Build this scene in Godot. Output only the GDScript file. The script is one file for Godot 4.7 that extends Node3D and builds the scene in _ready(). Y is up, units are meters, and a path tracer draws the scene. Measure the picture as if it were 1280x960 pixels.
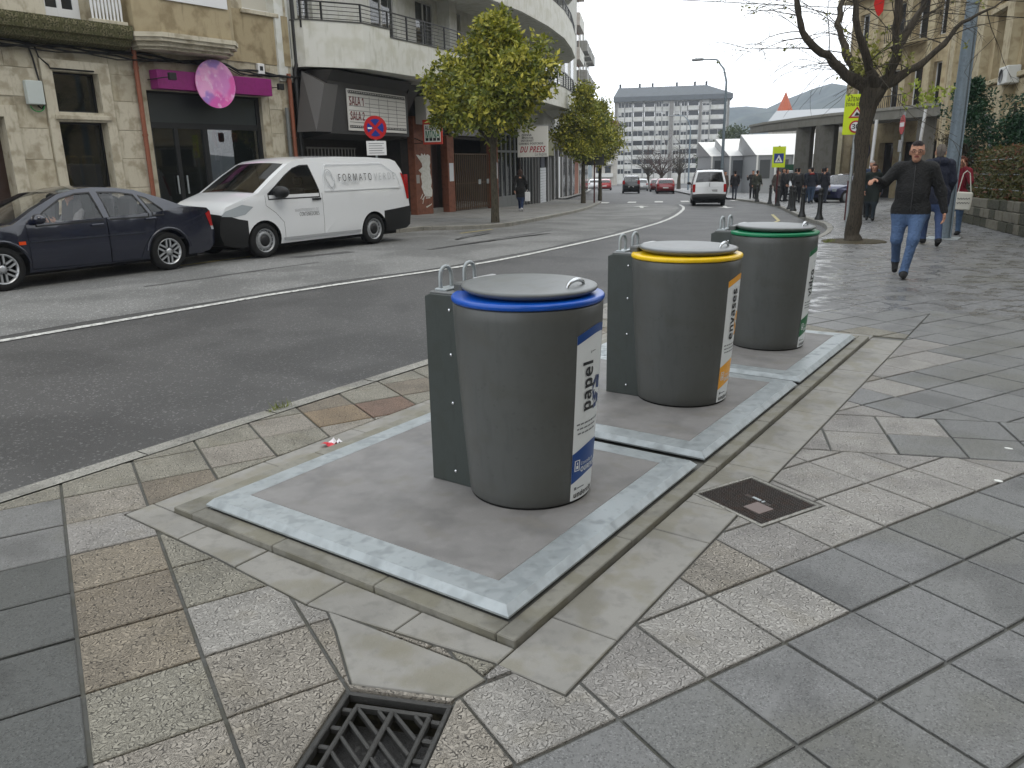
extends Node3D

const PI2 := PI * 2.0
var cam: Camera3D
var used := {}
var texs := {}
var mats := {}
var rng := RandomNumberGenerator.new()
var font_sans: Font
var font_bold: Font
var font_serif: Font

# ------------------------------------------------------------------ mesh builder
class MB:
	var st := SurfaceTool.new()
	var n := 0
	func _init():
		st.begin(Mesh.PRIMITIVE_TRIANGLES)
		st.set_smooth_group(-1)
	func smooth(on: bool):
		st.set_smooth_group(0 if on else -1)
	func col(c: Color):
		st.set_color(c)
	func tri(a: Vector3, b: Vector3, c: Vector3):   # counter-clockwise seen from outside
		st.add_vertex(a); st.add_vertex(c); st.add_vertex(b)
		n += 1
	func quad(a: Vector3, b: Vector3, c: Vector3, d: Vector3):
		tri(a, b, c); tri(a, c, d)
	func box(c: Vector3, s: Vector3, b := Basis()):
		var h := s * 0.5
		var p := []
		for i in 8:
			p.append(c + b * Vector3(h.x if i & 1 else -h.x, h.y if i & 2 else -h.y, h.z if i & 4 else -h.z))
		quad(p[0], p[2], p[3], p[1]); quad(p[4], p[5], p[7], p[6])
		quad(p[0], p[1], p[5], p[4]); quad(p[2], p[6], p[7], p[3])
		quad(p[0], p[4], p[6], p[2]); quad(p[1], p[3], p[7], p[5])
	func span(a: Vector3, b: Vector3):
		box((a + b) * 0.5, (b - a).abs())
	func cbox(c: Vector3, s: Vector3, ch: float, b := Basis()):   # box with chamfered edges
		var pts := []
		for ax in 3:
			for sg in [-1.0, 1.0]:
				var h := s * 0.5
				var e := Vector3(h.x - ch, h.y - ch, h.z - ch)
				var u := (ax + 1) % 3
				var v := (ax + 2) % 3
				var q := []
				for k in 4:
					var p := Vector3.ZERO
					p[ax] = h[ax] * sg
					p[u] = e[u] * (-1.0 if (k == 0 or k == 3) else 1.0)
					p[v] = e[v] * (-1.0 if k < 2 else 1.0)
					q.append(c + b * p)
				if sg > 0: quad(q[0], q[1], q[2], q[3])
				else: quad(q[3], q[2], q[1], q[0])
		for ax in 3:
			var u := (ax + 1) % 3
			var v := (ax + 2) % 3
			var h := s * 0.5
			for su in [-1.0, 1.0]:
				for sv in [-1.0, 1.0]:
					var q := []
					for k in 4:
						var p := Vector3.ZERO
						p[ax] = (h[ax] - ch) * (-1.0 if (k == 0 or k == 3) else 1.0)
						p[u] = (h[u] - (0.0 if k < 2 else ch)) * su
						p[v] = (h[v] - (ch if k < 2 else 0.0)) * sv
						q.append(c + b * p)
					if su * sv > 0: quad(q[0], q[3], q[2], q[1])
					else: quad(q[0], q[1], q[2], q[3])
		for i in 8:
			var sx := 1.0 if i & 1 else -1.0
			var sy := 1.0 if i & 2 else -1.0
			var sz := 1.0 if i & 4 else -1.0
			var h := s * 0.5
			var pa := c + b * Vector3(h.x * sx, (h.y - ch) * sy, (h.z - ch) * sz)
			var pb := c + b * Vector3((h.x - ch) * sx, h.y * sy, (h.z - ch) * sz)
			var pc := c + b * Vector3((h.x - ch) * sx, (h.y - ch) * sy, h.z * sz)
			if sx * sy * sz > 0: tri(pa, pb, pc)
			else: tri(pa, pc, pb)
	func tube(pts: Array, rad, sides := 8, caps := true):
		var rings := []
		var m := pts.size()
		var up := Vector3.UP
		for i in m:
			var a: Vector3 = pts[max(i - 1, 0)]
			var b: Vector3 = pts[min(i + 1, m - 1)]
			var d := (b - a).normalized()
			var r: float = rad[i] if rad is Array else rad
			var x := up.cross(d)
			if x.length() < 0.1: x = Vector3.RIGHT.cross(d)
			if x.length() < 0.1: x = Vector3.FORWARD.cross(d)
			x = x.normalized()
			var y := d.cross(x).normalized()
			up = y
			var ring := []
			for k in sides:
				var t := k * TAU / sides
				ring.append(pts[i] + (x * cos(t) + y * sin(t)) * r)
			rings.append(ring)
		smooth(true)
		for i in m - 1:
			for k in sides:
				var k2 := (k + 1) % sides
				quad(rings[i][k], rings[i][k2], rings[i + 1][k2], rings[i + 1][k])
		smooth(false)
		if caps:
			for k in range(1, sides - 1):
				tri(rings[0][0], rings[0][k + 1], rings[0][k])
				tri(rings[m - 1][0], rings[m - 1][k], rings[m - 1][k + 1])
	func lathe(prof: Array, segs := 24, c := Vector3.ZERO, b := Basis(), sm := true):   # prof: Vector2(r, y) from bottom to top on the outside
		smooth(sm)
		for i in prof.size() - 1:
			for k in segs:
				var t := k * TAU / segs
				var t2 := ((k + 1) % segs) * TAU / segs
				var p: Vector2 = prof[i]
				var q: Vector2 = prof[i + 1]
				var a := c + b * Vector3(p.x * cos(t), p.y, -p.x * sin(t))
				var a2 := c + b * Vector3(p.x * cos(t2), p.y, -p.x * sin(t2))
				var e := c + b * Vector3(q.x * cos(t), q.y, -q.x * sin(t))
				var e2 := c + b * Vector3(q.x * cos(t2), q.y, -q.x * sin(t2))
				if p.x < 1e-6: tri(a, e2, e)
				elif q.x < 1e-6: tri(a, a2, e)
				else: quad(a, a2, e2, e)
		smooth(false)
	func prism(poly: PackedVector2Array, h0: float, h1: float, o := Vector3.ZERO, b := Basis(), ch := 0.0):
		# poly in local (x, y), extruded along local z from h0 to h1; ch: chamfer at h1
		var pl := poly
		if Geometry2D.is_polygon_clockwise(pl):
			pl = pl.duplicate(); pl.reverse()
		var top := pl
		if ch > 0.0:
			var ins := Geometry2D.offset_polygon(pl, -ch, Geometry2D.JOIN_MITER)
			if ins.size() == 1 and ins[0].size() == pl.size():
				# match the vertices to the nearest original
				var t2 := PackedVector2Array()
				for p in pl:
					var best: Vector2 = ins[0][0]
					for q in ins[0]:
						if q.distance_squared_to(p) < best.distance_squared_to(p): best = q
					t2.append(best)
				top = t2
			else: ch = 0.0
		var idx := Geometry2D.triangulate_polygon(top)
		for i in range(0, idx.size(), 3):
			var q := [top[idx[i]], top[idx[i + 1]], top[idx[i + 2]]]
			if (q[1] - q[0]).cross(q[2] - q[0]) < 0: q = [q[0], q[2], q[1]]
			tri(o + b * Vector3(q[0].x, q[0].y, h1), o + b * Vector3(q[1].x, q[1].y, h1), o + b * Vector3(q[2].x, q[2].y, h1))
			if h0 != h1 and ch == 0.0:
				tri(o + b * Vector3(q[0].x, q[0].y, h0), o + b * Vector3(q[2].x, q[2].y, h0), o + b * Vector3(q[1].x, q[1].y, h0))
		var m := pl.size()
		if h0 == h1: return
		for i in m:
			var p := pl[i]
			var p2 := pl[(i + 1) % m]
			var z1 := h1 - ch
			quad(o + b * Vector3(p.x, p.y, h0), o + b * Vector3(p2.x, p2.y, h0), o + b * Vector3(p2.x, p2.y, z1), o + b * Vector3(p.x, p.y, z1))
			if ch > 0.0:
				var t := top[i]
				var t2 := top[(i + 1) % m]
				quad(o + b * Vector3(p.x, p.y, z1), o + b * Vector3(p2.x, p2.y, z1), o + b * Vector3(t2.x, t2.y, h1), o + b * Vector3(t.x, t.y, h1))
	func mesh(m: Material) -> ArrayMesh:
		st.generate_normals()
		var a := st.commit()
		if a.get_surface_count() > 0: a.surface_set_material(0, m)
		return a

# basis whose local (x, y, z) = world (x, -z, y): plan polygons (x, z) are given as (x, -z) and extruded upwards
const FLAT := Basis(Vector3(1, 0, 0), Vector3(0, 0, -1), Vector3(0, 1, 0))
static func pl(pts: Array) -> PackedVector2Array:      # plan points Vector2(x, z) -> FLAT polygon
	var r := PackedVector2Array()
	for p in pts: r.append(Vector2(p.x, -p.y))
	return r
static func v2(a: Array) -> PackedVector2Array:        # flat list of numbers -> polygon
	var r := PackedVector2Array()
	for i in range(0, a.size(), 2): r.append(Vector2(a[i], a[i + 1]))
	return r

# ------------------------------------------------------------------ objects
func uniq(called: String) -> String:
	if not used.has(called):
		used[called] = 0
		return called
	used[called] += 1
	return "%s_%03d" % [called, used[called]]
func thing(called: String, label: String, category: String, at := Vector3.ZERO, turn := 0.0, group := "") -> Node3D:
	var o := Node3D.new()
	o.name = uniq(called)
	add_child(o)
	o.position = at
	o.rotation.y = turn
	o.set_meta("label", label)
	o.set_meta("category", category)
	if group: o.set_meta("group", group)
	return o
func structure(called: String) -> Node3D:
	var o := Node3D.new()
	o.name = uniq(called)
	add_child(o)
	o.set_meta("kind", "structure")
	return o
func part(called: String, mb, m: Material, parent: Node) -> MeshInstance3D:
	var o := MeshInstance3D.new()
	o.name = called
	o.mesh = mb.mesh(m) if mb is MB else mb
	if not (mb is MB) and m: o.material_override = m
	parent.add_child(o, true)
	return o
func relabel(o: Node, label: String, group := "") -> Node:
	o.set_meta("label", label)
	if group: o.set_meta("group", group)
	return o
func copy(o: Node3D, at: Vector3, turn: float, label: String, sc := Vector3.ONE) -> Node3D:
	var c := o.duplicate()
	c.name = uniq(String(o.name).rstrip("0123456789").trim_suffix("_"))
	add_child(c)
	c.position = at
	c.rotation.y = turn
	c.scale = sc
	c.set_meta("label", label)
	return c

# ------------------------------------------------------------------ textures and materials
func noise_bytes(size: int, freq: float, type: int, oct: int, sd: int, cell := 0) -> PackedByteArray:
	var n := FastNoiseLite.new()
	n.seed = sd
	n.frequency = freq
	n.noise_type = type
	if oct > 1:
		n.fractal_type = FastNoiseLite.FRACTAL_FBM
		n.fractal_octaves = oct
	elif oct < 0:
		n.fractal_type = FastNoiseLite.FRACTAL_RIDGED
		n.fractal_octaves = -oct
	else: n.fractal_type = FastNoiseLite.FRACTAL_NONE
	if type == FastNoiseLite.TYPE_CELLULAR: n.cellular_return_type = cell
	var im := n.get_seamless_image(size, size, false, false, 0.12, true)
	im.convert(Image.FORMAT_L8)
	return im.get_data()
# layers: [noise bytes, low, high, colour, strength]: where the noise lies between low and high the colour is laid on
func make_tex(key: String, size: int, base: Color, layers: Array) -> ImageTexture:
	if texs.has(key): return texs[key]
	var n := size * size
	var r := PackedFloat32Array(); r.resize(n); r.fill(base.r)
	var g := PackedFloat32Array(); g.resize(n); g.fill(base.g)
	var b := PackedFloat32Array(); b.resize(n); b.fill(base.b)
	for l in layers:
		var nb: PackedByteArray = l[0]
		var lut := PackedFloat32Array(); lut.resize(256)
		for i in 256: lut[i] = smoothstep(l[1], l[2], i / 255.0) * l[4]
		var c: Color = l[3]
		for i in n:
			var w := lut[nb[i]]
			if w > 0.004:
				r[i] += (c.r - r[i]) * w
				g[i] += (c.g - g[i]) * w
				b[i] += (c.b - b[i]) * w
	var out := PackedByteArray(); out.resize(n * 3)
	for i in n:
		out[i * 3] = int(clampf(r[i], 0, 1) * 255.0)
		out[i * 3 + 1] = int(clampf(g[i], 0, 1) * 255.0)
		out[i * 3 + 2] = int(clampf(b[i], 0, 1) * 255.0)
	var t := ImageTexture.create_from_image(Image.create_from_data(size, size, false, Image.FORMAT_RGB8, out))
	texs[key] = t
	return t
func grey(v: float) -> Color: return Color(v, v, v)
func mat(key: String, c: Color, rough := 0.7, metal := 0.0) -> StandardMaterial3D:
	if mats.has(key): return mats[key]
	var m := StandardMaterial3D.new()
	m.resource_name = key
	m.albedo_color = c
	m.roughness = rough
	m.metallic = metal
	mats[key] = m
	return m
# triplanar textured material; metres: size of one repeat
func tmat(key: String, tint: Color, tex: Texture2D, metres: float, rough := 0.7, height: Texture2D = null, cm := 0.0, world := true) -> StandardMaterial3D:
	if mats.has(key): return mats[key]
	var m := mat(key, tint, rough)
	m.albedo_texture = tex
	m.uv1_triplanar = true
	m.uv1_world_triplanar = world
	m.uv1_scale = Vector3.ONE / metres
	if height:
		m.heightmap_enabled = true
		m.heightmap_texture = height
		m.heightmap_scale = cm
	return m
func detail(m: StandardMaterial3D, tex: Texture2D, metres: float):
	# a coarse second pattern, multiplied, so that repeats do not show
	m.detail_enabled = true
	m.detail_albedo = tex
	m.detail_blend_mode = BaseMaterial3D.BLEND_MODE_MUL
	m.detail_uv_layer = BaseMaterial3D.DETAIL_UV_2
	m.uv2_triplanar = true
	m.uv2_world_triplanar = true
	m.uv2_scale = Vector3.ONE / metres
func glass(key: String, c: Color, alpha: float) -> StandardMaterial3D:
	if mats.has(key): return mats[key]
	var m := mat(key, Color(c.r, c.g, c.b, alpha), 0.03)
	m.transparency = BaseMaterial3D.TRANSPARENCY_ALPHA
	m.metallic_specular = 0.6
	return m

func gy(z: float) -> float:       # the street falls gently away past the bins
	var s := -z - 15.0
	if s <= -4.0: return 0.0
	if s < 4.0: return -0.024 * (s + 4.0) * (s + 4.0) / 16.0
	return -0.024 * s
func on(x: float, z: float, up := 0.0) -> Vector3: return Vector3(x, gy(z) + up, z)

# lettering: a TextMesh whose vertices are laid on whatever place() says
func text_arrays(txt: String, height: float, f: Font) -> Array:
	var tm := TextMesh.new()
	tm.text = txt
	tm.font = f
	tm.font_size = 64
	tm.pixel_size = height / 46.0
	tm.depth = 0.0
	tm.curve_step = 4.0
	return tm.get_mesh_arrays()
func flat_text(called: String, txt: String, height: float, f: Font, m: Material, parent: Node3D, at: Vector3, b := Basis(), width := 0.0) -> MeshInstance3D:
	var a := text_arrays(txt, height, f)
	var v: PackedVector3Array = a[Mesh.ARRAY_VERTEX]
	var lo := 1e9
	var hi := -1e9
	for p in v:
		lo = min(lo, p.x); hi = max(hi, p.x)
	var k := 1.0 if width <= 0.0 else width / (hi - lo)
	for i in v.size(): v[i] = at + b * Vector3(v[i].x * k, v[i].y, 0.0)
	a[Mesh.ARRAY_VERTEX] = v
	var nn: PackedVector3Array = a[Mesh.ARRAY_NORMAL]
	for i in nn.size(): nn[i] = b * Vector3(0, 0, 1)
	a[Mesh.ARRAY_NORMAL] = nn
	a[Mesh.ARRAY_TANGENT] = null
	a[Mesh.ARRAY_TEX_UV] = null
	var am := ArrayMesh.new()
	am.add_surface_from_arrays(Mesh.PRIMITIVE_TRIANGLES, a)
	am.surface_set_material(0, m)
	return part(called, am, null, parent)

# ------------------------------------------------------------------ scene
func _ready():
	rng.seed = 7
	# camera
	cam = Camera3D.new()
	cam.name = "camera"
	add_child(cam)
	cam.position = Vector3(0, 1.57, 0)
	cam.rotation_order = EULER_ORDER_YXZ
	cam.rotation_degrees = Vector3(-15.675, 35.282, -1.146)
	cam.fov = 52.19
	cam.near = 0.05
	cam.far = 6000.0
	cam.current = true
	# overcast sky
	var env := Environment.new()
	env.background_mode = Environment.BG_SKY
	var sky := Sky.new()
	var sm := ProceduralSkyMaterial.new()
	sm.sky_top_color = Color(0.885, 0.905, 0.925)
	sm.sky_horizon_color = Color(0.98, 0.99, 1.0)
	sm.sky_curve = 0.25
	sm.ground_horizon_color = Color(0.62, 0.63, 0.64)
	sm.ground_bottom_color = Color(0.4, 0.4, 0.4)
	sm.sky_energy_multiplier = 1.43
	sky.sky_material = sm
	env.sky = sky
	env.tonemap_mode = Environment.TONE_MAPPER_LINEAR
	env.tonemap_exposure = 1.0
	env.sdfgi_enabled = true
	env.ssao_enabled = true
	env.ssil_enabled = true
	env.fog_enabled = true
	env.fog_density = 0.0005
	env.fog_light_color = Color(0.86, 0.9, 0.95)
	var we := WorldEnvironment.new()
	we.name = "world_environment"
	we.environment = env
	add_child(we)
	var sun := DirectionalLight3D.new()
	sun.name = "sun"
	sun.light_energy = 0.35
	sun.light_angular_distance = 30.0
	sun.light_color = Color(1.0, 0.985, 0.95)
	sun.shadow_enabled = true
	sun.rotation_degrees = Vector3(-58, 75, 0)
	add_child(sun)
	fonts()
	common_materials()
	ground_and_road()
	pavement()
	buildings()
	far_background()
	bins()
	vehicles()
	trees()
	street_furniture()
	people()
	small_things()
	print("done")

func fonts():
	var f := SystemFont.new(); f.font_names = PackedStringArray(["Droid Sans"]); font_sans = f
	f = SystemFont.new(); f.font_names = PackedStringArray(["Droid Sans"]); f.font_weight = 700; font_bold = f
	f = SystemFont.new(); f.font_names = PackedStringArray(["Droid Serif"]); font_serif = f

# ------------------------------------------------------------------ shared textures and materials
var nb := {}
func common_materials():
	var SX := FastNoiseLite.TYPE_SIMPLEX_SMOOTH
	var CE := FastNoiseLite.TYPE_CELLULAR
	var VA := FastNoiseLite.TYPE_VALUE
	nb.fine = noise_bytes(512, 0.42, SX, 2, 1)
	nb.speck = noise_bytes(512, 0.17, CE, 1, 2, FastNoiseLite.RETURN_CELL_VALUE)
	nb.mid = noise_bytes(512, 0.03, SX, 4, 3)
	nb.coarse = noise_bytes(512, 0.008, SX, 4, 4)
	nb.ridge = noise_bytes(512, 0.018, SX, -3, 5)
	nb.coarse2 = noise_bytes(512, 0.012, SX, 3, 6)
	nb.spangle = noise_bytes(512, 0.045, CE, 1, 8, FastNoiseLite.RETURN_CELL_VALUE)
	nb.patch = noise_bytes(512, 0.006, SX, 3, 9)
	# streaks that run down a wall
	var n := FastNoiseLite.new()
	n.seed = 11; n.frequency = 0.02; n.noise_type = SX; n.fractal_octaves = 4
	var im := Image.create(512, 512, false, Image.FORMAT_L8)
	var d := PackedByteArray(); d.resize(512 * 512)
	for y in 512:
		for x in 512:
			var a := x * TAU / 512.0
			d[y * 512 + x] = int(clampf(n.get_noise_3d(cos(a) * 150.0, sin(a) * 150.0, absf(y - 256.0) * 0.35) * 0.6 + 0.5, 0, 1) * 255.0)
	nb.streak = d
	# broken, worm-like pits of a rough cleft stone: thin dark ridges cut up by a second noise
	var f1 := FastNoiseLite.new(); f1.seed = 21; f1.frequency = 0.042; f1.noise_type = SX; f1.fractal_type = FastNoiseLite.FRACTAL_NONE
	f1.domain_warp_enabled = true; f1.domain_warp_amplitude = 14.0; f1.domain_warp_frequency = 0.05
	var raw := f1.get_seamless_image(1024, 1024, false, false, 0.1, true)
	raw.convert(Image.FORMAT_L8)
	var rb := raw.get_data()
	var f2 := FastNoiseLite.new(); f2.seed = 22; f2.frequency = 0.03; f2.noise_type = SX; f2.fractal_octaves = 3
	var rw := f2.get_seamless_image(1024, 1024, false, false, 0.1, true)
	rw.convert(Image.FORMAT_L8)
	var wb := rw.get_data()
	var f3 := FastNoiseLite.new(); f3.seed = 23; f3.frequency = 0.3; f3.noise_type = SX; f3.fractal_octaves = 2
	var rf := f3.get_seamless_image(1024, 1024, false, false, 0.1, true)
	rf.convert(Image.FORMAT_L8)
	var fb := rf.get_data()
	var hcol := PackedByteArray(); hcol.resize(1024 * 1024 * 3)
	var scol := PackedByteArray(); scol.resize(1024 * 1024 * 3)
	var hh := PackedByteArray(); hh.resize(1024 * 1024)
	for i in 1024 * 1024:
		var v := absf(rb[i] - 128.0) / 128.0
		var w := clampf((wb[i] - 96.0) / 70.0, 0.0, 1.0)
		var v2f := absf(rb[(i * 3 + 5000) % 1048576] - 128.0) / 128.0
		var pit: float = max((1.0 - smoothstep(0.04, 0.3, v)) * w, (1.0 - smoothstep(0.02, 0.3, v2f)) * (1.0 - w) * 0.55)
		var gr := fb[i] / 255.0
		var c := 0.93 + (gr - 0.5) * 0.2 + (wb[i] / 255.0 - 0.5) * 0.12
		var cs := lerpf(c, 0.62, pit * 0.8)
		c = lerpf(c, 0.40, pit * 0.92)
		var qs := int(clampf(cs, 0, 1) * 255.0)
		scol[i * 3] = qs; scol[i * 3 + 1] = int(qs * 0.995); scol[i * 3 + 2] = int(qs * 0.985)
		var q := int(clampf(c, 0, 1) * 255.0)
		hcol[i * 3] = q; hcol[i * 3 + 1] = int(q * 0.99); hcol[i * 3 + 2] = int(q * 0.965)
		hh[i] = int(clampf(0.75 - pit * 0.7 + (gr - 0.5) * 0.18, 0, 1) * 255.0)
	texs.cleft = ImageTexture.create_from_image(Image.create_from_data(1024, 1024, false, Image.FORMAT_RGB8, hcol))
	texs.cleft_soft = ImageTexture.create_from_image(Image.create_from_data(1024, 1024, false, Image.FORMAT_RGB8, scol))
	texs.cleft_h = ImageTexture.create_from_image(Image.create_from_data(1024, 1024, false, Image.FORMAT_L8, hh))

	make_tex("granite", 512, grey(0.8), [[nb.fine, 0.45, 0.75, grey(0.98), 0.6], [nb.fine, 0.42, 0.2, grey(0.5), 0.7], [nb.speck, 0.86, 0.97, grey(1.0), 0.75], [nb.speck, 0.18, 0.05, grey(0.52), 0.55], [nb.mid, 0.55, 0.9, grey(0.68), 0.45]])
	make_tex("granite_h", 512, grey(0.5), [[nb.fine, 0.4, 0.8, grey(1.0), 0.8], [nb.speck, 0.25, 0.05, grey(0.0), 0.8]])
	make_tex("coarse", 512, grey(1.0), [[nb.coarse, 0.4, 0.9, grey(0.86), 0.7], [nb.coarse2, 0.6, 0.9, Color(0.93, 0.92, 0.89), 0.6]])
	make_tex("stains", 512, grey(1.0), [[nb.coarse, 0.5, 0.85, grey(0.8), 0.75], [nb.patch, 0.6, 0.85, Color(0.92, 0.915, 0.88), 0.8], [nb.mid, 0.6, 0.9, grey(0.9), 0.6]])
	make_tex("cement", 512, grey(0.92), [[nb.mid, 0.45, 0.85, grey(0.82), 0.7], [nb.coarse, 0.5, 0.8, Color(0.84, 0.83, 0.78), 0.8], [nb.fine, 0.6, 0.9, grey(0.99), 0.35]])
	make_tex("asphalt", 512, grey(0.62), [[nb.fine, 0.5, 0.8, grey(0.84), 0.7], [nb.fine, 0.42, 0.2, grey(0.35), 0.7], [nb.speck, 0.9, 0.97, grey(1.0), 0.85]])
	make_tex("asphalt_h", 512, grey(0.4), [[nb.fine, 0.35, 0.8, grey(1.0), 1.0]])
	make_tex("tyre_wear", 512, grey(1.0), [[nb.coarse, 0.4, 0.85, grey(0.8), 0.8], [nb.patch, 0.62, 0.78, grey(0.86), 1.0]])
	make_tex("galvanised", 512, Color(0.86, 0.885, 0.90), [[nb.spangle, 0.2, 0.9, Color(0.80, 0.83, 0.85), 0.45], [nb.coarse2, 0.55, 0.85, Color(0.66, 0.68, 0.69), 0.45], [nb.mid, 0.62, 0.8, Color(0.70, 0.72, 0.73), 0.35]])
	make_tex("galv_rough", 512, grey(0.5), [[nb.spangle, 0.3, 0.9, grey(0.35), 0.7], [nb.coarse2, 0.5, 0.8, grey(0.7), 0.8]])
	make_tex("resin", 512, Color(0.9, 0.89, 0.89), [[nb.fine, 0.5, 0.85, grey(1.0), 0.5], [nb.fine, 0.4, 0.15, grey(0.7), 0.5], [nb.coarse, 0.4, 0.9, Color(0.84, 0.83, 0.835), 0.5], [nb.coarse2, 0.55, 0.9, Color(0.97, 0.965, 0.96), 0.4]])
	make_tex("plaster", 512, grey(0.96), [[nb.streak, 0.55, 0.95, Color(0.74, 0.74, 0.69), 0.55], [nb.coarse, 0.45, 0.85, Color(0.84, 0.835, 0.79), 0.6], [nb.fine, 0.5, 0.9, grey(1.0), 0.3]])
	make_tex("stone", 512, Color(0.94, 0.93, 0.9), [[nb.coarse, 0.45, 0.9, Color(0.72, 0.69, 0.63), 0.75], [nb.streak, 0.58, 0.95, Color(0.66, 0.64, 0.58), 0.45], [nb.mid, 0.55, 0.95, Color(0.86, 0.845, 0.81), 0.4], [nb.fine, 0.6, 0.9, grey(1.0), 0.4]])
	make_tex("moss", 512, Color(0.75, 0.74, 0.66), [[nb.mid, 0.4, 0.6, Color(0.32, 0.33, 0.24), 0.9], [nb.coarse, 0.4, 0.7, Color(0.5, 0.52, 0.38), 0.7], [nb.fine, 0.6, 0.9, Color(0.85, 0.84, 0.76), 0.5]])
	make_tex("bark", 512, grey(0.8), [[nb.streak, 0.45, 0.7, grey(0.45), 0.9], [nb.mid, 0.5, 0.8, Color(0.75, 0.78, 0.62), 0.6], [nb.fine, 0.5, 0.9, grey(1.0), 0.4]])
	make_tex("damp_rough", 512, grey(0.62), [[nb.coarse, 0.4, 0.75, grey(0.22), 1.0], [nb.fine, 0.5, 0.8, grey(0.8), 0.3]])
	make_tex("rust", 512, Color(0.55, 0.51, 0.49), [[nb.coarse2, 0.5, 0.8, Color(0.6, 0.42, 0.33), 0.6], [nb.mid, 0.5, 0.8, Color(0.35, 0.32, 0.31), 0.8]])
	make_tex("plastic", 512, grey(0.96), [[nb.fine, 0.5, 0.9, grey(1.0), 0.6], [nb.streak, 0.55, 0.85, grey(0.87), 0.6], [nb.coarse, 0.55, 0.85, Color(0.9, 0.89, 0.86), 0.6], [nb.speck, 0.975, 0.995, grey(0.8), 0.5]])
	make_tex("worn_paint", 512, grey(0.92), [[nb.mid, 0.56, 0.68, grey(0.5), 0.8], [nb.fine, 0.62, 0.8, grey(0.55), 0.7], [nb.coarse, 0.5, 0.8, grey(0.75), 0.6]])
	make_tex("cloth", 512, grey(0.92), [[nb.mid, 0.4, 0.8, grey(0.8), 0.7], [nb.fine, 0.5, 0.9, grey(1.0), 0.5]])

	make_tex("folds", 512, grey(0.5), [[nb.mid, 0.2, 0.9, grey(1.0), 0.9], [nb.coarse2, 0.3, 0.8, grey(0.1), 0.5]])
	tmat("asphalt_dark", Color(0.475, 0.47, 0.465), texs.asphalt, 1.1, 0.62, texs.asphalt_h, 0.5)
	detail(mats.asphalt_dark, texs.tyre_wear, 9.0)
	tmat("asphalt_light", Color(0.74, 0.74, 0.73), texs.asphalt, 1.1, 0.75, texs.asphalt_h, 0.4)
	detail(mats.asphalt_light, texs.tyre_wear, 11.0)
	tmat("road_paint", Color(0.9, 0.9, 0.88), texs.worn_paint, 1.3, 0.6)
	tmat("yellow_paint", Color(0.8, 0.74, 0.45), texs.worn_paint, 1.3, 0.6)
	tmat("ground", Color(0.5, 0.5, 0.45), texs.moss, 6.0, 0.9)
	tmat("mortar", Color(0.39, 0.39, 0.375), texs.cement, 0.8, 0.85)
	tmat("cement_slab", Color(0.60, 0.59, 0.565), texs.cement, 1.4, 0.7, texs.granite_h, 0.12)
	detail(mats.cement_slab, texs.coarse, 2.3)
	tmat("plinth", Color(0.545, 0.535, 0.495), texs.cement, 0.9, 0.72, texs.granite_h, 0.1)
	detail(mats.plinth, texs.stains, 1.9)
	tmat("kerb", Color(0.70, 0.69, 0.655), texs.granite, 0.7, 0.75, texs.granite_h, 0.25)
	detail(mats.kerb, texs.stains, 2.6)
	var lt := [Color(0.68, 0.67, 0.65), Color(0.65, 0.64, 0.625), Color(0.695, 0.685, 0.665), Color(0.655, 0.635, 0.605), Color(0.615, 0.58, 0.525), Color(0.565, 0.53, 0.48), Color(0.62, 0.61, 0.57), Color(0.61, 0.54, 0.45), Color(0.545, 0.45, 0.395)]
	for i in lt.size():
		tmat("light_tile_%d" % i, lt[i], texs.cleft if i >= 3 else texs.cleft_soft, 1.0, 0.58, texs.cleft_h, 0.9)
		detail(mats["light_tile_%d" % i], texs.coarse, 1.7)
	var dk := [Color(0.572, 0.572, 0.566), Color(0.585, 0.585, 0.58), Color(0.555, 0.556, 0.55), Color(0.565, 0.566, 0.556)]
	for i in dk.size():
		tmat("grey_tile_%d" % i, dk[i], texs.granite, 0.37, 0.42, texs.granite_h, 0.3)
		detail(mats["grey_tile_%d" % i], texs.stains, 2.9)
		tmat("dark_tile_%d" % i, dk[i].lerp(Color(0.36, 0.37, 0.36), 0.72), texs.granite, 0.37, 0.42, texs.granite_h, 0.3)
		detail(mats["dark_tile_%d" % i], texs.stains, 2.9)
	var damp := tmat("damp_tile", Color(0.53, 0.53, 0.53), texs.granite, 1.6, 1.0)
	damp.roughness_texture = texs.damp_rough
	damp.roughness_texture_channel = BaseMaterial3D.TEXTURE_CHANNEL_RED
	detail(damp, texs.stains, 5.3)
	var damp2 := tmat("damp_paving", Color(0.49, 0.49, 0.49), texs.stains, 3.7, 1.0)
	damp2.roughness_texture = texs.damp_rough
	damp2.roughness_texture_channel = BaseMaterial3D.TEXTURE_CHANNEL_RED
	tmat("left_paving", Color(0.62, 0.615, 0.60), texs.granite, 1.2, 0.7)
	detail(mats.left_paving, texs.stains, 4.1)
	var gv := tmat("galvanised", Color(0.755, 0.76, 0.755), texs.galvanised, 1.0, 0.5)
	gv.metallic = 0.45
	gv.roughness_texture = texs.galv_rough
	gv.roughness_texture_channel = BaseMaterial3D.TEXTURE_CHANNEL_RED
	gv.roughness = 1.0
	tmat("resin", Color(0.565, 0.562, 0.555), texs.resin, 0.8, 0.62, texs.granite_h, 0.05)
	detail(mats.resin, texs.coarse, 1.5)
	tmat("cast_iron", Color(0.36, 0.345, 0.33), texs.galvanised, 0.25, 0.55, texs.granite_h, 0.2)
	mats.cast_iron.metallic = 0.5
	tmat("rusty_iron", Color(0.46, 0.45, 0.44), texs.rust, 0.5, 0.7, texs.granite_h, 0.15)
	mat("black", Color(0.05, 0.05, 0.05), 0.8)
	tmat("pit", Color(0.34, 0.32, 0.29), texs.moss, 0.5, 0.95)

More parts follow.
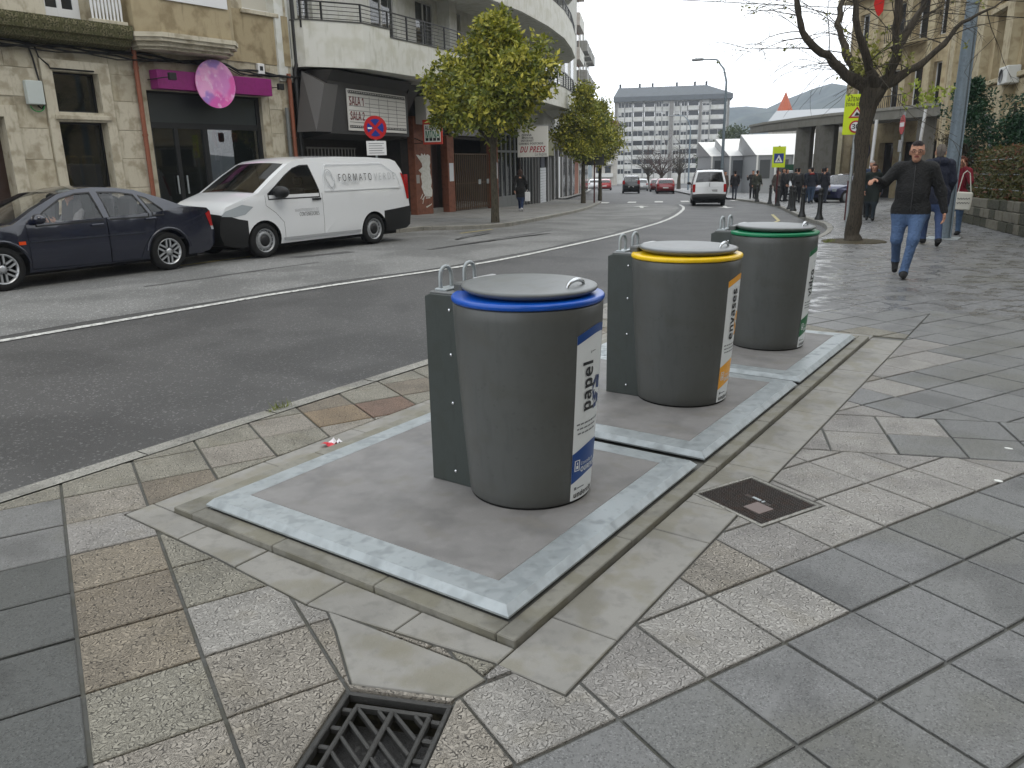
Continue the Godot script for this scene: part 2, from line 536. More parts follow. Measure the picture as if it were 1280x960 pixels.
# ------------------------------------------------------------------ ground, road, markings
const KERB_R := [Vector2(-4.30, 6), Vector2(-4.30, -16), Vector2(-4.66, -19.2), Vector2(-5.2, -21.8), Vector2(-5.95, -24.2), Vector2(-6.9, -26.2), Vector2(-8.95, -31.6), Vector2(-11.8, -39.2), Vector2(-14.3, -44.5), Vector2(-16.6, -48.5), Vector2(-24, -60)]
const KERB_L := [Vector2(-14.78, 6), Vector2(-14.78, -16.6), Vector2(-14.5, -17.0), Vector2(-13.75, -17.6), Vector2(-13.65, -19.3), Vector2(-14.2, -20.9), Vector2(-15.1, -23.6), Vector2(-17.9, -31.3), Vector2(-21.5, -39.0), Vector2(-23.1, -42.3), Vector2(-24.9, -43.8), Vector2(-28.5, -45.3)]
const LANE := [Vector2(-9.03, 6), Vector2(-9.03, -6.4), Vector2(-8.82, -8.4), Vector2(-8.52, -10.2), Vector2(-8.45, -12.0), Vector2(-8.66, -14.1), Vector2(-9.05, -16.9), Vector2(-9.9, -20.3), Vector2(-10.95, -24.3), Vector2(-12.75, -29.6), Vector2(-15.4, -36.5), Vector2(-17.6, -41.0)]

func dense(line: Array, step := 1.0) -> Array:
	var out := []
	for i in line.size() - 1:
		var a: Vector2 = line[i]
		var b: Vector2 = line[i + 1]
		var k := int(ceil(a.distance_to(b) / step))
		for j in k: out.append(a.lerp(b, float(j) / k))
	out.append(line[-1])
	return out
func rounded(line: Array) -> Array:      # one pass of corner cutting, ends kept
	var out := [line[0]]
	for i in line.size() - 1:
		out.append((line[i] as Vector2).lerp(line[i + 1], 0.25))
		out.append((line[i] as Vector2).lerp(line[i + 1], 0.75))
	out.append(line[-1])
	return out
func x_at(line: Array, z: float) -> float:
	for i in line.size() - 1:
		var a: Vector2 = line[i]
		var b: Vector2 = line[i + 1]
		if (a.y >= z and b.y <= z): return lerpf(a.x, b.x, (a.y - z) / max(a.y - b.y, 1e-6))
	return line[-1].x
func ribbon(mb: MB, line: Array, off0: float, off1: float, up: float):
	# a strip along a plan line between two sideways offsets (to its right), following the ground
	var l := dense(line, 0.8)
	var ps := []
	for i in l.size():
		var t: Vector2 = ((l[min(i + 1, l.size() - 1)] as Vector2) - (l[max(i - 1, 0)] as Vector2)).normalized()
		var nrm := Vector2(-t.y, t.x)
		var a: Vector2 = l[i] + nrm * off0
		var b: Vector2 = l[i] + nrm * off1
		ps.append([on(a.x, a.y, up), on(b.x, b.y, up)])
	for i in ps.size() - 1:
		mb.quad(ps[i][0], ps[i][1], ps[i + 1][1], ps[i + 1][0])
func sheet(mb: MB, x0: float, x1: float, zs: Array, up: float):
	for i in zs.size() - 1:
		mb.quad(on(x0, zs[i], up), on(x1, zs[i], up), on(x1, zs[i + 1], up), on(x0, zs[i + 1], up))

func ground_and_road():
	var zs := []
	for i in 60: zs.append(8.0 - i * 1.0)
	for i in 40: zs.append(-52.0 - i * 6.0)
	var g := structure("ground")
	var mb := MB.new()
	# one sheet to the horizon
	var far := [120.0, 8.0] + zs.slice(1)
	for i in far.size() - 1:
		mb.quad(on(-900, far[i], -0.6), on(900, far[i], -0.6), on(900, far[i + 1], -0.6), on(-900, far[i + 1], -0.6))
	var zl: float = far[-1]
	var yl := gy(zl) - 0.6
	mb.quad(Vector3(-900, yl, zl), Vector3(900, yl, zl), Vector3(1100, yl - 4, -1080), Vector3(-1100, yl - 4, -1080))
	part("ground_sheet", mb, mats.ground, g)

	var road := structure("road")
	mb = MB.new()
	sheet(mb, -120, 30, zs, -0.12)
	part("near_lane", mb, mats.asphalt_dark, road)
	# the older, paler lane beyond the white line
	mb = MB.new()
	var l := dense(rounded(LANE), 0.8)
	for i in l.size() - 1:
		var a: Vector2 = l[i]
		var b: Vector2 = l[i + 1]
		mb.quad(on(-40, a.y, -0.116), on(a.x - 0.28 + 0.05 * sin(a.y * 1.7), a.y, -0.116), on(b.x - 0.28 + 0.05 * sin(b.y * 1.7), b.y, -0.116), on(-40, b.y, -0.116))
	part("far_lane", mb, mats.asphalt_light, road)
	# repaired strips of newer tar across the pale lane
	for s in [[-11.4, -6.5, 3.4, 0.05, 0.02], [-10.9, -12.5, 5.0, 0.07, -0.05], [-12.4, -10.2, 1.3, 0.16, 0.1], [-11.9, -14.6, 2.2, 0.05, -0.2]]:
		mb = MB.new()
		var pts := PackedVector2Array()
		var k := 14
		for i in k + 1: pts.append(Vector2(s[0] + s[4] * i * 0.2 + rng.randf_range(-0.03, 0.03) + s[3], -(s[1] - s[2] * i / k)))
		for i in k + 1: pts.append(Vector2(s[0] + s[4] * (k - i) * 0.2 + rng.randf_range(-0.03, 0.03) - s[3], -(s[1] - s[2] * (k - i) / k)))
		mb.prism(pts, -0.1135, -0.1135, Vector3.ZERO, FLAT)
		part("tar_seam", mb, mats.asphalt_dark, road)
	var paint := structure("road_markings")
	mb = MB.new()
	ribbon(mb, rounded(LANE), -0.065, 0.065, -0.110)
	part("centre_line", mb, mats.road_paint, paint)
	mb = MB.new()
	ribbon(mb, [Vector2(-13.3, -8.3), Vector2(-13.4, -10)], -0.05, 0.05, -0.110)
	part("yellow_line", mb, mats.yellow_paint, paint)
	mb = MB.new()
	ribbon(mb, [Vector2(-13.1, -16.3), Vector2(-13.3, -18.0)], -0.05, 0.05, -0.110)
	part("yellow_line", mb, mats.yellow_paint, paint)
	mb = MB.new()
	ribbon(mb, [Vector2(-7.3, -23.5), Vector2(-7.9, -26.5), Vector2(-9.5, -31.0)], -0.05, 0.06, -0.110)
	part("yellow_line", mb, mats.yellow_paint, paint)
	mb = MB.new()
	ribbon(mb, [Vector2(-15.4, -23.8), Vector2(-16.3, -25.4)], -0.25, -0.1, -0.110)
	part("bay_mark", mb, mats.road_paint, paint)
	# crossing bars
	for i in 7:
		var c := Vector2(-23.1 + i * 1.05, -42.6 - i * 1.55)
		var dirn := Vector2(-0.42, -0.905)
		mb = MB.new()
		ribbon(mb, [c - dirn * 1.2, c + dirn * 1.4], -0.25, 0.25, -0.108)
		part("crossing_bar", mb, mats.road_paint, paint)
	# lane arrows
	for a in [[Vector2(-17.9, -36.9), Vector2(-0.45, -0.89)], [Vector2(-14.0, -38.2), Vector2(0.38, 0.925)]]:
		var o: Vector2 = a[0]
		var f: Vector2 = a[1]
		var r := Vector2(-f.y, f.x)
		var poly := []
		for q in [[-1.8, -0.09], [0.1, -0.09], [0.1, -0.42], [1.5, 0.0], [0.1, 0.42], [0.1, 0.09], [-1.8, 0.09]]:
			poly.append(o + f * q[0] + r * q[1])
		mb = MB.new()
		var pp := pl(poly)
		var idx := Geometry2D.triangulate_polygon(pp)
		for i in range(0, idx.size(), 3):
			var t := []
			for j in 3: t.append(on(pp[idx[i + j]].x, -pp[idx[i + j]].y, -0.107))
			if (t[1] - t[0]).cross(t[2] - t[0]).y < 0: t = [t[0], t[2], t[1]]
			mb.tri(t[0], t[1], t[2])
		part("lane_arrow", mb, mats.road_paint, paint)

func kerb(line: Array, called: String, inward: float, step: float, zlast: float):
	var o := structure(called)
	var l := dense(rounded(line), step)
	for i in l.size() - 1:
		var a: Vector2 = l[i]
		var b: Vector2 = l[i + 1]
		if a.y > 1.5 or a.y < zlast: continue
		var t := (b - a).normalized()
		var nrm := Vector2(-t.y, t.x) * inward
		var g := t * 0.005
		a += g; b -= g
		var w := 0.135
		var y := rng.randf_range(-0.003, 0.003)
		var q := [on(a.x, a.y, y), on(b.x, b.y, y), on(b.x + nrm.x * w, b.y + nrm.y * w, y), on(a.x + nrm.x * w, a.y + nrm.y * w, y)]
		var mb := MB.new()
		var c := 0.016
		var n3 := Vector3(nrm.x, 0, nrm.y)
		var dn := Vector3(0, -0.2, 0)
		if inward > 0:
			mb.quad(q[0] + n3 * c, q[3], q[2], q[1] + n3 * c)
			mb.quad(q[0] + Vector3(0, -c, 0), q[0] + n3 * c, q[1] + n3 * c, q[1] + Vector3(0, -c, 0))
			mb.quad(q[0] + dn, q[0] + Vector3(0, -c, 0), q[1] + Vector3(0, -c, 0), q[1] + dn)
		else:
			mb.quad(q[0] + n3 * c, q[1] + n3 * c, q[2], q[3])
			mb.quad(q[0] + Vector3(0, -c, 0), q[1] + Vector3(0, -c, 0), q[1] + n3 * c, q[0] + n3 * c)
			mb.quad(q[0] + dn, q[1] + dn, q[1] + Vector3(0, -c, 0), q[0] + Vector3(0, -c, 0))
		for e in [[0, 3], [1, 2]]:
			mb.quad(q[e[0]] + dn, q[e[0]] + Vector3(0, -c, 0), q[e[1]], q[e[1]] + dn)
		part("kerb_stone", mb, mats.kerb, o)

func seen(p: Vector3) -> float:      # depth in front of the lens if within a generous frame, else -1
	var q := cam.transform.affine_inverse() * p
	if q.z > -0.3: return -1.0
	var k := 980.0 / -q.z
	if absf(q.x * k) > 640.0 * 1.3 or absf(q.y * k) > 480.0 * 1.3: return -1.0
	return -q.z

func slab_piece(parent: Node3D, called: String, poly: PackedVector2Array, m: Material, top := 0.0, joint := 0.007, stuff: MB = null):
	for q in Geometry2D.offset_polygon(poly, -joint, Geometry2D.JOIN_MITER):
		if Geometry2D.is_polygon_clockwise(q): continue
		var area := 0.0
		for i in q.size(): area += q[i].cross(q[(i + 1) % q.size()])
		if absf(area) * 0.5 < 0.0012: continue
		if stuff:
			for i in Geometry2D.triangulate_polygon(q): pass
			var c := Vector2.ZERO
			for p in q: c += p
			c /= q.size()
			stuff.prism(q, gy(-c.y) - 0.02, gy(-c.y) + top, Vector3.ZERO, FLAT, 0.003)
		else:
			var mb := MB.new()
			mb.prism(q, -0.03, top, Vector3.ZERO, FLAT, 0.0035)
			part(called, mb, m, parent)

func pavement():
	kerb(KERB_R, "kerb", 1.0, 0.95, -50.0)
	kerb(KERB_L, "kerb", -1.0, 1.0, -46.0)
	# left pavement
	var lp := structure("far_pavement")
	var mb := MB.new()
	var l := dense(rounded(KERB_L), 0.7)
	for i in l.size() - 1:
		var a: Vector2 = l[i]
		var b: Vector2 = l[i + 1]
		if a.y <= b.y + 0.01: continue
		mb.quad(on(-60, a.y, -0.004), on(a.x - 0.11, a.y, -0.004), on(b.x - 0.11, b.y, -0.004), on(-60, b.y, -0.004))
	mb.quad(on(-90, -47.5, -0.004), on(-28.8, -47.5, -0.004), on(-41, -72, -0.004), on(-90, -72, -0.004))
	mb.quad(on(-90, -72, -0.004), on(-41, -72, -0.004), on(-66, -118, -0.004), on(-120, -118, -0.004))
	part("paving", mb, mats.left_paving, lp)
	# right pavement: mortar bed under the tiles near by, plain damp paving beyond
	var rp := structure("pavement")
	mb = MB.new()
	var zs := []
	for i in 37: zs.append(6.0 - i)
	var du := Vector2(cos(deg_to_rad(-22.2)), sin(deg_to_rad(-22.2)))
	var dv := Vector2(-du.y, du.x)
	var d0 := Vector2(-1.652, -1.408) + du * 0.008 + dv * 0.008
	var drain := pl([d0, d0 + du * 0.331, d0 + du * 0.331 + dv * 0.444, d0 + dv * 0.444])
	for i in zs.size() - 1:
		if zs[i] <= 0.01 and zs[i] >= -1.01:
			var strip := pl([Vector2(-4.18, zs[i]), Vector2(14, zs[i]), Vector2(14, zs[i + 1]), Vector2(-4.18, zs[i + 1])])
			for q in Geometry2D.clip_polygons(strip, drain): mb.prism(q, -0.012, -0.012, Vector3.ZERO, FLAT)
			continue
		mb.quad(on(x_at(KERB_R, zs[i]) + 0.12, zs[i], -0.012), on(14, zs[i], -0.012), on(14, zs[i + 1], -0.012), on(x_at(KERB_R, zs[i + 1]) + 0.12, zs[i + 1], -0.012))
	part("mortar_bed", mb, mats.mortar, rp)
	mb = MB.new()
	zs = [-30.0]
	for i in 20: zs.append(-31.0 - i * 1.5)
	for i in zs.size() - 1:
		mb.quad(on(x_at(KERB_R, zs[i]) + 0.13, zs[i], -0.002), on(14, zs[i], -0.002), on(14, zs[i + 1], -0.002), on(x_at(KERB_R, zs[i + 1]) + 0.13, zs[i + 1], -0.002))
	mb.quad(on(-24, -59.5, -0.002), on(14, -59.5, -0.002), on(14, -110, -0.002), on(-50, -110, -0.002))
	part("far_paving", mb, mats.damp_paving, rp)

	# --- what the tiles are cut round (plan polygons)
	var holes := [
		pl([Vector2(-3.33, -1.875), Vector2(-1.335, -1.875), Vector2(-1.335, -7.43), Vector2(-3.33, -7.43)]),
		pl([Vector2(-1.335, -1.775), Vector2(-1.07, -1.765), Vector2(-1.07, -7.52), Vector2(-1.335, -7.52)]),
		pl([Vector2(-3.5, -1.735), Vector2(-2.76, -1.713), Vector2(-2.14, -1.675), Vector2(-1.335, -1.775), Vector2(-1.335, -1.88), Vector2(-3.5, -1.88)]),
		pl([Vector2(-3.5, -1.88), Vector2(-3.32, -1.88), Vector2(-3.32, -7.6), Vector2(-3.5, -7.6)]),
		pl([Vector2(-3.5, -7.42), Vector2(-1.07, -7.42), Vector2(-1.07, -7.62), Vector2(-3.5, -7.62)]),
	]
	# drain and inspection cover
	var gu := Vector2(cos(deg_to_rad(-22.2)), sin(deg_to_rad(-22.2)))
	var gv := Vector2(-gu.y, gu.x)
	var g0 := Vector2(-1.652, -1.408)
	holes.append(pl([g0, g0 + gu * 0.347, g0 + gu * 0.347 + gv * 0.46, g0 + gv * 0.46]))
	var mc := [Vector2(-1.338, -3.407), Vector2(-1.162, -3.772), Vector2(-0.765, -3.602), Vector2(-0.938, -3.228)]
	holes.append(pl(mc))
	# smooth mortar patch above the drain
	var patch := []
	for q in [Vector2(-1.93, -1.62), Vector2(-1.66, -1.435), Vector2(-1.345, -1.565), Vector2(-1.32, -1.69), Vector2(-1.42, -1.72), Vector2(-2.05, -1.69)]: patch.append(q)
	holes.append(pl(patch))
	# damaged round patch of the far tile at the corner of the plinth stays whole

	var cs := [
		[-1.765, -2.105], [-2.105, -2.95], [-2.95, -3.30], [-3.30, -3.875], [-3.875, -4.2], [-4.2, -5.0], [-5.0, -5.56], [-5.56, -6.225], [-6.225, -6.9], [-6.9, -7.52]]
	for c in cs:
		var strip := pl([Vector2(-1.335, c[0]), Vector2(-1.07, c[0]), Vector2(-1.07, c[1]), Vector2(-1.335, c[1])])
		for q in Geometry2D.clip_polygons(strip, holes[6]): slab_piece(rp, "cement_slab", q, mats.cement_slab, rng.randf_range(-0.002, 0.0), 0.003)
	var xs := [-3.5, -3.05, -2.62, -2.15, -1.75, -1.335]
	for i in xs.size() - 1:
		var s := pl([Vector2(xs[i], -1.9), Vector2(xs[i + 1], -1.9), Vector2(xs[i + 1], -1.6), Vector2(xs[i], -1.6)])
		for q in Geometry2D.intersect_polygons(s, holes[2]):
			for r in Geometry2D.clip_polygons(q, holes[0]): slab_piece(rp, "cement_slab", r, mats.cement_slab, rng.randf_range(-0.002, 0.0), 0.003)
	for i in 9:
		var z0 := -1.88 - i * 0.66
		slab_piece(rp, "cement_slab", pl([Vector2(-3.5, z0), Vector2(-3.33, z0), Vector2(-3.33, z0 - 0.66), Vector2(-3.5, z0 - 0.66)]), mats.cement_slab, 0.0, 0.003)
	slab_piece(rp, "cement_slab", pl([Vector2(-3.33, -7.43), Vector2(-1.335, -7.43), Vector2(-1.335, -7.62), Vector2(-3.33, -7.62)]), mats.cement_slab, 0.0, 0.003)
	for q in Geometry2D.clip_polygons(holes[7], holes[2]):
		slab_piece(rp, "cement_slab", q, mats.cement_slab, -0.001, 0.002)

	# --- tiles
	var stuff_light := MB.new()
	var stuff_grey := MB.new()
	var S := 0.353
	var region := PackedVector2Array()
	for p in KERB_R:
		if p.y > -32: region.append(Vector2(p.x + 0.14, -p.y))
	region.append(Vector2(6, 31.6)); region.append(Vector2(6, -6))
	# near-edge and far-edge lines of the turned band
	var band := pl([Vector2(-1.07, -4.31), Vector2(8, -7.92), Vector2(8, -8.68), Vector2(-1.07, -5.05)])
	var near_side := pl([Vector2(-6, 6), Vector2(9, 6), Vector2(9, -8.32), Vector2(-1.07, -4.31), Vector2(-1.07, -9), Vector2(-6, -9)])
	var far_side := pl([Vector2(-1.07, -5.05), Vector2(8, -8.68), Vector2(9, -40), Vector2(-14, -40), Vector2(-14, -9), Vector2(-1.07, -9)])
	var zones := [
		[24.2, Vector2(-3.309, -1.374), 0.3575, [pl([Vector2(-6, 6), Vector2(-1.335, 6), Vector2(-1.335, -1.7), Vector2(-1.335, -7.5), Vector2(-1.07, -7.5), Vector2(-1.07, -9), Vector2(-6, -9)])], "left"],
		[24.2, Vector2(-0.596, -2.406), 0.353, [pl([Vector2(-1.335, 6), Vector2(9, 6), Vector2(9, -8.32), Vector2(-1.07, -4.31), Vector2(-1.335, -4.2)])], "right"],
		[-21.4, Vector2(-0.722, -4.82), 0.35, [band], "band"],
		[25.2, Vector2(-0.962, -5.338), 0.348, [far_side], "far"],
	]
	var count := 0
	for zn in zones:
		var e1 := Vector2(cos(deg_to_rad(zn[0])), sin(deg_to_rad(zn[0])))
		var e2 := Vector2(e1.y, -e1.x)
		var o: Vector2 = zn[1]
		var s: float = zn[2]
		var R := 95 if zn[4] == "far" else 34
		for i in range(-R, R):
			for j in range(-R, R):
				var c := o + e1 * (i + 0.5) * s + e2 * (j + 0.5) * s
				if c.y > 1.0 or c.y < -31.0 or c.x > 5.5 or c.x < -10.5: continue
				var d := seen(on(c.x, c.y))
				if d < 0.0: continue
				var q0 := pl([o + e1 * i * s + e2 * j * s, o + e1 * (i + 1) * s + e2 * j * s, o + e1 * (i + 1) * s + e2 * (j + 1) * s, o + e1 * i * s + e2 * (j + 1) * s])
				var pieces := Geometry2D.intersect_polygons(q0, zn[3][0])
				var p2 := []
				for q in pieces:
					for r in Geometry2D.intersect_polygons(q, region): p2.append(r)
				for h in holes:
					var p3 := []
					for q in p2:
						var cut := Geometry2D.clip_polygons(q, h)
						for r in cut:
							if not Geometry2D.is_polygon_clockwise(r): p3.append(r)
					p2 = p3
				if p2.is_empty(): continue
				# which kind of stone
				var light := false
				var rel := c - Vector2(-0.596, -2.406)
				var a := rel.dot(Vector2(0.912, 0.41)) / 0.353
				var b := rel.dot(Vector2(0.41, -0.912)) / 0.353
				match zn[4]:
					"left": light = (j >= 0 or c.x < -4.05) and c.y > -7.9
					"right": light = a < 0.0 and not (a > -1.0 and b > 0.95)
					"band": light = c.x < -0.62
					"far": light = (c.x < -0.75 and c.y > -7.7) and rng.randf() < 0.85
				var near := d < 8.2 and c.y > -9.0 and count < 295
				var k := 0
				if light:
					k = [0, 1, 2, 0, 1, 3][rng.randi() % 6]
					if zn[4] == "left":
						k = [3, 0, 6, 3, 1][rng.randi() % 5]
						if c.x < -2.1 and j == 0 and c.x > -3.1: k = [4, 5, 4][i % 3]
						if c.y < -1.9: k = [6, 6, 3, 5, 6][rng.randi() % 5]
						if c.distance_to(Vector2(-3.95, -3.35)) < 0.2: k = 7
						if c.distance_to(Vector2(-3.75, -3.75)) < 0.22: k = 8
				else: k = rng.randi() % 4
				for q in p2:
					if near:
						slab_piece(rp, "paving_tile", q, mats[("light_tile_%d" if light else ("dark_tile_%d" if zn[4] == "left" and c.y > -1.9 and not (c.x < -3.3 and c.y < -1.2) else "grey_tile_%d")) % k], rng.randf_range(-0.0022, 0.0018))
						count += 1
					else:
						slab_piece(rp, "", q, null, rng.randf_range(-0.002, 0.001), 0.006, stuff_light if light else stuff_grey)
	if stuff_light.n > 0:
		part("light_tiles", stuff_light, mats.light_tile_0, rp).set_meta("kind", "stuff")
	part("grey_tiles", stuff_grey, mats.damp_tile, rp).set_meta("kind", "stuff")
	print("tiles ", count, " far tris ", stuff_grey.n)

	# --- drain grate
	var dr := thing("drain_grate", "black cast iron drain grate with slanted slots, cut off by the picture's lower edge", "drain grate", Vector3(g0.x, 0, g0.y), deg_to_rad(22.2))
	# local x along gu, local z along gv
	mb = MB.new()
	mb.quad(Vector3(0.02, -0.75, 0.02), Vector3(0.02, -0.75, 0.44), Vector3(0.327, -0.75, 0.44), Vector3(0.327, -0.75, 0.02))
	for e in [[Vector3(0.012, -0.75, 0.012), Vector3(0.335, -0.02, 0.012)], [Vector3(0.012, -0.75, 0.448), Vector3(0.335, -0.02, 0.448)]]:
		mb.quad(Vector3(e[0].x, e[0].y, e[0].z), Vector3(e[1].x, e[0].y, e[0].z), e[1], Vector3(e[0].x, e[1].y, e[0].z))
	for x in [0.012, 0.335]:
		mb.quad(Vector3(x, -0.75, 0.012), Vector3(x, -0.75, 0.448), Vector3(x, -0.02, 0.448), Vector3(x, -0.02, 0.012))
	part("pit", mb, mats.pit, dr)
	mb = MB.new()
	for e in [[0.0, 0.0, 0.347, 0.016], [0.0, 0.444, 0.347, 0.46], [0.0, 0.0165, 0.016, 0.4435], [0.331, 0.0165, 0.347, 0.4435]]:
		mb.cbox(Vector3((e[0] + e[2]) / 2, -0.018, (e[1] + e[3]) / 2), Vector3(e[2] - e[0], 0.03, e[3] - e[1]), 0.003)
	part("frame", mb, mats.cast_iron, dr)
	mb = MB.new()
	for e in [[0.05, 0.045, 0.297, 0.06], [0.05, 0.40, 0.297, 0.415]]:
		mb.cbox(Vector3((e[0] + e[2]) / 2, -0.02, (e[1] + e[3]) / 2), Vector3(e[2] - e[0], 0.026, e[3] - e[1]), 0.004)
	for x in [0.057, 0.29]:
		mb.cbox(Vector3(x, -0.02, 0.23), Vector3(0.015, 0.026, 0.34), 0.004)
	for z in [0.07, 0.15, 0.23, 0.31, 0.39]:
		for x in [0.032, 0.315]: mb.cbox(Vector3(x, -0.024, z), Vector3(0.034, 0.02, 0.016), 0.003)
	part("grate_rim", mb, mats.cast_iron, dr)
	mb = MB.new()
	mb.cbox(Vector3(0.1735, -0.0195, 0.23), Vector3(0.017, 0.027, 0.34), 0.004)
	part("spine", mb, mats.cast_iron, dr)
	for half in [[0.065, 0.165], [0.182, 0.282]]:
		for i in 8:
			var zc := 0.0 + i * 0.062
			var p := Vector3(half[0], 0, zc)
			var q := Vector3(half[1], 0, zc + (half[1] - half[0]) * 0.92)
			# clip to the rim
			if q.z > 0.4: q = p.lerp(q, (0.4 - p.z) / (q.z - p.z))
			if p.z < 0.06: p = p.lerp(q, (0.06 - p.z) / (q.z - p.z))
			if p.distance_to(q) < 0.03 or p.z > 0.39: continue
			mb = MB.new()
			var dd := (q - p)
			mb.cbox((p + q) * 0.5 + Vector3(0, -0.021, 0), Vector3(dd.length() + 0.004, 0.024, 0.0115), 0.0035, Basis(Vector3.UP, atan2(-dd.z, dd.x)))
			part("bar", mb, mats.cast_iron, dr)
	# --- inspection cover
	var cv := thing("inspection_cover", "rusty brown square iron inspection cover beside the concrete plinth", "manhole cover", Vector3(mc[0].x, 0, mc[0].y), -deg_to_rad(24.4))
	# local x along first edge to the camera side, local z away is negative
	mb = MB.new()
	for e in [[0.0, 0.0, 0.437, -0.018], [0.0, -0.385, 0.437, -0.403], [0.0, -0.0182, 0.018, -0.3848], [0.419, -0.0182, 0.437, -0.3848]]:
		mb.span(Vector3(e[0], -0.03, e[1]), Vector3(e[2], -0.002, e[3]))
	part("frame", mb, mats.kerb, cv)
	mb = MB.new()
	mb.span(Vector3(0.02, -0.03, -0.02), Vector3(0.417, -0.007, -0.383))
	part("plate", mb, mats.rusty_iron, cv)
	mb = MB.new()
	for i in 33:
		for j in 30:
			var x := 0.027 + i * 0.012
			var z := -0.027 - j * 0.012
			if x > 0.24 and x < 0.345 and z > -0.19 and z < -0.09: continue
			if x > 0.14 and x < 0.3 and z < -0.2 and z > -0.225: continue
			mb.box(Vector3(x, -0.0055, z), Vector3(0.0075, 0.004, 0.0075))
	var studs := part("studs", mb, mats.rusty_iron, cv)
	studs.set_meta("kind", "stuff")
	mb = MB.new()
	mb.cbox(Vector3(0.29, -0.0045, -0.14), Vector3(0.1, 0.006, 0.095), 0.002)
	part("name_plate", mb, mat("dull_plate", Color(0.46, 0.41, 0.395), 0.7), cv)
	mb = MB.new()
	mb.cbox(Vector3(0.215, -0.004, -0.212), Vector3(0.05, 0.006, 0.016), 0.002)
	mb.cbox(Vector3(0.255, -0.004, -0.212), Vector3(0.012, 0.006, 0.02), 0.002)
	part("lifting_eye", mb, mats.galvanised, cv)

# ------------------------------------------------------------------ recycling bins on their platforms
func bin_r(h: float) -> float:
	var t := clampf((h - 0.075) / 0.91, 0, 1)
	return 0.287 + 0.053 * (1.0 - pow(1.0 - t, 1.35))
func on_bin(s: float, h: float, off: float) -> Vector3:       # s: angle in degrees from +z towards +x
	var r := bin_r(h) + off
	return Vector3(r * sin(deg_to_rad(s)), h, r * cos(deg_to_rad(s)))
func wrap_band(parent: Node3D, called: String, s0: float, s1: float, lo: Callable, hi: Callable, off: float, m: Material) -> MeshInstance3D:
	var mb := MB.new()
	mb.smooth(true)
	var na := 16
	var nh := 10
	for i in na:
		var sa := lerpf(s0, s1, float(i) / na)
		var sb := lerpf(s0, s1, float(i + 1) / na)
		for j in nh:
			var t0 := float(j) / nh
			var t1 := float(j + 1) / nh
			mb.quad(on_bin(sa, lerpf(lo.call(sa), hi.call(sa), t0), off), on_bin(sb, lerpf(lo.call(sb), hi.call(sb), t0), off), on_bin(sb, lerpf(lo.call(sb), hi.call(sb), t1), off), on_bin(sa, lerpf(lo.call(sa), hi.call(sa), t1), off))
	return part(called, mb, m, parent)
func wrap_text(parent: Node3D, txt: String, height: float, f: Font, m: Material, s0: float, h0: float, off: float, upward: bool, squeeze := 1.0):
	var a := text_arrays(txt, height, f)
	var v: PackedVector3Array = a[Mesh.ARRAY_VERTEX]
	var nn: PackedVector3Array = a[Mesh.ARRAY_NORMAL]
	var lo := 1e9
	for p in v: lo = min(lo, p.x)
	for i in v.size():
		var tx := (v[i].x - lo) * squeeze
		var ty := v[i].y
		var h := h0 + (tx if upward else ty)
		var s := s0 + rad_to_deg((-ty if upward else tx) / bin_r(h))
		v[i] = on_bin(s, h, off)
		nn[i] = Vector3(sin(deg_to_rad(s)), 0, cos(deg_to_rad(s)))
	a[Mesh.ARRAY_VERTEX] = v
	a[Mesh.ARRAY_NORMAL] = nn
	a[Mesh.ARRAY_TANGENT] = null
	a[Mesh.ARRAY_TEX_UV] = null
	var am := ArrayMesh.new()
	am.add_surface_from_arrays(Mesh.PRIMITIVE_TRIANGLES, a)
	am.surface_set_material(0, m)
	part("lettering", am, null, parent)
func wrap_bar(mb: MB, s0: float, s1: float, h0: float, h1: float, slant: float, off: float):
	mb.quad(on_bin(s0, h0, off), on_bin(s1, h0 + slant, off), on_bin(s1, h1 + slant, off), on_bin(s0, h1, off))

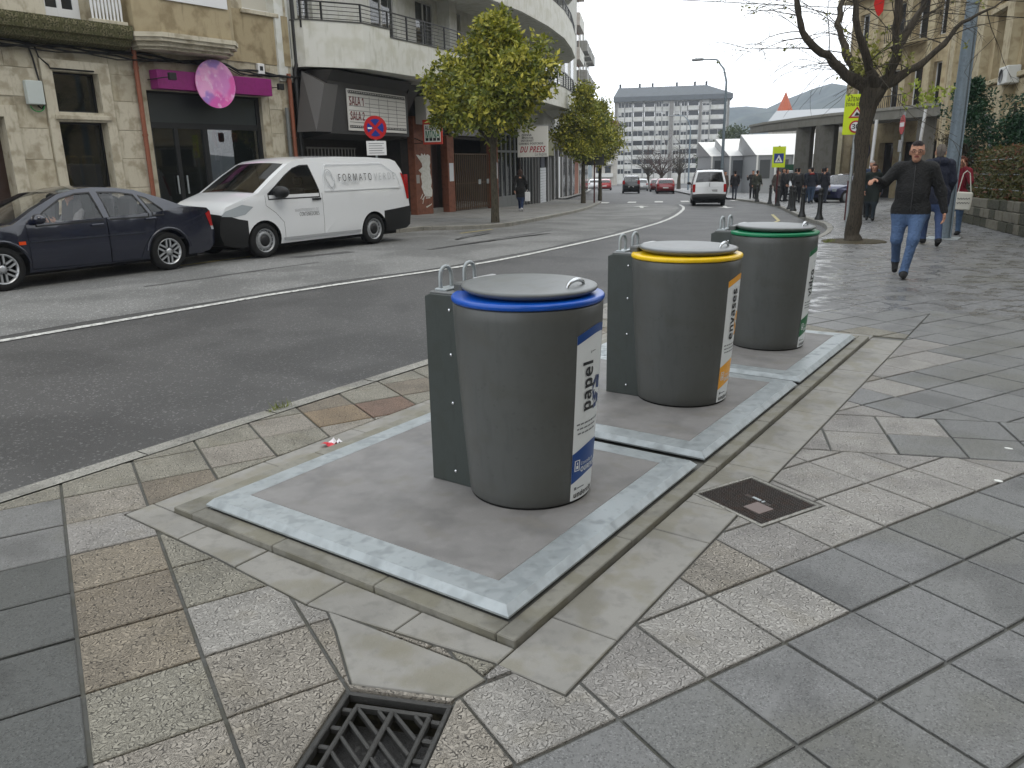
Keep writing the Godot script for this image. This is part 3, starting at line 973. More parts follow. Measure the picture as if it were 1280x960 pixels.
func bins():
	# concrete plinth under all three platforms
	var pt := thing("concrete_plinth", "long low grey concrete plinth under the three bin platforms", "plinth", Vector3.ZERO)
	var zj := [-1.878, -2.75, -3.73, -4.6, -5.51, -6.45, -7.43]
	for i in zj.size() - 1:
		for side in [[-1.42, -1.338], [-3.325, -3.18]]:
			var mb := MB.new()
			mb.cbox(Vector3((side[0] + side[1]) / 2, -0.0125, (zj[i] + zj[i + 1]) / 2), Vector3(side[1] - side[0] - 0.003, 0.075 + rng.randf_range(-0.002, 0.002), absf(zj[i + 1] - zj[i]) - 0.003), 0.004)
			part("edge_block", mb, mats.plinth, pt)
	for e in [[-1.878, -1.965], [-7.30, -7.43]]:
		var xe := [-3.18, -2.6, -2.0, -1.42]
		for i in 3:
			var mb := MB.new()
			mb.cbox(Vector3((xe[i] + xe[i + 1]) / 2, -0.0125, (e[0] + e[1]) / 2), Vector3(xe[i + 1] - xe[i] - 0.003, 0.075, absf(e[1] - e[0]) - 0.002), 0.004)
			part("edge_block", mb, mats.plinth, pt)
	var mbc := MB.new()
	mbc.span(Vector3(-3.179, -0.05, -1.966), Vector3(-1.421, 0.018, -7.299))
	part("core", mbc, mats.mortar, pt)

	var plastic := tmat("bin_plastic", Color(0.335, 0.342, 0.336), texs.plastic, 0.9, 0.42)
	var lidm := tmat("bin_lid", Color(0.43, 0.44, 0.44), texs.plastic, 0.7, 0.4)
	var boxm := tmat("bin_box_steel", Color(0.225, 0.25, 0.24), texs.plastic, 0.6, 0.45)
	var steel := mat("polished_steel", Color(0.8, 0.81, 0.82), 0.25, 1.0)
	var white := mat("sticker_white", Color(0.86, 0.875, 0.88), 0.4)
	var ink := mat("sticker_black", Color(0.08, 0.085, 0.1), 0.45)
	var soft_ink := mat("sticker_grey", Color(0.42, 0.43, 0.45), 0.45)
	var specs := [
		["papel", Color(0.02, 0.32, 0.72), Color(0.04, 0.25, 0.52), -2.914, "first recycling bin with blue rim and papel sticker, nearest the drain grate", "nearest bin platform, under the blue-rimmed bin", -1.962],
		["envases", Color(0.97, 0.80, 0.06), Color(0.91, 0.64, 0.16), -4.712, "recycling bin with yellow rim and envases sticker, middle of the three", "middle bin platform, under the yellow-rimmed bin", -3.765],
		["vidro", Color(0.02, 0.49, 0.32), Color(0.03, 0.40, 0.22), -6.50, "recycling bin with green rim and vidro sticker, farthest of the three", "farthest bin platform, under the green-rimmed bin", -5.55],
	]
	for s in specs:
		# ---- platform
		var z0: float = s[6]
		var pf := thing("bin_platform", s[5].insert(0, "galvanised framed grey plate, "), "platform", Vector3(-2.30, 0.02, z0 - 0.85), 0.0, "steel framed bin platforms")
		var hx := 0.878
		var hz := 0.853
		var w := 0.145
		var corners := [[-1, 1, 1, 1], [1, 1, 1, -1], [1, -1, -1, -1], [-1, -1, -1, 1]]
		for c in corners:
			var mb := MB.new()
			var o0 := Vector3(c[0] * hx, 0.024, c[1] * hz)
			var o1 := Vector3(c[2] * hx, 0.024, c[3] * hz)
			var m0 := Vector3(c[0] * (hx - 0.028), 0.05, c[1] * (hz - 0.028))
			var m1 := Vector3(c[2] * (hx - 0.028), 0.05, c[3] * (hz - 0.028))
			var i0 := Vector3(c[0] * (hx - w), 0.052, c[1] * (hz - w))
			var i1 := Vector3(c[2] * (hx - w), 0.052, c[3] * (hz - w))
			var dn := Vector3(0, -0.008, 0)
			mb.quad(o0, o1, m1, m0)
			mb.quad(m0, m1, i1, i0)
			mb.quad(o0 + dn, o1 + dn, o1, o0)
			mb.quad(i0 + dn * 2.0, o0 + dn, o1 + dn, i1 + dn * 2.0)
			part("frame_rail", mb, mats.galvanised, pf)
		var mb := MB.new()
		mb.cbox(Vector3(0, 0.024, 0), Vector3((hx - w) * 2 - 0.002, 0.058, (hz - w) * 2 - 0.002), 0.003)
		part("deck_plate", mb, mats.resin, pf)
		mb = MB.new()
		mb.span(Vector3(-hx + 0.06, 0.0, -hz + 0.06), Vector3(hx - 0.06, 0.012, hz - 0.06))
		part("under_frame", mb, mats.black, pf)
		# ---- bin
		var b := thing("recycling_bin", s[4], "recycling bin", Vector3(-1.965, 0.0, s[3]), 0.0, "underground recycling bins")
		mb = MB.new()
		var prof := [Vector2(0.281, 0.0735), Vector2(0.281, 0.084)]
		mb.lathe([Vector2(0.0, 0.0735), Vector2(0.283, 0.0735), Vector2(0.283, 0.09)], 48)
		part("base_ring", mb, mats.black, b)
		mb = MB.new()
		prof = [Vector2(0.27, 0.08), Vector2(0.284, 0.083)]
		for i in 19: prof.append(Vector2(bin_r(0.088 + i * 0.0493), 0.088 + i * 0.0493))
		prof.append(Vector2(0.336, 0.9815))
		prof.append(Vector2(0.30, 0.983))
		mb.lathe(prof, 64)
		part("body", mb, plastic, b)
		var rim := tmat("rim_" + s[0], s[1], texs.plastic, 0.5, 0.3)
		mb = MB.new()
		mb.lathe([Vector2(0.325, 0.983), Vector2(0.341, 0.986), Vector2(0.3455, 0.993), Vector2(0.3455, 1.003), Vector2(0.342, 1.009), Vector2(0.334, 1.012), Vector2(0.20, 1.016), Vector2(0, 1.016)], 64)
		part("rim", mb, rim, b)
		mb = MB.new()
		var tilt := Basis(Vector3(0, 0, 1), deg_to_rad(-1.2))
		var lp := [Vector2(0.0, 1.018), Vector2(0.262, 1.018), Vector2(0.288, 1.026), Vector2(0.303, 1.037), Vector2(0.306, 1.044), Vector2(0.303, 1.050), Vector2(0.29, 1.0535), Vector2(0.2, 1.058), Vector2(0.1, 1.0605), Vector2(0.0, 1.061)]
		mb.lathe(lp, 64, Vector3(-0.012, 0.002, 0), tilt)
		var lid := part("lid", mb, lidm, b)
		# lid handle: a polished arch on the pavement side
		mb = MB.new()
		var hp := []
		for i in 11:
			var t := i * PI / 10.0
			hp.append(Vector3(0.232, 1.048 + 0.032 * sin(t), -0.03 - 0.072 * cos(t)))
		var hr := []
		for i in 11: hr.append(0.0055 + 0.004 * sin(i * PI / 10.0))
		mb.tube(hp, hr, 8)
		part("handle", mb, steel, lid)
		mb = MB.new()
		mb.cbox(Vector3(-0.285, 1.052, -0.06), Vector3(0.03, 0.018, 0.15), 0.004)
		part("hinge", mb, mat("hinge_steel", Color(0.72, 0.72, 0.72), 0.4, 0.7), lid)
		mb = MB.new()
		mb.cbox(Vector3(-0.315, 1.022, -0.02), Vector3(0.06, 0.05, 0.26), 0.008)
		part("hinge_block", mb, plastic, b)
		# ---- sticker
		var st := wrap_band(b, "sticker", 72.0, 112.0, func(_a): return 0.088, func(a): return 0.86 + 0.035 * sin((a - 72.0) / 40.0 * 2.4), 0.0012, white)
		var band := mat("band_" + s[0], s[2], 0.38)
		var top_lo := func(a): return 0.822 + 0.036 * sin((a - 72.0) / 40.0 * 2.3)
		wrap_band(st, "colour_band", 72.0, 112.0, top_lo, func(a): return 0.8605 + 0.035 * sin((a - 72.0) / 40.0 * 2.4), 0.0022, band)
		wrap_band(st, "colour_band", 72.0, 112.0, func(a): return 0.172 + 0.035 * sin((a - 72.0) / 40.0 * 2.3), func(a): return 0.318 + 0.036 * sin((a - 72.0) / 40.0 * 2.3), 0.0022, band)
		var word: String = s[0]
		var hgt: float = {"papel": 0.07, "envases": 0.066, "vidro": 0.07}[word]
		wrap_text(st, word, hgt, font_bold, ink, 85.8, {"papel": 0.513, "envases": 0.49, "vidro": 0.50}[word], 0.0045, true, 0.92)
		wrap_text(st, "Concello de", 0.016, font_sans, white, 83.0, 0.262, 0.0032, false)
		wrap_text(st, "OURENSE", 0.024, font_bold, white, 83.0, 0.232, 0.0032, false)
		wrap_text(st, "undercity", 0.026, font_bold, ink, 76.0, 0.112, 0.0024, false)
		mb = MB.new()   # crest on the lower band
		wrap_bar(mb, 75.0, 76.0, 0.232, 0.285, 0.0, 0.0032); wrap_bar(mb, 80.4, 81.4, 0.232, 0.285, 0.0, 0.0032)
		wrap_bar(mb, 76.0, 80.4, 0.232, 0.236, 0.0, 0.0032); wrap_bar(mb, 76.0, 80.4, 0.281, 0.285, 0.0, 0.0032)
		wrap_bar(mb, 77.0, 79.6, 0.242, 0.258, 0.0, 0.0032); wrap_bar(mb, 77.8, 79.0, 0.262, 0.274, 0.0, 0.0032)
		part("crest", mb, white, st)
		mb = MB.new()   # small print, too fine to read
		for r in 3:
			var a := 75.0 + r * 0.8
			while a < 106.0 - r * 3.0:
				var l := rng.randf_range(2.0, 5.5)
				wrap_bar(mb, a, a + l, 0.452 - r * 0.022, 0.459 - r * 0.022, 0.001, 0.0024)
				a += l + 1.0
		wrap_bar(mb, 90.0, 95.0, 0.778, 0.781, 0.002, 0.0024); wrap_bar(mb, 88.6, 89.4, 0.772, 0.784, 0.0, 0.0024)
		wrap_bar(mb, 76.0, 79.0, 0.138, 0.152, 0.0, 0.0024); wrap_bar(mb, 80.0, 90.0, 0.141, 0.147, 0.0, 0.0024)
		part("small_print", mb, soft_ink, st)
		mb = MB.new()   # recycling emblem: folded arrows
		for q in [[95.0, 98.0, 0.545, 0.585, 0.012], [98.0, 102.0, 0.53, 0.565, 0.02], [95.0, 99.5, 0.6, 0.635, 0.03], [100.5, 108.0, 0.60, 0.66, -0.01], [103.0, 109.0, 0.535, 0.575, -0.02], [97.0, 104.0, 0.505, 0.528, 0.004], [93.8, 95.0, 0.578, 0.62, 0.01]]:
			wrap_bar(mb, q[0], q[1], q[2], q[3], q[4], 0.0024)
		part("emblem", mb, mat("emblem_" + s[0], (s[2] as Color).lerp(Color(0.1, 0.13, 0.3), 0.55 if s[0] == "papel" else 0.0), 0.4), st)
		# ---- service box with lifting loops
		mb = MB.new()
		var pr2 := PackedVector2Array([Vector2(-0.465, 0.0735), Vector2(-0.19, 0.0735), Vector2(-0.19, 1.0), Vector2(-0.43, 1.0), Vector2(-0.465, 0.985)])
		mb.prism(pr2, -0.176, 0.176, Vector3.ZERO, Basis(), 0.004)
		var bx := part("service_box", mb, boxm, b)
		mb = MB.new()
		mb.cbox(Vector3(-0.32, 1.004, 0), Vector3(0.235, 0.012, 0.34), 0.004)
		part("box_top", mb, lidm, bx)
		for h in [0.93, 0.72, 0.485, 0.14]:
			mb = MB.new()
			mb.lathe([Vector2(0.0085, 0.0), Vector2(0.0085, 0.003), Vector2(0.006, 0.006), Vector2(0.0, 0.007)], 10, Vector3(-0.315, h, 0.176), Basis(Vector3.RIGHT, PI / 2))
			part("screw", mb, steel, bx)
		for zc in [0.085, -0.095]:
			mb = MB.new()
			var lpz := []
			lpz.append(Vector3(-0.405, 1.0, zc + 0.04)); lpz.append(Vector3(-0.405, 1.075, zc + 0.04))
			for i in range(1, 8): lpz.append(Vector3(-0.405, 1.075 + 0.04 * sin(i * PI / 8.0), zc + 0.04 * cos(i * PI / 8.0)))
			lpz.append(Vector3(-0.405, 1.075, zc - 0.04)); lpz.append(Vector3(-0.405, 1.0, zc - 0.04))
			mb.tube(lpz, 0.0095, 10)
			var lp2 := part("lifting_loop", mb, mats.galvanised, b)
			mb = MB.new()
			mb.cbox(Vector3(-0.39, 1.014, zc), Vector3(0.07, 0.012, 0.12), 0.003)
			part("loop_plate", mb, mats.galvanised, lp2)

# ------------------------------------------------------------------ buildings (local x along the facade, z out towards the street)
func wall_grid(u0: float, u1: float, h0: float, h1: float, holes: Array, zf: float, th: float) -> MB:
	var mb := MB.new()
	var us := [u0, u1]
	var hs := [h0, h1]
	for o in holes:
		us.append_array([clampf(o[0], u0, u1), clampf(o[1], u0, u1)]); hs.append_array([clampf(o[2], h0, h1), clampf(o[3], h0, h1)])
	us.sort(); hs.sort()
	var solid := func(i: int, j: int) -> bool:
		if i < 0 or j < 0 or i >= us.size() - 1 or j >= hs.size() - 1: return false
		var cu: float = (us[i] + us[i + 1]) / 2
		var ch: float = (hs[j] + hs[j + 1]) / 2
		for o in holes:
			if cu > o[0] and cu < o[1] and ch > o[2] and ch < o[3]: return false
		return true
	var zb := zf - th
	for i in us.size() - 1:
		if us[i + 1] - us[i] < 1e-5: continue
		for j in hs.size() - 1:
			if hs[j + 1] - hs[j] < 1e-5 or not solid.call(i, j): continue
			var a: float = us[i]
			var b: float = us[i + 1]
			var c: float = hs[j]
			var d: float = hs[j + 1]
			mb.quad(Vector3(a, c, zf), Vector3(b, c, zf), Vector3(b, d, zf), Vector3(a, d, zf))
			mb.quad(Vector3(b, c, zb), Vector3(a, c, zb), Vector3(a, d, zb), Vector3(b, d, zb))
			# neighbours, skipping cells of no size
			var il := i - 1
			while il >= 0 and us[il + 1] - us[il] < 1e-5: il -= 1
			var ir := i + 1
			while ir < us.size() - 1 and us[ir + 1] - us[ir] < 1e-5: ir += 1
			var jl := j - 1
			while jl >= 0 and hs[jl + 1] - hs[jl] < 1e-5: jl -= 1
			var jr := j + 1
			while jr < hs.size() - 1 and hs[jr + 1] - hs[jr] < 1e-5: jr += 1
			if not solid.call(il, j): mb.quad(Vector3(a, c, zb), Vector3(a, c, zf), Vector3(a, d, zf), Vector3(a, d, zb))
			if not solid.call(ir, j): mb.quad(Vector3(b, c, zf), Vector3(b, c, zb), Vector3(b, d, zb), Vector3(b, d, zf))
			if not solid.call(i, jl): mb.quad(Vector3(a, c, zb), Vector3(b, c, zb), Vector3(b, c, zf), Vector3(a, c, zf))
			if not solid.call(i, jr): mb.quad(Vector3(a, d, zf), Vector3(b, d, zf), Vector3(b, d, zb), Vector3(a, d, zb))
	return mb
func spart(parent: Node3D, called: String, a: Vector3, b: Vector3, m: Material, ch := 0.0) -> MeshInstance3D:
	var mb := MB.new()
	if ch > 0.0: mb.cbox((a + b) / 2, (b - a).abs(), ch)
	else: mb.span(a, b)
	return part(called, mb, m, parent)
func window_in(parent: Node3D, u0: float, u1: float, h0: float, h1: float, z: float, fm: Material, gm: Material, fw := 0.05, called := "window") -> MeshInstance3D:
	var mb := wall_grid(u0 + 0.002, u1 - 0.002, h0 + 0.002, h1 - 0.002, [[u0 + fw, u1 - fw, h0 + fw, h1 - fw]], z, 0.06)
	var w := part(called, mb, fm, parent)
	mb = MB.new()
	mb.span(Vector3(u0 + fw, h0 + fw, z - 0.035), Vector3(u1 - fw, h1 - fw, z - 0.028))
	part("pane", mb, gm, w)
	return w

func buildings():
	stone_building()
	concrete_building()
	right_buildings()
	left_street_end()
	near_side_block()

func near_side_block():
	# unseen block behind the camera, added to shade pavement, facades and the glass opposite
	var B := thing("added_shade_block", "unseen five storey rendered block, added behind the camera to shade the street", "building", Vector3(8.5, 0, -13.0), -PI / 2)
	var holes := []
	for f in 5:
		for k in 10: holes.append([1.5 + k * 3.6, 3.1 + k * 3.6, 0.9 + f * 3.1, 2.7 + f * 3.1])
	part("wall", wall_grid(0.0, 38.0, -0.4, 16.0, holes, 0.0, 0.4), tmat("near_render", Color(0.6, 0.56, 0.5), texs.plaster, 3.0, 0.85), B)
	for o in holes: window_in(B, o[0], o[1], o[2], o[3], -0.2, mat("white_paint", Color(0.86, 0.865, 0.87), 0.5), mat("dark_window", Color(0.12, 0.125, 0.13), 0.12), 0.08)
	spart(B, "end_wall", Vector3(0.0, -0.4, -10.0), Vector3(0.3, 16.0, -0.41), mats.near_render)
	spart(B, "roof", Vector3(-0.3, 16.0, -10.0), Vector3(38.3, 16.4, 0.5), mats.near_render)

func stone_building():
	var B := thing("stone_building", "beige ashlar stone building with purple shop sign and mossy ledge", "building", Vector3(-18.5, 0, 0), PI / 2)
	var stone := tmat("ashlar", Color(0.775, 0.75, 0.69), texs.stone, 1.9, 0.85, texs.granite_h, 0.25)
	detail(stone, texs.coarse, 5.3)
	var stone2 := tmat("ashlar_pale", Color(0.80, 0.78, 0.73), texs.stone, 1.7, 0.85, texs.granite_h, 0.25)
	var ochre := tmat("ochre_render", Color(0.69, 0.64, 0.535), texs.stone, 2.3, 0.85)
	var moss := tmat("mossy_stone", Color(0.62, 0.60, 0.52), texs.moss, 0.8, 0.95, texs.granite_h, 0.6)
	var dark := mat("shop_frame", Color(0.09, 0.095, 0.1), 0.5)
	var gl := glass("shop_glass", Color(0.07, 0.085, 0.085), 0.62)
	var glw := glass("window_glass", Color(0.05, 0.07, 0.065), 0.7)
	var white := mat("white_paint", Color(0.86, 0.865, 0.87), 0.5)
	var inside := mat("dim_interior", Color(0.28, 0.28, 0.27), 0.9)
	var holes := [[9.15, 10.15, 2.86, 3.70], [9.12, 10.2, 0.45, 2.66], [11.3, 14.62, -1.0, 3.44], [6.6, 8.02, -1.0, 2.72], [9.12, 9.98, 4.7, 7.4], [14.3, 15.3, 5.6, 7.2], [5.5, 6.6, 4.7, 7.4]]
	part("wall", wall_grid(-6.0, 15.72, -0.6, 12.0, holes, 0.0, 0.45), stone, B)
	# ashlar blocks: courses with open joints, proud of the wall behind
	var keep := [[8.9, 10.45, 0.0, 3.95], [11.1, 14.85, -1, 4.2], [6.4, 8.28, -1, 2.95]]
	var hs := [-0.1, 0.55, 1.2, 1.86, 2.5, 3.14, 3.72, 4.28]
	for j in hs.size() - 1:
		var cuts := []
		var u := 3.0 + (0.5 if j % 2 else 0.0)
		while u < 15.6:
			var w := rng.randf_range(0.85, 1.25)
			cuts.append([u, min(u + w, 15.3)])
			u += w
		for k in keep:
			var c2 := []
			for c in cuts:
				if hs[j + 1] <= k[2] + 0.02 or hs[j] >= k[3] - 0.02 or c[1] <= k[0] or c[0] >= k[1]: c2.append(c)
				else:
					if c[0] < k[0] - 0.06: c2.append([c[0], k[0]])
					if c[1] > k[1] + 0.06: c2.append([k[1], c[1]])
			cuts = c2
		for c in cuts:
			if c[1] - c[0] < 0.08: continue
			spart(B, "stone_block", Vector3(c[0] + 0.004, hs[j] + 0.004, -0.02), Vector3(c[1] - 0.004, hs[j + 1] - 0.004, 0.02 + rng.randf_range(-0.003, 0.004)), stone if rng.randf() < 0.6 else stone2, 0.006)
	# window with moulded stone surround
	var s := part("window_surround", wall_grid(8.92, 10.42, 0.2, 3.93, [[9.15, 10.15, 2.86, 3.70], [9.12, 10.2, 0.45, 2.66]], 0.075, 0.07), stone2, B)
	spart(s, "sill", Vector3(9.05, 2.70, 0.08), Vector3(10.3, 2.80, 0.12), stone2, 0.01)
	window_in(B, 9.15, 10.15, 2.86, 3.70, -0.16, dark, glw, 0.04)
	window_in(B, 9.12, 10.2, 0.45, 2.66, -0.2, dark, glw, 0.04)
	spart(B, "window_backing", Vector3(9.0, 0.3, -0.7), Vector3(10.4, 3.8, -0.65), inside)
	for k in 2:
		spart(B, "yellow_garment", Vector3(9.42 + k * 0.36, 1.2, -0.55), Vector3(9.7 + k * 0.36, 1.95, -0.45), mat("yellow_cloth", Color(0.85, 0.7, 0.08), 0.8), 0.04)
	# left doorway
	part("door_surround", wall_grid(6.4, 8.28, -0.3, 2.95, [[6.6, 8.02, -1, 2.72]], 0.075, 0.07), stone2, B)
	spart(B, "door", Vector3(6.6, -0.2, -0.34), Vector3(8.02, 2.72, -0.28), mat("brown_door", Color(0.2, 0.13, 0.1), 0.6))
	# shop front
	var sf := part("shop_front", wall_grid(11.3, 14.62, -0.2, 3.44, [[11.4, 11.98, 0.05, 2.58], [12.08, 12.78, 0.05, 2.58], [12.92, 14.5, 0.35, 2.58], [11.4, 14.5, 2.72, 3.38]], -0.12, 0.08), dark, B)
	for r in [[11.4, 11.98, 0.05, 2.58], [12.08, 12.78, 0.05, 2.58], [12.92, 14.5, 0.35, 2.58]]:
		spart(sf, "pane", Vector3(r[0], r[2], -0.165), Vector3(r[1], r[3], -0.158), gl)
	spart(sf, "transom_panel", Vector3(11.4, 2.72, -0.18), Vector3(14.5, 3.38, -0.15), mat("transom_grey", Color(0.2, 0.22, 0.225), 0.35))
	for q in [11.9, 12.16]: spart(sf, "door_handle", Vector3(q - 0.015, 1.0, -0.11), Vector3(q + 0.015, 1.45, -0.07), mats.galvanised, 0.005)
	spart(B, "shop_back_wall", Vector3(11.0, -0.2, -3.4), Vector3(15.0, 3.4, -3.3), inside)
	spart(B, "shop_floor", Vector3(11.0, -0.25, -3.4), Vector3(15.0, -0.02, -0.2), inside)
	for k in 2: spart(B, "red_garment", Vector3(13.4 + k * 0.42, 2.28, -0.4), Vector3(13.58 + k * 0.42, 2.52, -0.34), mat("red_cloth", Color(0.6, 0.1, 0.14), 0.8), 0.03)
	# sign with its round watercolour disc
	var sg := thing("shop_sign", "purple shop sign bar with pink watercolour disc, over the shop front", "shop sign", Vector3(-18.5, 0, 0), PI / 2)
	var purple := tmat("sign_purple", Color(0.55, 0.13, 0.45), texs.plastic, 1.0, 0.4)
	spart(sg, "sign_box", Vector3(11.42, 3.455, 0.03), Vector3(14.74, 3.885, 0.35), purple, 0.008)
	make_tex("watercolour", 512, Color(0.86, 0.55, 0.80), [[nb.coarse, 0.35, 0.6, Color(0.93, 0.68, 0.85), 0.9], [nb.coarse2, 0.55, 0.8, Color(0.62, 0.50, 0.80), 0.9], [nb.patch, 0.55, 0.75, Color(0.90, 0.36, 0.68), 0.8], [nb.mid, 0.6, 0.85, Color(0.96, 0.86, 0.93), 0.6]])
	var mb := MB.new()
	mb.lathe([Vector2(0, -0.015), Vector2(0.57, -0.015), Vector2(0.575, 0.0), Vector2(0.57, 0.015), Vector2(0, 0.015)], 48, Vector3(12.96, 3.645, 0.40), Basis(Vector3.RIGHT, PI / 2), false)
	part("disc", mb, tmat("watercolour", Color(1, 1, 1), texs.watercolour, 4.5, 0.4), sg)
	for q in [[11.55, 0.75], [14.95, 0.45]]:
		mb = MB.new()
		mb.cbox(Vector3(q[0], 3.70, q[1]), Vector3(0.18, 0.16, 0.1), 0.01)
		mb.tube([Vector3(q[0] - 0.2, 3.66, 0.05), Vector3(q[0] - 0.12, 3.68, q[1] - 0.1), Vector3(q[0], 3.69, q[1])], 0.012, 6)
		part("floodlight", mb, dark, sg)
	var al := thing("alarm_box", "small white alarm box above the purple sign", "alarm box", Vector3(-18.48, 4.02, -14.64), PI / 2)
	spart(al, "case", Vector3(-0.11, 0, 0), Vector3(0.11, 0.27, 0.1), white, 0.012)
	spart(al, "badge", Vector3(-0.05, 0.09, 0.1), Vector3(0.05, 0.2, 0.104), mat("dark_badge", Color(0.15, 0.15, 0.17), 0.5))
	# drain pipes
	var pm := tmat("terracotta_pipe", Color(0.56, 0.33, 0.24), texs.plastic, 0.7, 0.55)
	for q in [[11.06, -0.2, 9.0, 0.055, pm, "terracotta drainpipe left of the purple sign", "drainpipe"], [15.55, -0.3, 4.1, 0.06, pm, "terracotta drainpipe at the corner of the stone building", "drainpipe"], [15.37, -0.3, 3.2, 0.05, mat("grey_pipe", Color(0.42, 0.43, 0.43), 0.5), "grey pipe beside the corner of the stone building", "drainpipe"]]:
		var dp := thing("drainpipe", q[5], q[6], Vector3(-18.5, 0, 0), PI / 2)
		mb = MB.new()
		mb.tube([Vector3(q[0], q[1], 0.11), Vector3(q[0], q[2], 0.11)], q[3], 10)
		part("pipe", mb, q[4], dp)
		for h in [0.6, 2.4, 3.9]:
			if h > q[2]: continue
			mb = MB.new()
			mb.lathe([Vector2(q[3] + 0.012, h - 0.025), Vector2(q[3] + 0.012, h + 0.025)], 10, Vector3(q[0], 0, 0.11))
			part("bracket", mb, q[4], dp)
	# ledge with moss, parapet, balcony
	mb = MB.new()
	mb.prism(v2([0.0, 4.22, 0.35, 4.30, 0.42, 4.42, 0.5, 4.45, 0.55, 4.62, 0.55, 4.72, 0.0, 4.75]), -5.0, 10.85, Vector3.ZERO, Basis(Vector3(0, 0, 1), Vector3(0, 1, 0), Vector3(1, 0, 0)))
	part("ledge", mb, moss, B)
	spart(B, "parapet", Vector3(-2.0, 4.72, 0.3), Vector3(9.05, 5.3, 0.42), stone2, 0.01)
	var bd := window_in(B, 9.12, 9.98, 4.72, 7.4, 0.02, white, mat("dark_pane", Color(0.12, 0.13, 0.14), 0.1), 0.14, "balcony_door")
	spart(bd, "mullion", Vector3(9.5, 4.76, 0.0), Vector3(9.6, 7.3, 0.03), white)
	spart(bd, "kick_panel", Vector3(9.26, 4.8, -0.01), Vector3(9.84, 4.98, 0.025), white)
	for k in 9:
		var uu := 10.05 + k * 0.082
		mb = MB.new()
		mb.lathe([Vector2(0.03, 4.76), Vector2(0.022, 4.85), Vector2(0.032, 5.1), Vector2(0.02, 5.5), Vector2(0.03, 5.7)], 8, Vector3(uu, 0, 0.4))
		part("baluster", mb, white, B)
	spart(B, "baluster_rail", Vector3(10.0, 5.7, 0.34), Vector3(10.8, 5.78, 0.46), white, 0.01)
	spart(B, "baluster_base", Vector3(10.0, 4.72, 0.3), Vector3(10.8, 4.8, 0.48), stone2, 0.01)
	# bay with canted sides on a moulded base
	var bay := [Vector2(10.9, 0.0), Vector2(10.92, 0.5), Vector2(11.35, 0.86), Vector2(13.2, 0.9), Vector2(13.55, 0.55), Vector2(13.6, 0.0)]
	mb = MB.new()
	mb.prism(pl(bay), 4.62, 9.0, Vector3.ZERO, FLAT)
	var by := part("bay", mb, ochre, B)
	var grow := func(k: float) -> PackedVector2Array:
		var r := []
		for p in bay: r.append(Vector2(12.25 + (p.x - 12.25) * (1.0 + k * 0.4), p.y * (1.0 + k)))
		return pl(r)
	for t in [[4.52, 4.62, 0.10], [4.44, 4.52, 0.05], [4.34, 4.44, -0.08], [4.28, 4.34, -0.2]]:
		mb = MB.new()
		mb.prism(grow.call(t[2]), t[0], t[1], Vector3.ZERO, FLAT)
		part("bay_moulding", mb, stone2, by)
	mb = MB.new()
	mb.prism(pl([Vector2(11.4, 0.875), Vector2(13.15, 0.915), Vector2(13.15, 0.94), Vector2(11.4, 0.9)]), 5.32, 7.6, Vector3.ZERO, FLAT)
	part("bay_window", mb, white, by)
	spart(B, "right_cladding", Vector3(13.62, 4.3, -0.01), Vector3(15.74, 5.58, 0.03), ochre)
	var wr := window_in(B, 14.3, 15.3, 5.6, 7.2, -0.12, white, mat("blind", Color(0.75, 0.74, 0.7), 0.8), 0.06)
	spart(wr, "sill", Vector3(14.2, 5.5, 0.0), Vector3(15.4, 5.6, 0.1), stone2, 0.01)
	# cables
	var cm := mat("cable_black", Color(0.06, 0.06, 0.06), 0.7)
	for k in 4:
		var cb := thing("facade_cable", ["thick black cable slung under the mossy ledge", "second black cable under the ledge, sagging by the drainpipe", "third black cable along the stone building, below the bay", "thin black cable running under the ledge to the corner"][k], "cable", Vector3(-18.5, 0, 0), PI / 2)
		var pts := []
		for i in 40:
			var u := 3.0 + i * 0.33
			pts.append(Vector3(u, 4.20 - 0.035 * k - 0.05 * sin(u * 1.1 + k) * sin(u * 0.7) - (0.12 if u > 13.6 else 0.0) + 0.03 * sin(u * 4.0 + k * 2.0), 0.09 + 0.03 * k))
		mb = MB.new()
		mb.tube(pts, [0.03, 0.022, 0.02, 0.014][k], 6)
		part("cable", mb, cm, cb)
	for k in 2:
		var dc := thing("facade_cable", ["black cable dropping from the ledge to the white meter box", "black cable bending down beside the upper window"][k], "cable", Vector3(-18.5, 0, 0), PI / 2)
		mb = MB.new()
		if k == 0: mb.tube([Vector3(8.73, 4.2, 0.07), Vector3(8.80, 3.9, 0.06), Vector3(8.86, 3.4, 0.06), Vector3(8.88, 2.98, 0.06), Vector3(8.8, 2.9, 0.08), Vector3(8.72, 2.96, 0.1)], 0.018, 6)
		else: mb.tube([Vector3(8.86, 4.2, 0.07), Vector3(8.92, 3.95, 0.06), Vector3(9.08, 3.80, 0.1), Vector3(9.1, 3.74, 0.1), Vector3(10.05, 3.74, 0.1)], 0.016, 6)
		part("cable", mb, cm, dc)
	var ub := thing("meter_box", "pale grey meter box with a green wire on the stone wall", "meter box", Vector3(-18.5, 2.98, -8.69), PI / 2)
	spart(ub, "case", Vector3(-0.17, 0, 0.02), Vector3(0.17, 0.48, 0.17), mat("pale_grey_plastic", Color(0.72, 0.75, 0.74), 0.5), 0.015)
	mb = MB.new()
	var gp := []
	for i in 9: gp.append(Vector3(0.02 + 0.14 * cos(PI + i * PI / 8.0), -0.02 - 0.12 * sin(i * PI / 8.0), 0.1))
	mb.tube(gp, 0.012, 6)
	part("green_wire", mb, mat("green_wire", Color(0.1, 0.5, 0.22), 0.5), ub)

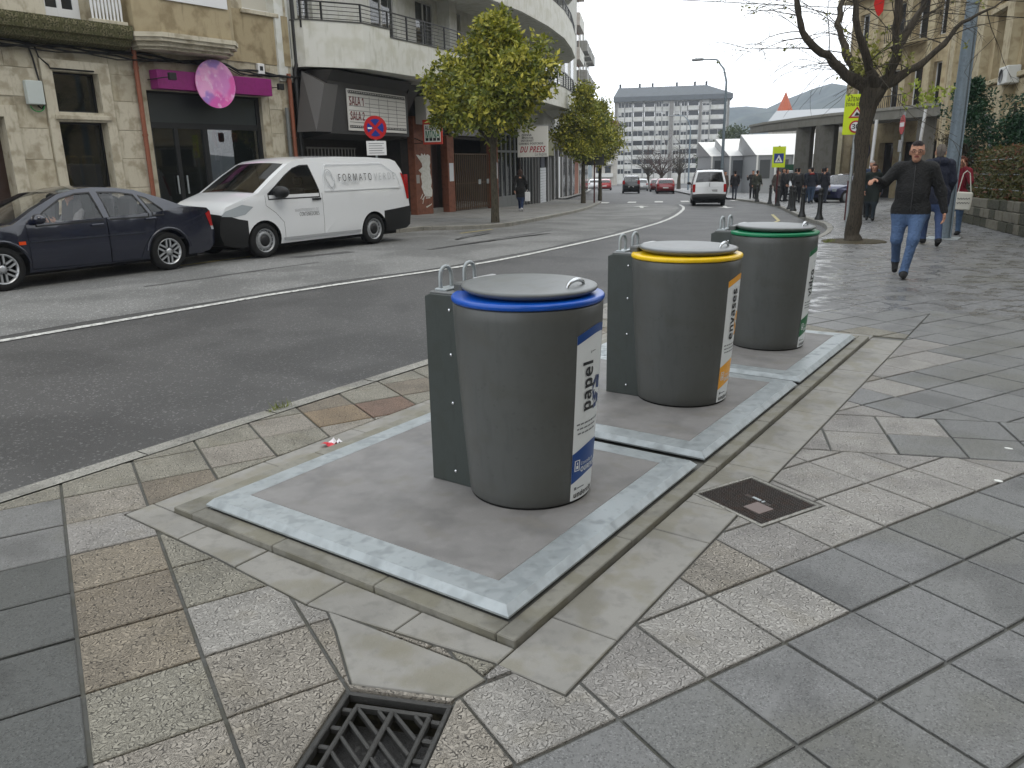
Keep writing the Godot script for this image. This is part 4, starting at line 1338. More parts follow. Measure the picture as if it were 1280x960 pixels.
func rail_along(parent: Node3D, plan: Array, h0: float, h1: float, m: Material, bars := 5, post_step := 1.6, called := "railing"):
	var pts := []
	for p in plan: pts.append(Vector3(p.x, 0, p.y))
	var mb := MB.new()
	for i in bars + 1:
		var h := lerpf(h0 + 0.06, h1, float(i) / bars)
		for j in pts.size() - 1:
			var a: Vector3 = pts[j] + Vector3(0, h, 0)
			var b: Vector3 = pts[j + 1] + Vector3(0, h, 0)
			var t := 0.035 if i == bars else 0.016
			mb.box((a + b) / 2, Vector3(a.distance_to(b), t, t), Basis(Vector3.UP, atan2(-(b - a).z, (b - a).x)))
	part(called, mb, m, parent)
	for j in pts.size() - 1:
		var n := int(max(1, round((pts[j + 1] as Vector3).distance_to(pts[j]) / post_step)))
		for k in n:
			mb = MB.new()
			var p: Vector3 = (pts[j] as Vector3).lerp(pts[j + 1], float(k) / n)
			mb.box(p + Vector3(0, (h0 + h1) / 2, 0), Vector3(0.045, h1 - h0, 0.045))
			part("railing_post", mb, m, parent)

func inset_plan(a: Array, k: float) -> Array:
	var r := []
	for p in a: r.append(Vector2(p.x, p.y - k))
	return r

func concrete_building():
	var turn := deg_to_rad(103.24)
	var at := Vector3(-18.6, 0, -15.8)
	var B := thing("concrete_building", "pale concrete apartment block with curving balconies over a closed cinema", "building", at, turn)
	var conc := tmat("concrete_fascia", Color(0.86, 0.86, 0.835), texs.plaster, 3.1, 0.85, texs.granite_h, 0.12)
	var wallm := tmat("pale_render", Color(0.74, 0.74, 0.72), texs.plaster, 2.7, 0.85)
	var brown := tmat("dark_cladding", Color(0.20, 0.175, 0.16), texs.stone, 1.3, 0.6)
	var orange := tmat("orange_render", Color(0.50, 0.295, 0.205), texs.stone, 1.1, 0.75)
	var black := mat("black_rail", Color(0.07, 0.07, 0.075), 0.5)
	var soffit := tmat("soffit", Color(0.80, 0.80, 0.775), texs.plaster, 2.0, 0.9)
	var curtain := tmat("curtain", Color(0.55, 0.56, 0.56), texs.streak if texs.has("streak") else texs.bark, 0.5, 0.9)
	var gl := glass("flat_glass", Color(0.1, 0.11, 0.115), 0.45)
	var wframe := mat("alu_frame", Color(0.62, 0.62, 0.61), 0.4)
	# ground floor and body
	part("ground_wall", wall_grid(0.0, 18.0, -0.9, 4.3, [[0.3, 6.6, -1.0, 2.5], [7.95, 9.3, -1.0, 2.6], [9.9, 13.8, -1.0, 2.6], [14.5, 17.9, -1.0, 3.0]], -0.05, 0.3), brown, B)
	part("recess_wall", wall_grid(0.0, 18.0, -0.9, 4.3, [], -2.2, 0.1), brown, B)
	spart(B, "recess_floor", Vector3(0, -0.9, -2.2), Vector3(14.4, -0.06, -0.05), mats.left_paving)
	var holes := [[0.55, 1.3, 5.5, 7.4], [4.5, 6.2, 5.0, 7.35], [7.6, 9.1, 5.0, 7.35], [10.2, 11.4, 5.0, 7.35], [13, 14.6, 5.0, 7.35], [4.5, 6.2, 8.6, 10.5], [7.6, 9.1, 8.6, 10.5], [11, 13, 8.6, 10.5], [14.5, 16.5, 8.6, 10.5]]
	part("upper_wall", wall_grid(-0.55, 18.0, 4.3, 16.0, holes, 0.0, 0.3), wallm, B)
	for o in holes:
		var w := window_in(B, o[0], o[1], o[2], o[3], -0.1, wframe, gl, 0.06)
		spart(w, "mullion", Vector3((o[0] + o[1]) / 2 - 0.035, o[2] + 0.06, -0.15), Vector3((o[0] + o[1]) / 2 + 0.035, o[3] - 0.06, -0.09), wframe)
		var mb := MB.new()
		var n := 22
		for i in n:
			var ua := lerpf(o[0], o[1], float(i) / n)
			var ub := lerpf(o[0], o[1], float(i + 1) / n)
			var za := -0.32 + 0.03 * (i % 2)
			var zb := -0.32 + 0.03 * ((i + 1) % 2)
			mb.quad(Vector3(ua, o[2], za), Vector3(ub, o[2], zb), Vector3(ub, o[3], zb), Vector3(ua, o[3], za))
		part("curtain", mb, curtain, w)
	spart(B, "pier", Vector3(9.35, 4.3, 0.0), Vector3(10.0, 16, 0.5), wallm)
	# curved end of the block
	var cp := [Vector2(18.0, 0.0), Vector2(23.0, -0.6), Vector2(28.6, -2.07), Vector2(36.0, -3.9), Vector2(46.8, -6.1), Vector2(46.8, -12), Vector2(18.0, -12)]
	var mb := MB.new()
	mb.prism(pl(cp), 3.4, 16.0, Vector3.ZERO, FLAT)
	part("end_wall", mb, wallm, B)
	for lv in [[4.55, 6.9], [7.9, 10.2]]:
		for q in [[19.0, 21.0, 0.0], [24.0, 25.6, 0.0], [30.5, 32.5, 0.0], [33.5, 35.0, 0.0], [38, 40, 0.0], [42, 44, 0.0]]:
			var p0 := Vector2(q[0], x_plan(cp, q[0]))
			var p1 := Vector2(q[1], x_plan(cp, q[1]))
			mb = MB.new()
			mb.prism(pl([p0 + Vector2(0, 0.03), p1 + Vector2(0, 0.03), p1 + Vector2(0, -0.1), p0 + Vector2(0, -0.1)]), lv[0], lv[1], Vector3.ZERO, FLAT)
			part("window", mb, mat("dark_window", Color(0.12, 0.125, 0.13), 0.12), B)
	# balconies
	var b1 := [Vector2(0.02, 0.1), Vector2(0.04, 0.52), Vector2(0.49, 0.9), Vector2(1.37, 1.61), Vector2(2.65, 1.74), Vector2(4.66, 1.92), Vector2(5.93, 2.0), Vector2(9.0, 2.05), Vector2(12.5, 2.0), Vector2(17.0, 1.62), Vector2(21.0, 1.25), Vector2(25.0, 0.5), Vector2(28.5, -0.5), Vector2(31.0, -1.7)]
	balcony(B, b1, 4.3, 5.5, 5.28, 2.65, conc, soffit, black)
	var b2 := [Vector2(6.0, 0.9), Vector2(7.2, 1.6), Vector2(9.2, 1.95), Vector2(10.2, 2.0), Vector2(12.7, 2.15), Vector2(16.5, 1.95), Vector2(20.2, 1.5), Vector2(24.0, 0.7), Vector2(27.8, -0.3), Vector2(30.0, -1.4)]
	balcony(B, b2, 7.5, 8.75, 8.75, 99.0, conc, soffit, black)
	var b3 := [Vector2(9.2, 1.95), Vector2(12.7, 2.15), Vector2(16.5, 1.95), Vector2(20.2, 1.5), Vector2(24.0, 0.7), Vector2(27.8, -0.3), Vector2(30.0, -1.4)]
	balcony(B, b3, 10.8, 12.0, 12.0, 99.0, conc, soffit, black)
	# white flank between the two buildings with its dark pipe
	spart(B, "white_flank", Vector3(-0.56, 3.9, -0.4), Vector3(0.02, 14, 0.06), tmat("white_render", Color(0.88, 0.885, 0.87), texs.plaster, 2.0, 0.8))
	mb = MB.new()
	mb.tube([Vector3(0.05, 12, 0.2), Vector3(0.05, 4.4, 0.2), Vector3(-0.05, 4.2, 0.2), Vector3(-0.05, -0.3, 0.2)], 0.06, 8)
	part("rain_pipe", mb, mat("dark_pipe", Color(0.1, 0.1, 0.1), 0.5), B)
	# cinema: marquee with its programme board
	var mq := thing("cinema_marquee", "dark cinema marquee with a white programme board reading SALA 1 and SALA 2", "marquee", at, turn)
	var mdark := tmat("marquee_black", Color(0.16, 0.15, 0.145), texs.plaster, 1.3, 0.5)
	mb = MB.new()
	mb.prism(v2([0.95, 2.52, 0.95, 3.95, 1.15, 4.22, 0.0, 4.26, 0.0, 2.4]), 0.35, 4.95, Vector3.ZERO, Basis(Vector3(0, 0, 1), Vector3(0, 1, 0), Vector3(1, 0, 0)))
	part("canopy", mb, mdark, mq)
	mb = MB.new()
	mb.prism(v2([0.0, 2.45, 1.02, 3.98, 1.02, 4.2, 0.0, 4.2]), 4.96, 5.6, Vector3.ZERO, Basis(Vector3(0, 0, 1), Vector3(0, 1, 0), Vector3(1, 0, 0)))
	part("end_wing", mb, mdark, mq)
	mb = MB.new()
	mb.quad(Vector3(-0.35, 2.55, 0.96), Vector3(0.35, 2.55, 0.97), Vector3(0.85, 3.85, 0.975), Vector3(0.2, 3.85, 0.96))
	mb.quad(Vector3(0.2, 3.85, 0.96), Vector3(0.85, 3.85, 0.975), Vector3(0.85, 4.2, 0.3), Vector3(0.1, 4.2, 0.3))
	mb.quad(Vector3(-0.35, 2.55, 0.96), Vector3(0.2, 3.85, 0.96), Vector3(0.1, 4.2, 0.3), Vector3(-0.35, 2.55, 0.3))
	part("slanted_panel", mb, mat("marquee_grey", Color(0.3, 0.29, 0.285), 0.5), mq)
	var bd := spart(mq, "programme_board", Vector3(1.26, 2.62, 0.955), Vector3(4.72, 3.79, 1.0), mat("board_white", Color(0.82, 0.81, 0.79), 0.5), 0.006)
	var red := mat("letter_maroon", Color(0.42, 0.1, 0.11), 0.5)
	var dk := mat("board_line", Color(0.35, 0.34, 0.33), 0.6)
	flat_text("lettering", "SALA 1", 0.24, font_bold, red, bd, Vector3(1.74, 3.46, 1.006), Basis(), 0.78)
	flat_text("lettering", "SALA 2", 0.24, font_bold, red, bd, Vector3(1.74, 3.04, 1.006), Basis(), 0.78)
	for h in [3.66, 3.57, 3.42, 3.32, 3.19, 3.08, 2.96, 2.86]: spart(bd, "rail", Vector3(1.3 if h < 3.4 or h > 3.5 else 2.2, h, 1.0), Vector3(4.68, h + 0.012, 1.006), dk)
	for u in [2.45, 3.0, 3.55, 4.1]: spart(bd, "divider", Vector3(u, 2.8, 1.0), Vector3(u + 0.014, 3.62, 1.004), dk)
	for h in [3.68, 2.70]: spart(bd, "film_strip", Vector3(1.29, h, 1.0), Vector3(4.69, h + 0.075, 1.003), mat("film_black", Color(0.12, 0.12, 0.12), 0.5))
	for h in [3.71, 2.73]:
		for k in 34: spart(bd, "film_hole", Vector3(1.32 + k * 0.1, h, 1.003), Vector3(1.37 + k * 0.1, h + 0.025, 1.006), mat("board_white", Color(0.82, 0.81, 0.79), 0.5))
	# small fence of the cinema porch
	var pf := thing("porch_gate", "grey barred gate of the closed cinema porch, behind the white van", "gate", at, turn)
	spart(pf, "top_rail", Vector3(0.35, 2.12, 0.02), Vector3(3.0, 2.17, 0.07), mat("grey_bar", Color(0.4, 0.39, 0.37), 0.5))
	for k in 15: spart(pf, "bar", Vector3(0.4 + k * 0.18, -0.1, 0.03), Vector3(0.43 + k * 0.18, 2.12, 0.06), mat("grey_bar", Color(0.4, 0.39, 0.37), 0.5))
	# pillars
	var poster := tmat("torn_paper", Color(0.85, 0.85, 0.83), texs.plaster, 0.7, 0.85)
	for q in [[6.62, 7.92, 3.3], [9.3, 9.9, 2.7], [13.8, 14.45, 2.7]]:
		var pc := spart(B, "pillar", Vector3(q[0], -0.9, -0.1), Vector3(q[1], q[2], 0.22), orange, 0.015)
		if q[0] < 7.0:
			var pp := PackedVector2Array()
			for i in 14: pp.append(Vector2(6.72 + i * 0.083, 1.95 + rng.randf_range(-0.06, 0.06)))
			for i in 12: pp.append(Vector2(7.84 + rng.randf_range(-0.14, 0.04), 1.8 - i * 0.125))
			for i in 12: pp.append(Vector2(7.25 - i * 0.02 + rng.randf_range(-0.3, 0.1), 0.45 + i * 0.12))
			mb = MB.new()
			mb.prism(pp, 0.221, 0.225)
			part("torn_poster", mb, poster, pc)
			for k in 7:
				var o := Vector3(6.95 + rng.randf() * 0.7, 0.05 + rng.randf() * 0.5, 0.223)
				mb = MB.new()
				mb.box(o, Vector3(rng.randf_range(0.2, 0.5), 0.035, 0.004), Basis(Vector3(0, 0, 1), rng.randf_range(-1.2, 1.2)))
				part("graffiti_stroke", mb, poster, pc)
			spart(pc, "notice", Vector3(6.66, 0.95, 0.221), Vector3(6.9, 1.25, 0.226), mat("paper_dirty", Color(0.6, 0.58, 0.56), 0.8))
		else:
			spart(pc, "notice", Vector3(q[0] + 0.12, 0.95, 0.221), Vector3(q[1] - 0.1, 1.65, 0.226), mat("paper_grey", Color(0.78, 0.8, 0.82), 0.8))
	spart(B, "side_door", Vector3(7.95, -0.5, -0.3), Vector3(9.3, 2.6, -0.24), mat("maroon_door", Color(0.16, 0.09, 0.08), 0.55))
	# big gate
	var gt := thing("passage_gate", "tall brown barred gate between orange pillars", "gate", at, turn)
	var gm := mat("brown_bar", Color(0.36, 0.29, 0.22), 0.5)
	for k in 20: spart(gt, "bar", Vector3(9.98 + k * 0.198, -0.28, 0.0), Vector3(10.02 + k * 0.198, 2.0, 0.04), gm)
	for h in [-0.22, 0.8, 1.98]: spart(gt, "rail", Vector3(9.92, h, -0.02), Vector3(13.78, h + 0.05, -0.0005), gm)
	for u in [12.6, 13.5]: spart(gt, "lock_plate", Vector3(u, 0.75, 0.041), Vector3(u + 0.25, 0.95, 0.06), mats.galvanised)
	# panel above the gate
	spart(B, "fascia_panel", Vector3(9.95, 2.72, 0.0), Vector3(14.4, 3.45, 0.16), mat("panel_grey", Color(0.5, 0.5, 0.5), 0.5), 0.01)
	# air conditioner
	var ac := thing("air_conditioner", "white air conditioner box beside the cinema marquee", "air conditioner", at, turn)
	spart(ac, "case", Vector3(6.75, 3.02, 0.25), Vector3(8.2, 3.95, 0.7), mat("ac_white", Color(0.8, 0.8, 0.78), 0.5), 0.02)
	mb = MB.new()
	mb.lathe([Vector2(0.0, 0.0), Vector2(0.36, 0.0), Vector2(0.38, 0.02), Vector2(0.36, 0.03)], 24, Vector3(7.7, 3.5, 0.69), Basis(Vector3.RIGHT, PI / 2))
	part("fan_grille", mb, black, ac)
	for k in 3:
		mb = MB.new()
		mb.box(Vector3(7.7, 3.5, 0.715), Vector3(0.7, 0.06, 0.008), Basis(Vector3(0, 0, 1), k * PI / 3))
		part("fan_blade", mb, mat("fan_grey", Color(0.3, 0.3, 0.3), 0.5), ac)
	# small rental sign on a bracket
	var facing := Vector3(0.42, 0, 0.907)
	var rs := thing("rental_sign", "small orange framed rental sign with green letters on a bracket", "sign", at + Basis(Vector3.UP, turn) * Vector3(6.6, 2.36, 1.0), atan2(facing.x, facing.z))
	spart(rs, "frame", Vector3(-0.36, -0.06, -0.04), Vector3(0.36, 0.78, 0.03), mat("sign_orange", Color(0.75, 0.2, 0.1), 0.5), 0.01)
	var fc := spart(rs, "face", Vector3(-0.30, 0.02, 0.03), Vector3(0.30, 0.62, 0.04), mat("sign_pale", Color(0.85, 0.86, 0.83), 0.5))
	flat_text("lettering", "ALQUILA", 0.14, font_bold, mat("letter_black", Color(0.08, 0.08, 0.08), 0.5), fc, Vector3(0, 0.5, 0.044), Basis(), 0.54)
	flat_text("lettering", "MINA", 0.24, font_bold, mat("letter_green", Color(0.02, 0.42, 0.25), 0.5), fc, Vector3(0, 0.28, 0.044), Basis(), 0.52)
	for k in 4: spart(fc, "number_group", Vector3(-0.26 + k * 0.14, 0.06, 0.04), Vector3(-0.15 + k * 0.14, 0.16, 0.044), mat("letter_black", Color(0.08, 0.08, 0.08), 0.5))
	mb = MB.new()
	mb.tube([Vector3(-0.3, 0.0, -0.02), Vector3(-1.2, 0.35, -0.4)], 0.015, 6)
	mb.tube([Vector3(-0.3, 0.0, -0.02), Vector3(-1.2, -0.02, -0.4)], 0.015, 6)
	part("bracket", mb, black, rs)
	# newsagent sign
	var ds := thing("newsagent_sign", "square white projecting sign reading DU PRESS in red", "sign", at + Basis(Vector3.UP, turn) * Vector3(16.1, 1.86, 1.3), atan2(facing.x, facing.z))
	spart(ds, "panel", Vector3(-0.72, 0, -0.06), Vector3(0.72, 1.38, 0.06), mat("sign_offwhite", Color(0.86, 0.855, 0.83), 0.5), 0.015)
	spart(ds, "cap", Vector3(-0.75, 1.38, -0.08), Vector3(0.75, 1.42, 0.08), mat("alu_frame", Color(0.62, 0.62, 0.61), 0.4))
	var lb := mat("letter_black", Color(0.08, 0.08, 0.08), 0.5)
	var slant := Basis(Vector3(1, 0, 0), Vector3(0.22, 1, 0), Vector3(0, 0, 1))
	flat_text("lettering", "DU PRESS", 0.27, font_bold, mat("letter_red", Color(0.62, 0.06, 0.16), 0.5), ds, Vector3(0.0, 0.34, 0.064), slant, 1.15)
	var rows := [["PRENSA", -0.28, 0.98], ["REVISTAS", -0.24, 0.85], ["INTERNET", -0.25, 0.73], ["CAMBIO POSTCROS", -0.08, 0.6]]
	for r in rows: flat_text("lettering", r[0], 0.09, font_bold, lb, ds, Vector3(r[1], r[2], 0.064), Basis(), 0.0)
	flat_text("lettering", "La Región", 0.12, font_serif, lb, ds, Vector3(0.38, 0.12, 0.064), Basis(), 0.56)
	mb = MB.new()
	mb.tube([Vector3(-0.6, 1.3, -0.05), Vector3(-1.4, 1.3, -0.6)], 0.03, 6)
	part("bracket", mb, black, ds)
	# shop fronts under the curve
	var sf := mat("shop_alu", Color(0.42, 0.43, 0.43), 0.4)
	var sg := glass("shop_glass", Color(0.07, 0.085, 0.085), 0.62)
	var n := 6
	for i in n:
		var u0 := 14.5 + i * 0.58
		var fr := part("shop_window", wall_grid(u0, u0 + 0.57, -0.6, 3.0, [[u0 + 0.06, u0 + 0.51, 0.1, 2.1], [u0 + 0.06, u0 + 0.51, 2.2, 2.9]], -0.1, 0.08), sf, B)
		spart(fr, "pane", Vector3(u0 + 0.06, 0.1, -0.15), Vector3(u0 + 0.51, 2.1, -0.143), sg)
		spart(fr, "pane", Vector3(u0 + 0.06, 2.2, -0.15), Vector3(u0 + 0.51, 2.9, -0.143), sg)
	# lower end: facade follows the bend
	mb = MB.new()
	mb.prism(pl([Vector2(18.0, -0.2), Vector2(22.0, -0.55), Vector2(23.0, -0.75), Vector2(28.6, -2.2), Vector2(36.0, -4.1), Vector2(46.8, -6.3), Vector2(46.8, -12), Vector2(18, -12)]), -1.6, 3.4, Vector3.ZERO, FLAT)
	part("end_ground_wall", mb, brown, B)
	var bend := func(u: float) -> float: return lerpf(-0.2, -0.75, (u - 18.0) / 5.0) if u < 23.0 else (lerpf(-0.75, -2.2, (u - 23.0) / 5.6) if u < 28.6 else (lerpf(-2.2, -4.1, (u - 28.6) / 7.4) if u < 36.0 else lerpf(-4.1, -6.3, (u - 36.0) / 10.8)))
	var facepart := func(called: String, u0: float, u1: float, h0: float, h1: float, z: float, th: float, m: Material) -> MeshInstance3D:
		var q := MB.new()
		q.prism(pl([Vector2(u0, bend.call(u0) + z + th), Vector2(u1, bend.call(u1) + z + th), Vector2(u1, bend.call(u1) + z), Vector2(u0, bend.call(u0) + z)]), h0, h1, Vector3.ZERO, FLAT)
		return part(called, q, m, B)
	for i in 6: facepart.call("shop_window", 18.1 + i * 0.62, 18.66 + i * 0.62, -0.35, 2.4, 0.0, 0.06, mat("dark_window", Color(0.12, 0.125, 0.13), 0.12))
	for i in 7: facepart.call("shop_post", 18.0 + i * 0.62, 18.1 + i * 0.62, -0.9, 2.6, 0.0, 0.12, sf)
	facepart.call("beige_fascia", 22.0, 28.0, 2.0, 3.3, 0.02, 0.3, tmat("beige_panel", Color(0.62, 0.61, 0.5), texs.plaster, 2.0, 0.7))
	facepart.call("blue_panel", 22.6, 24.2, 1.35, 1.95, 0.02, 0.06, mat("navy_panel", Color(0.08, 0.1, 0.2), 0.4))
	for i in 14:
		var z := 0.03
		facepart.call("shutter_slat", 22.4, 25.0, -0.75 + i * 0.15, -0.75 + i * 0.15 + 0.135, z, 0.05, mat("shutter_white", Color(0.85, 0.86, 0.87), 0.5))
	facepart.call("grey_pier", 25.2, 26.4, -1.2, 2.0, 0.02, 0.15, mat("pier_grey", Color(0.5, 0.5, 0.5), 0.7))
	facepart.call("grey_pier", 27.2, 27.9, -1.2, 2.0, 0.02, 0.15, mat("pier_grey", Color(0.5, 0.5, 0.5), 0.7))

	for k in 5:
		facepart.call("grey_pier", 30.0 + k * 3.4, 30.8 + k * 3.4, -1.5, 2.6, 0.02, 0.15, mat("pier_grey", Color(0.5, 0.5, 0.5), 0.7))
		facepart.call("shop_window", 31.0 + k * 3.4, 33.0 + k * 3.4, -0.9, 2.0, 0.02, 0.06, mat("white_paint", Color(0.86, 0.865, 0.87), 0.5) if k == 1 else mat("dark_window", Color(0.12, 0.125, 0.13), 0.12))

func x_plan(poly: Array, u: float) -> float:
	for i in poly.size() - 1:
		if poly[i].x <= u and poly[i + 1].x >= u: return lerpf(poly[i].y, poly[i + 1].y, (u - poly[i].x) / max(poly[i + 1].x - poly[i].x, 1e-6))
	return 0.0

func balcony(B: Node3D, plan: Array, h0: float, top0: float, top1: float, ustep: float, conc: Material, soffit: Material, black: Material):
	# slab
	var back := plan.duplicate()
	back.append(Vector2(plan[-1].x, plan[-1].y - 2.0))
	back.append(Vector2(plan[0].x, min(-0.05, plan[0].y - 1.0)))
	var mb := MB.new()
	mb.prism(pl(inset_plan(back, 0.02)), h0 + 0.01, h0 + 0.22, Vector3.ZERO, FLAT)
	part("balcony_slab", mb, soffit, B)
	# parapet, one piece for each straight length
	for i in plan.size() - 1:
		var a: Vector2 = plan[i]
		var b: Vector2 = plan[i + 1]
		var t := (b - a).normalized()
		var nn := Vector2(t.y, -t.x) * 0.14
		var h1 := top0 if a.x < ustep - 0.01 else top1
		mb = MB.new()
		mb.prism(pl([a, b, b + nn, a + nn]), h0, h1, Vector3.ZERO, FLAT)
		part("parapet", mb, conc, B)
		mb = MB.new()
		mb.prism(pl([a - nn * 0.15, b - nn * 0.15, b + nn * 1.2, a + nn * 1.2]), h1 + 0.002, h1 + 0.035, Vector3.ZERO, FLAT)
		part("coping", mb, mat("coping_dark", Color(0.3, 0.3, 0.29), 0.7), B)
	var hr := top0 + 0.5
	rail_along(B, inset_plan(plan.slice(1), 0.06), top1 + 0.03, hr, black, 6, 1.15)

func right_buildings():
	var tan := tmat("tan_render", Color(0.76, 0.70, 0.58), texs.stone, 3.3, 0.9)
	detail(tan, texs.coarse, 9.0)
	var tan2 := tmat("tan_trim", Color(0.74, 0.695, 0.59), texs.stone, 1.7, 0.85)
	var dk := mat("dark_window", Color(0.12, 0.125, 0.13), 0.12)
	var white := mat("white_paint", Color(0.86, 0.865, 0.87), 0.5)
	# near wing
	var t1 := atan2(-0.9436, 0.3312)
	var A := thing("tan_building", "tall tan rendered building with deep windows behind the hedge", "building", Vector3(-5.205, 0, -40.0), t1)
	var holes := []
	for c in [6.5, 9.6, 12.7, 15.8]:
		for h in [0.6, 4.05, 7.5]: holes.append([c, c + 1.7, h, h + 2.1])
	part("wall", wall_grid(0.0, 22.0, -1.5, 14.0, holes, 0.0, 0.5), tan, A)
	part("return_wall", wall_grid(0.0, 14.0, -1.5, 14.0, [], 0.0, 0.3), tan, A).transform = Transform3D(Basis(Vector3.UP, PI / 2), Vector3(0.0, 0, -0.01)) * Transform3D(Basis(), Vector3(0, 0, -0.3))
	for c in [1.2, 5.2, 8.5, 11.6, 14.7]:
		spart(A, "pilaster", Vector3(c, -1.2, 0.0), Vector3(c + 0.75, 14, 0.28), tan2)
	for o in holes:
		var w := window_in(A, o[0], o[1], o[2], o[3], -0.3, white, dk, 0.08)
		spart(w, "mullion", Vector3((o[0] + o[1]) / 2 - 0.05, o[2] + 0.08, -0.36), Vector3((o[0] + o[1]) / 2 + 0.05, o[3] - 0.08, -0.29), white)
		spart(w, "sill", Vector3(o[0] - 0.1, o[2] - 0.16, -0.1), Vector3(o[1] + 0.1, o[2], 0.16), tan2, 0.02)
		spart(w, "apron_panel", Vector3(o[0] + 0.1, o[2] - 0.95, 0.0), Vector3(o[1] - 0.1, o[2] - 0.2, 0.06), tan2, 0.02)
		spart(w, "hood", Vector3(o[0] - 0.15, o[3] + 0.05, 0.0), Vector3(o[1] + 0.15, o[3] + 0.22, 0.22), tan2, 0.02)
	var ac := thing("air_conditioner", "white air conditioner on the tan wall above the hedge", "air conditioner", Vector3(-5.205, 0, -40.0), t1)
	spart(ac, "case", Vector3(9.0, 3.72, 0.05), Vector3(9.95, 4.25, 0.42), mat("ac_white", Color(0.8, 0.8, 0.78), 0.5), 0.02)
	var mb := MB.new()
	mb.lathe([Vector2(0.0, 0.0), Vector2(0.2, 0.0), Vector2(0.21, 0.012)], 20, Vector3(9.3, 3.98, 0.421), Basis(Vector3.RIGHT, PI / 2))
	part("fan_grille", mb, mat("black_rail", Color(0.07, 0.07, 0.075), 0.5), ac)
	# far wing with balconies
	var t2 := atan2(-0.7431, 0.6691)
	var F := thing("station_building", "tan corner building with iron balconies behind the flat canopy", "building", Vector3(-13.89, -0.9, -60.0), t2)
	holes = []
	for c in [1.0, 4.9, 7.2, 9.2]:
		for h in [5.2, 9.0]: holes.append([c, c + (1.1 if c < 9.0 else 0.8), h, h + 2.4])
	holes.append_array([[1.2, 2.6, -0.2, 3.1], [4.6, 6.2, -0.2, 3.3], [6.8, 8.6, -0.2, 3.3], [9.2, 10.8, -0.2, 3.3]])
	part("wall", wall_grid(0.0, 13.0, -1.0, 12.3, holes, 0.0, 0.5), tan, F)
	part("side_wall", wall_grid(0.0, 12.0, -1.0, 12.3, [], 0.0, 0.3), tan2, F).transform = Transform3D(Basis(Vector3.UP, -PI / 2), Vector3(0.0, 0, -12.0)) * Transform3D(Basis(), Vector3(0, 0, 0))
	spart(F, "eave", Vector3(-0.7, 12.3, -12), Vector3(13.5, 12.65, 0.8), tan2, 0.03)
	for c in [3.0, 6.5, 8.8]: spart(F, "pilaster", Vector3(c, 3.0, 0.0), Vector3(c + 0.5, 12.3, 0.25), tan2)
	for o in holes:
		if o[2] < 1.0: window_in(F, o[0], o[1], o[2], o[3], -0.4, mat("brown_door", Color(0.2, 0.13, 0.1), 0.6), dk, 0.1, "shaded_opening_panel")  # dark panes stand for the shade in the openings under the canopy
		else: window_in(F, o[0], o[1], o[2], o[3], -0.25, white, dk, 0.08)
	var iron := mat("black_rail", Color(0.07, 0.07, 0.075), 0.5)
	for q in [[4.4, 8.5, 5.0], [5.7, 8.4, 9.0]]:
		spart(F, "balcony_slab", Vector3(q[0], q[2] - 0.25, 0.0), Vector3(q[1], q[2], 1.1), tan2, 0.03)
		spart(F, "balcony_rail", Vector3(q[0], q[2] + 0.95, 1.0), Vector3(q[1], q[2] + 1.0, 1.05), iron)
		var k := 0
		var u: float = q[0]
		while u < q[1]:
			spart(F, "baluster", Vector3(u, q[2], 1.01), Vector3(u + 0.03, q[2] + 0.95, 1.04), iron)
			u += 0.2
	# flat station canopy on two columns
	var cn := thing("entrance_canopy", "grey flat concrete canopy on square columns, beyond the bare tree", "canopy", Vector3.ZERO)
	var cg := tmat("canopy_concrete", Color(0.50, 0.49, 0.46), texs.plaster, 3.0, 0.85)
	var plan := [Vector2(-21.8, -64.0), Vector2(-19.6, -60.3), Vector2(-15.7, -55.4), Vector2(-12.9, -52.3), Vector2(-6.0, -46.6), Vector2(-4.6, -49.0), Vector2(-13.0, -56.8), Vector2(-17.6, -62.0)]
	mb = MB.new()
	mb.prism(pl(plan), 3.52, 4.0, Vector3.ZERO, FLAT)
	part("slab", mb, cg, cn)
	var lip := []
	for p in plan: lip.append(Vector2(-13.0 + (p.x + 13.0) * 1.02, -56.0 + (p.y + 56.0) * 1.02))
	mb = MB.new()
	mb.prism(pl(lip), 4.002, 4.16, Vector3.ZERO, FLAT)
	part("roof_edge", mb, tmat("canopy_edge", Color(0.58, 0.57, 0.54), texs.plaster, 2.0, 0.85), cn)
	for q in [[-15.3, -55.9, 0.95], [-13.35, -53.6, 1.12], [-7.0, -48.4, 0.8]]:
		spart(cn, "column", Vector3(q[0] - q[2] / 2, -1.4, q[1] - q[2] / 2), Vector3(q[0] + q[2] / 2, 3.52, q[1] + q[2] / 2), tmat("column_concrete", Color(0.42, 0.41, 0.385), texs.plaster, 2.0, 0.85), 0.02)
	# low lit annex behind the columns
	var an := thing("pale_annex", "pale low annex wall with a narrow door behind the canopy columns", "building", Vector3(-15.0, -1.0, -63.5), deg_to_rad(14))
	part("wall", wall_grid(-0.7, 1.9, 0.0, 4.4, [[0.4, 1.1, 0.0, 2.6]], 0.0, 0.3), tmat("annex_render", Color(0.78, 0.76, 0.68), texs.plaster, 2.0, 0.85), an)
	spart(an, "door", Vector3(0.4, 0, -0.25), Vector3(1.1, 2.6, -0.2), mat("brown_door", Color(0.2, 0.13, 0.1), 0.6))

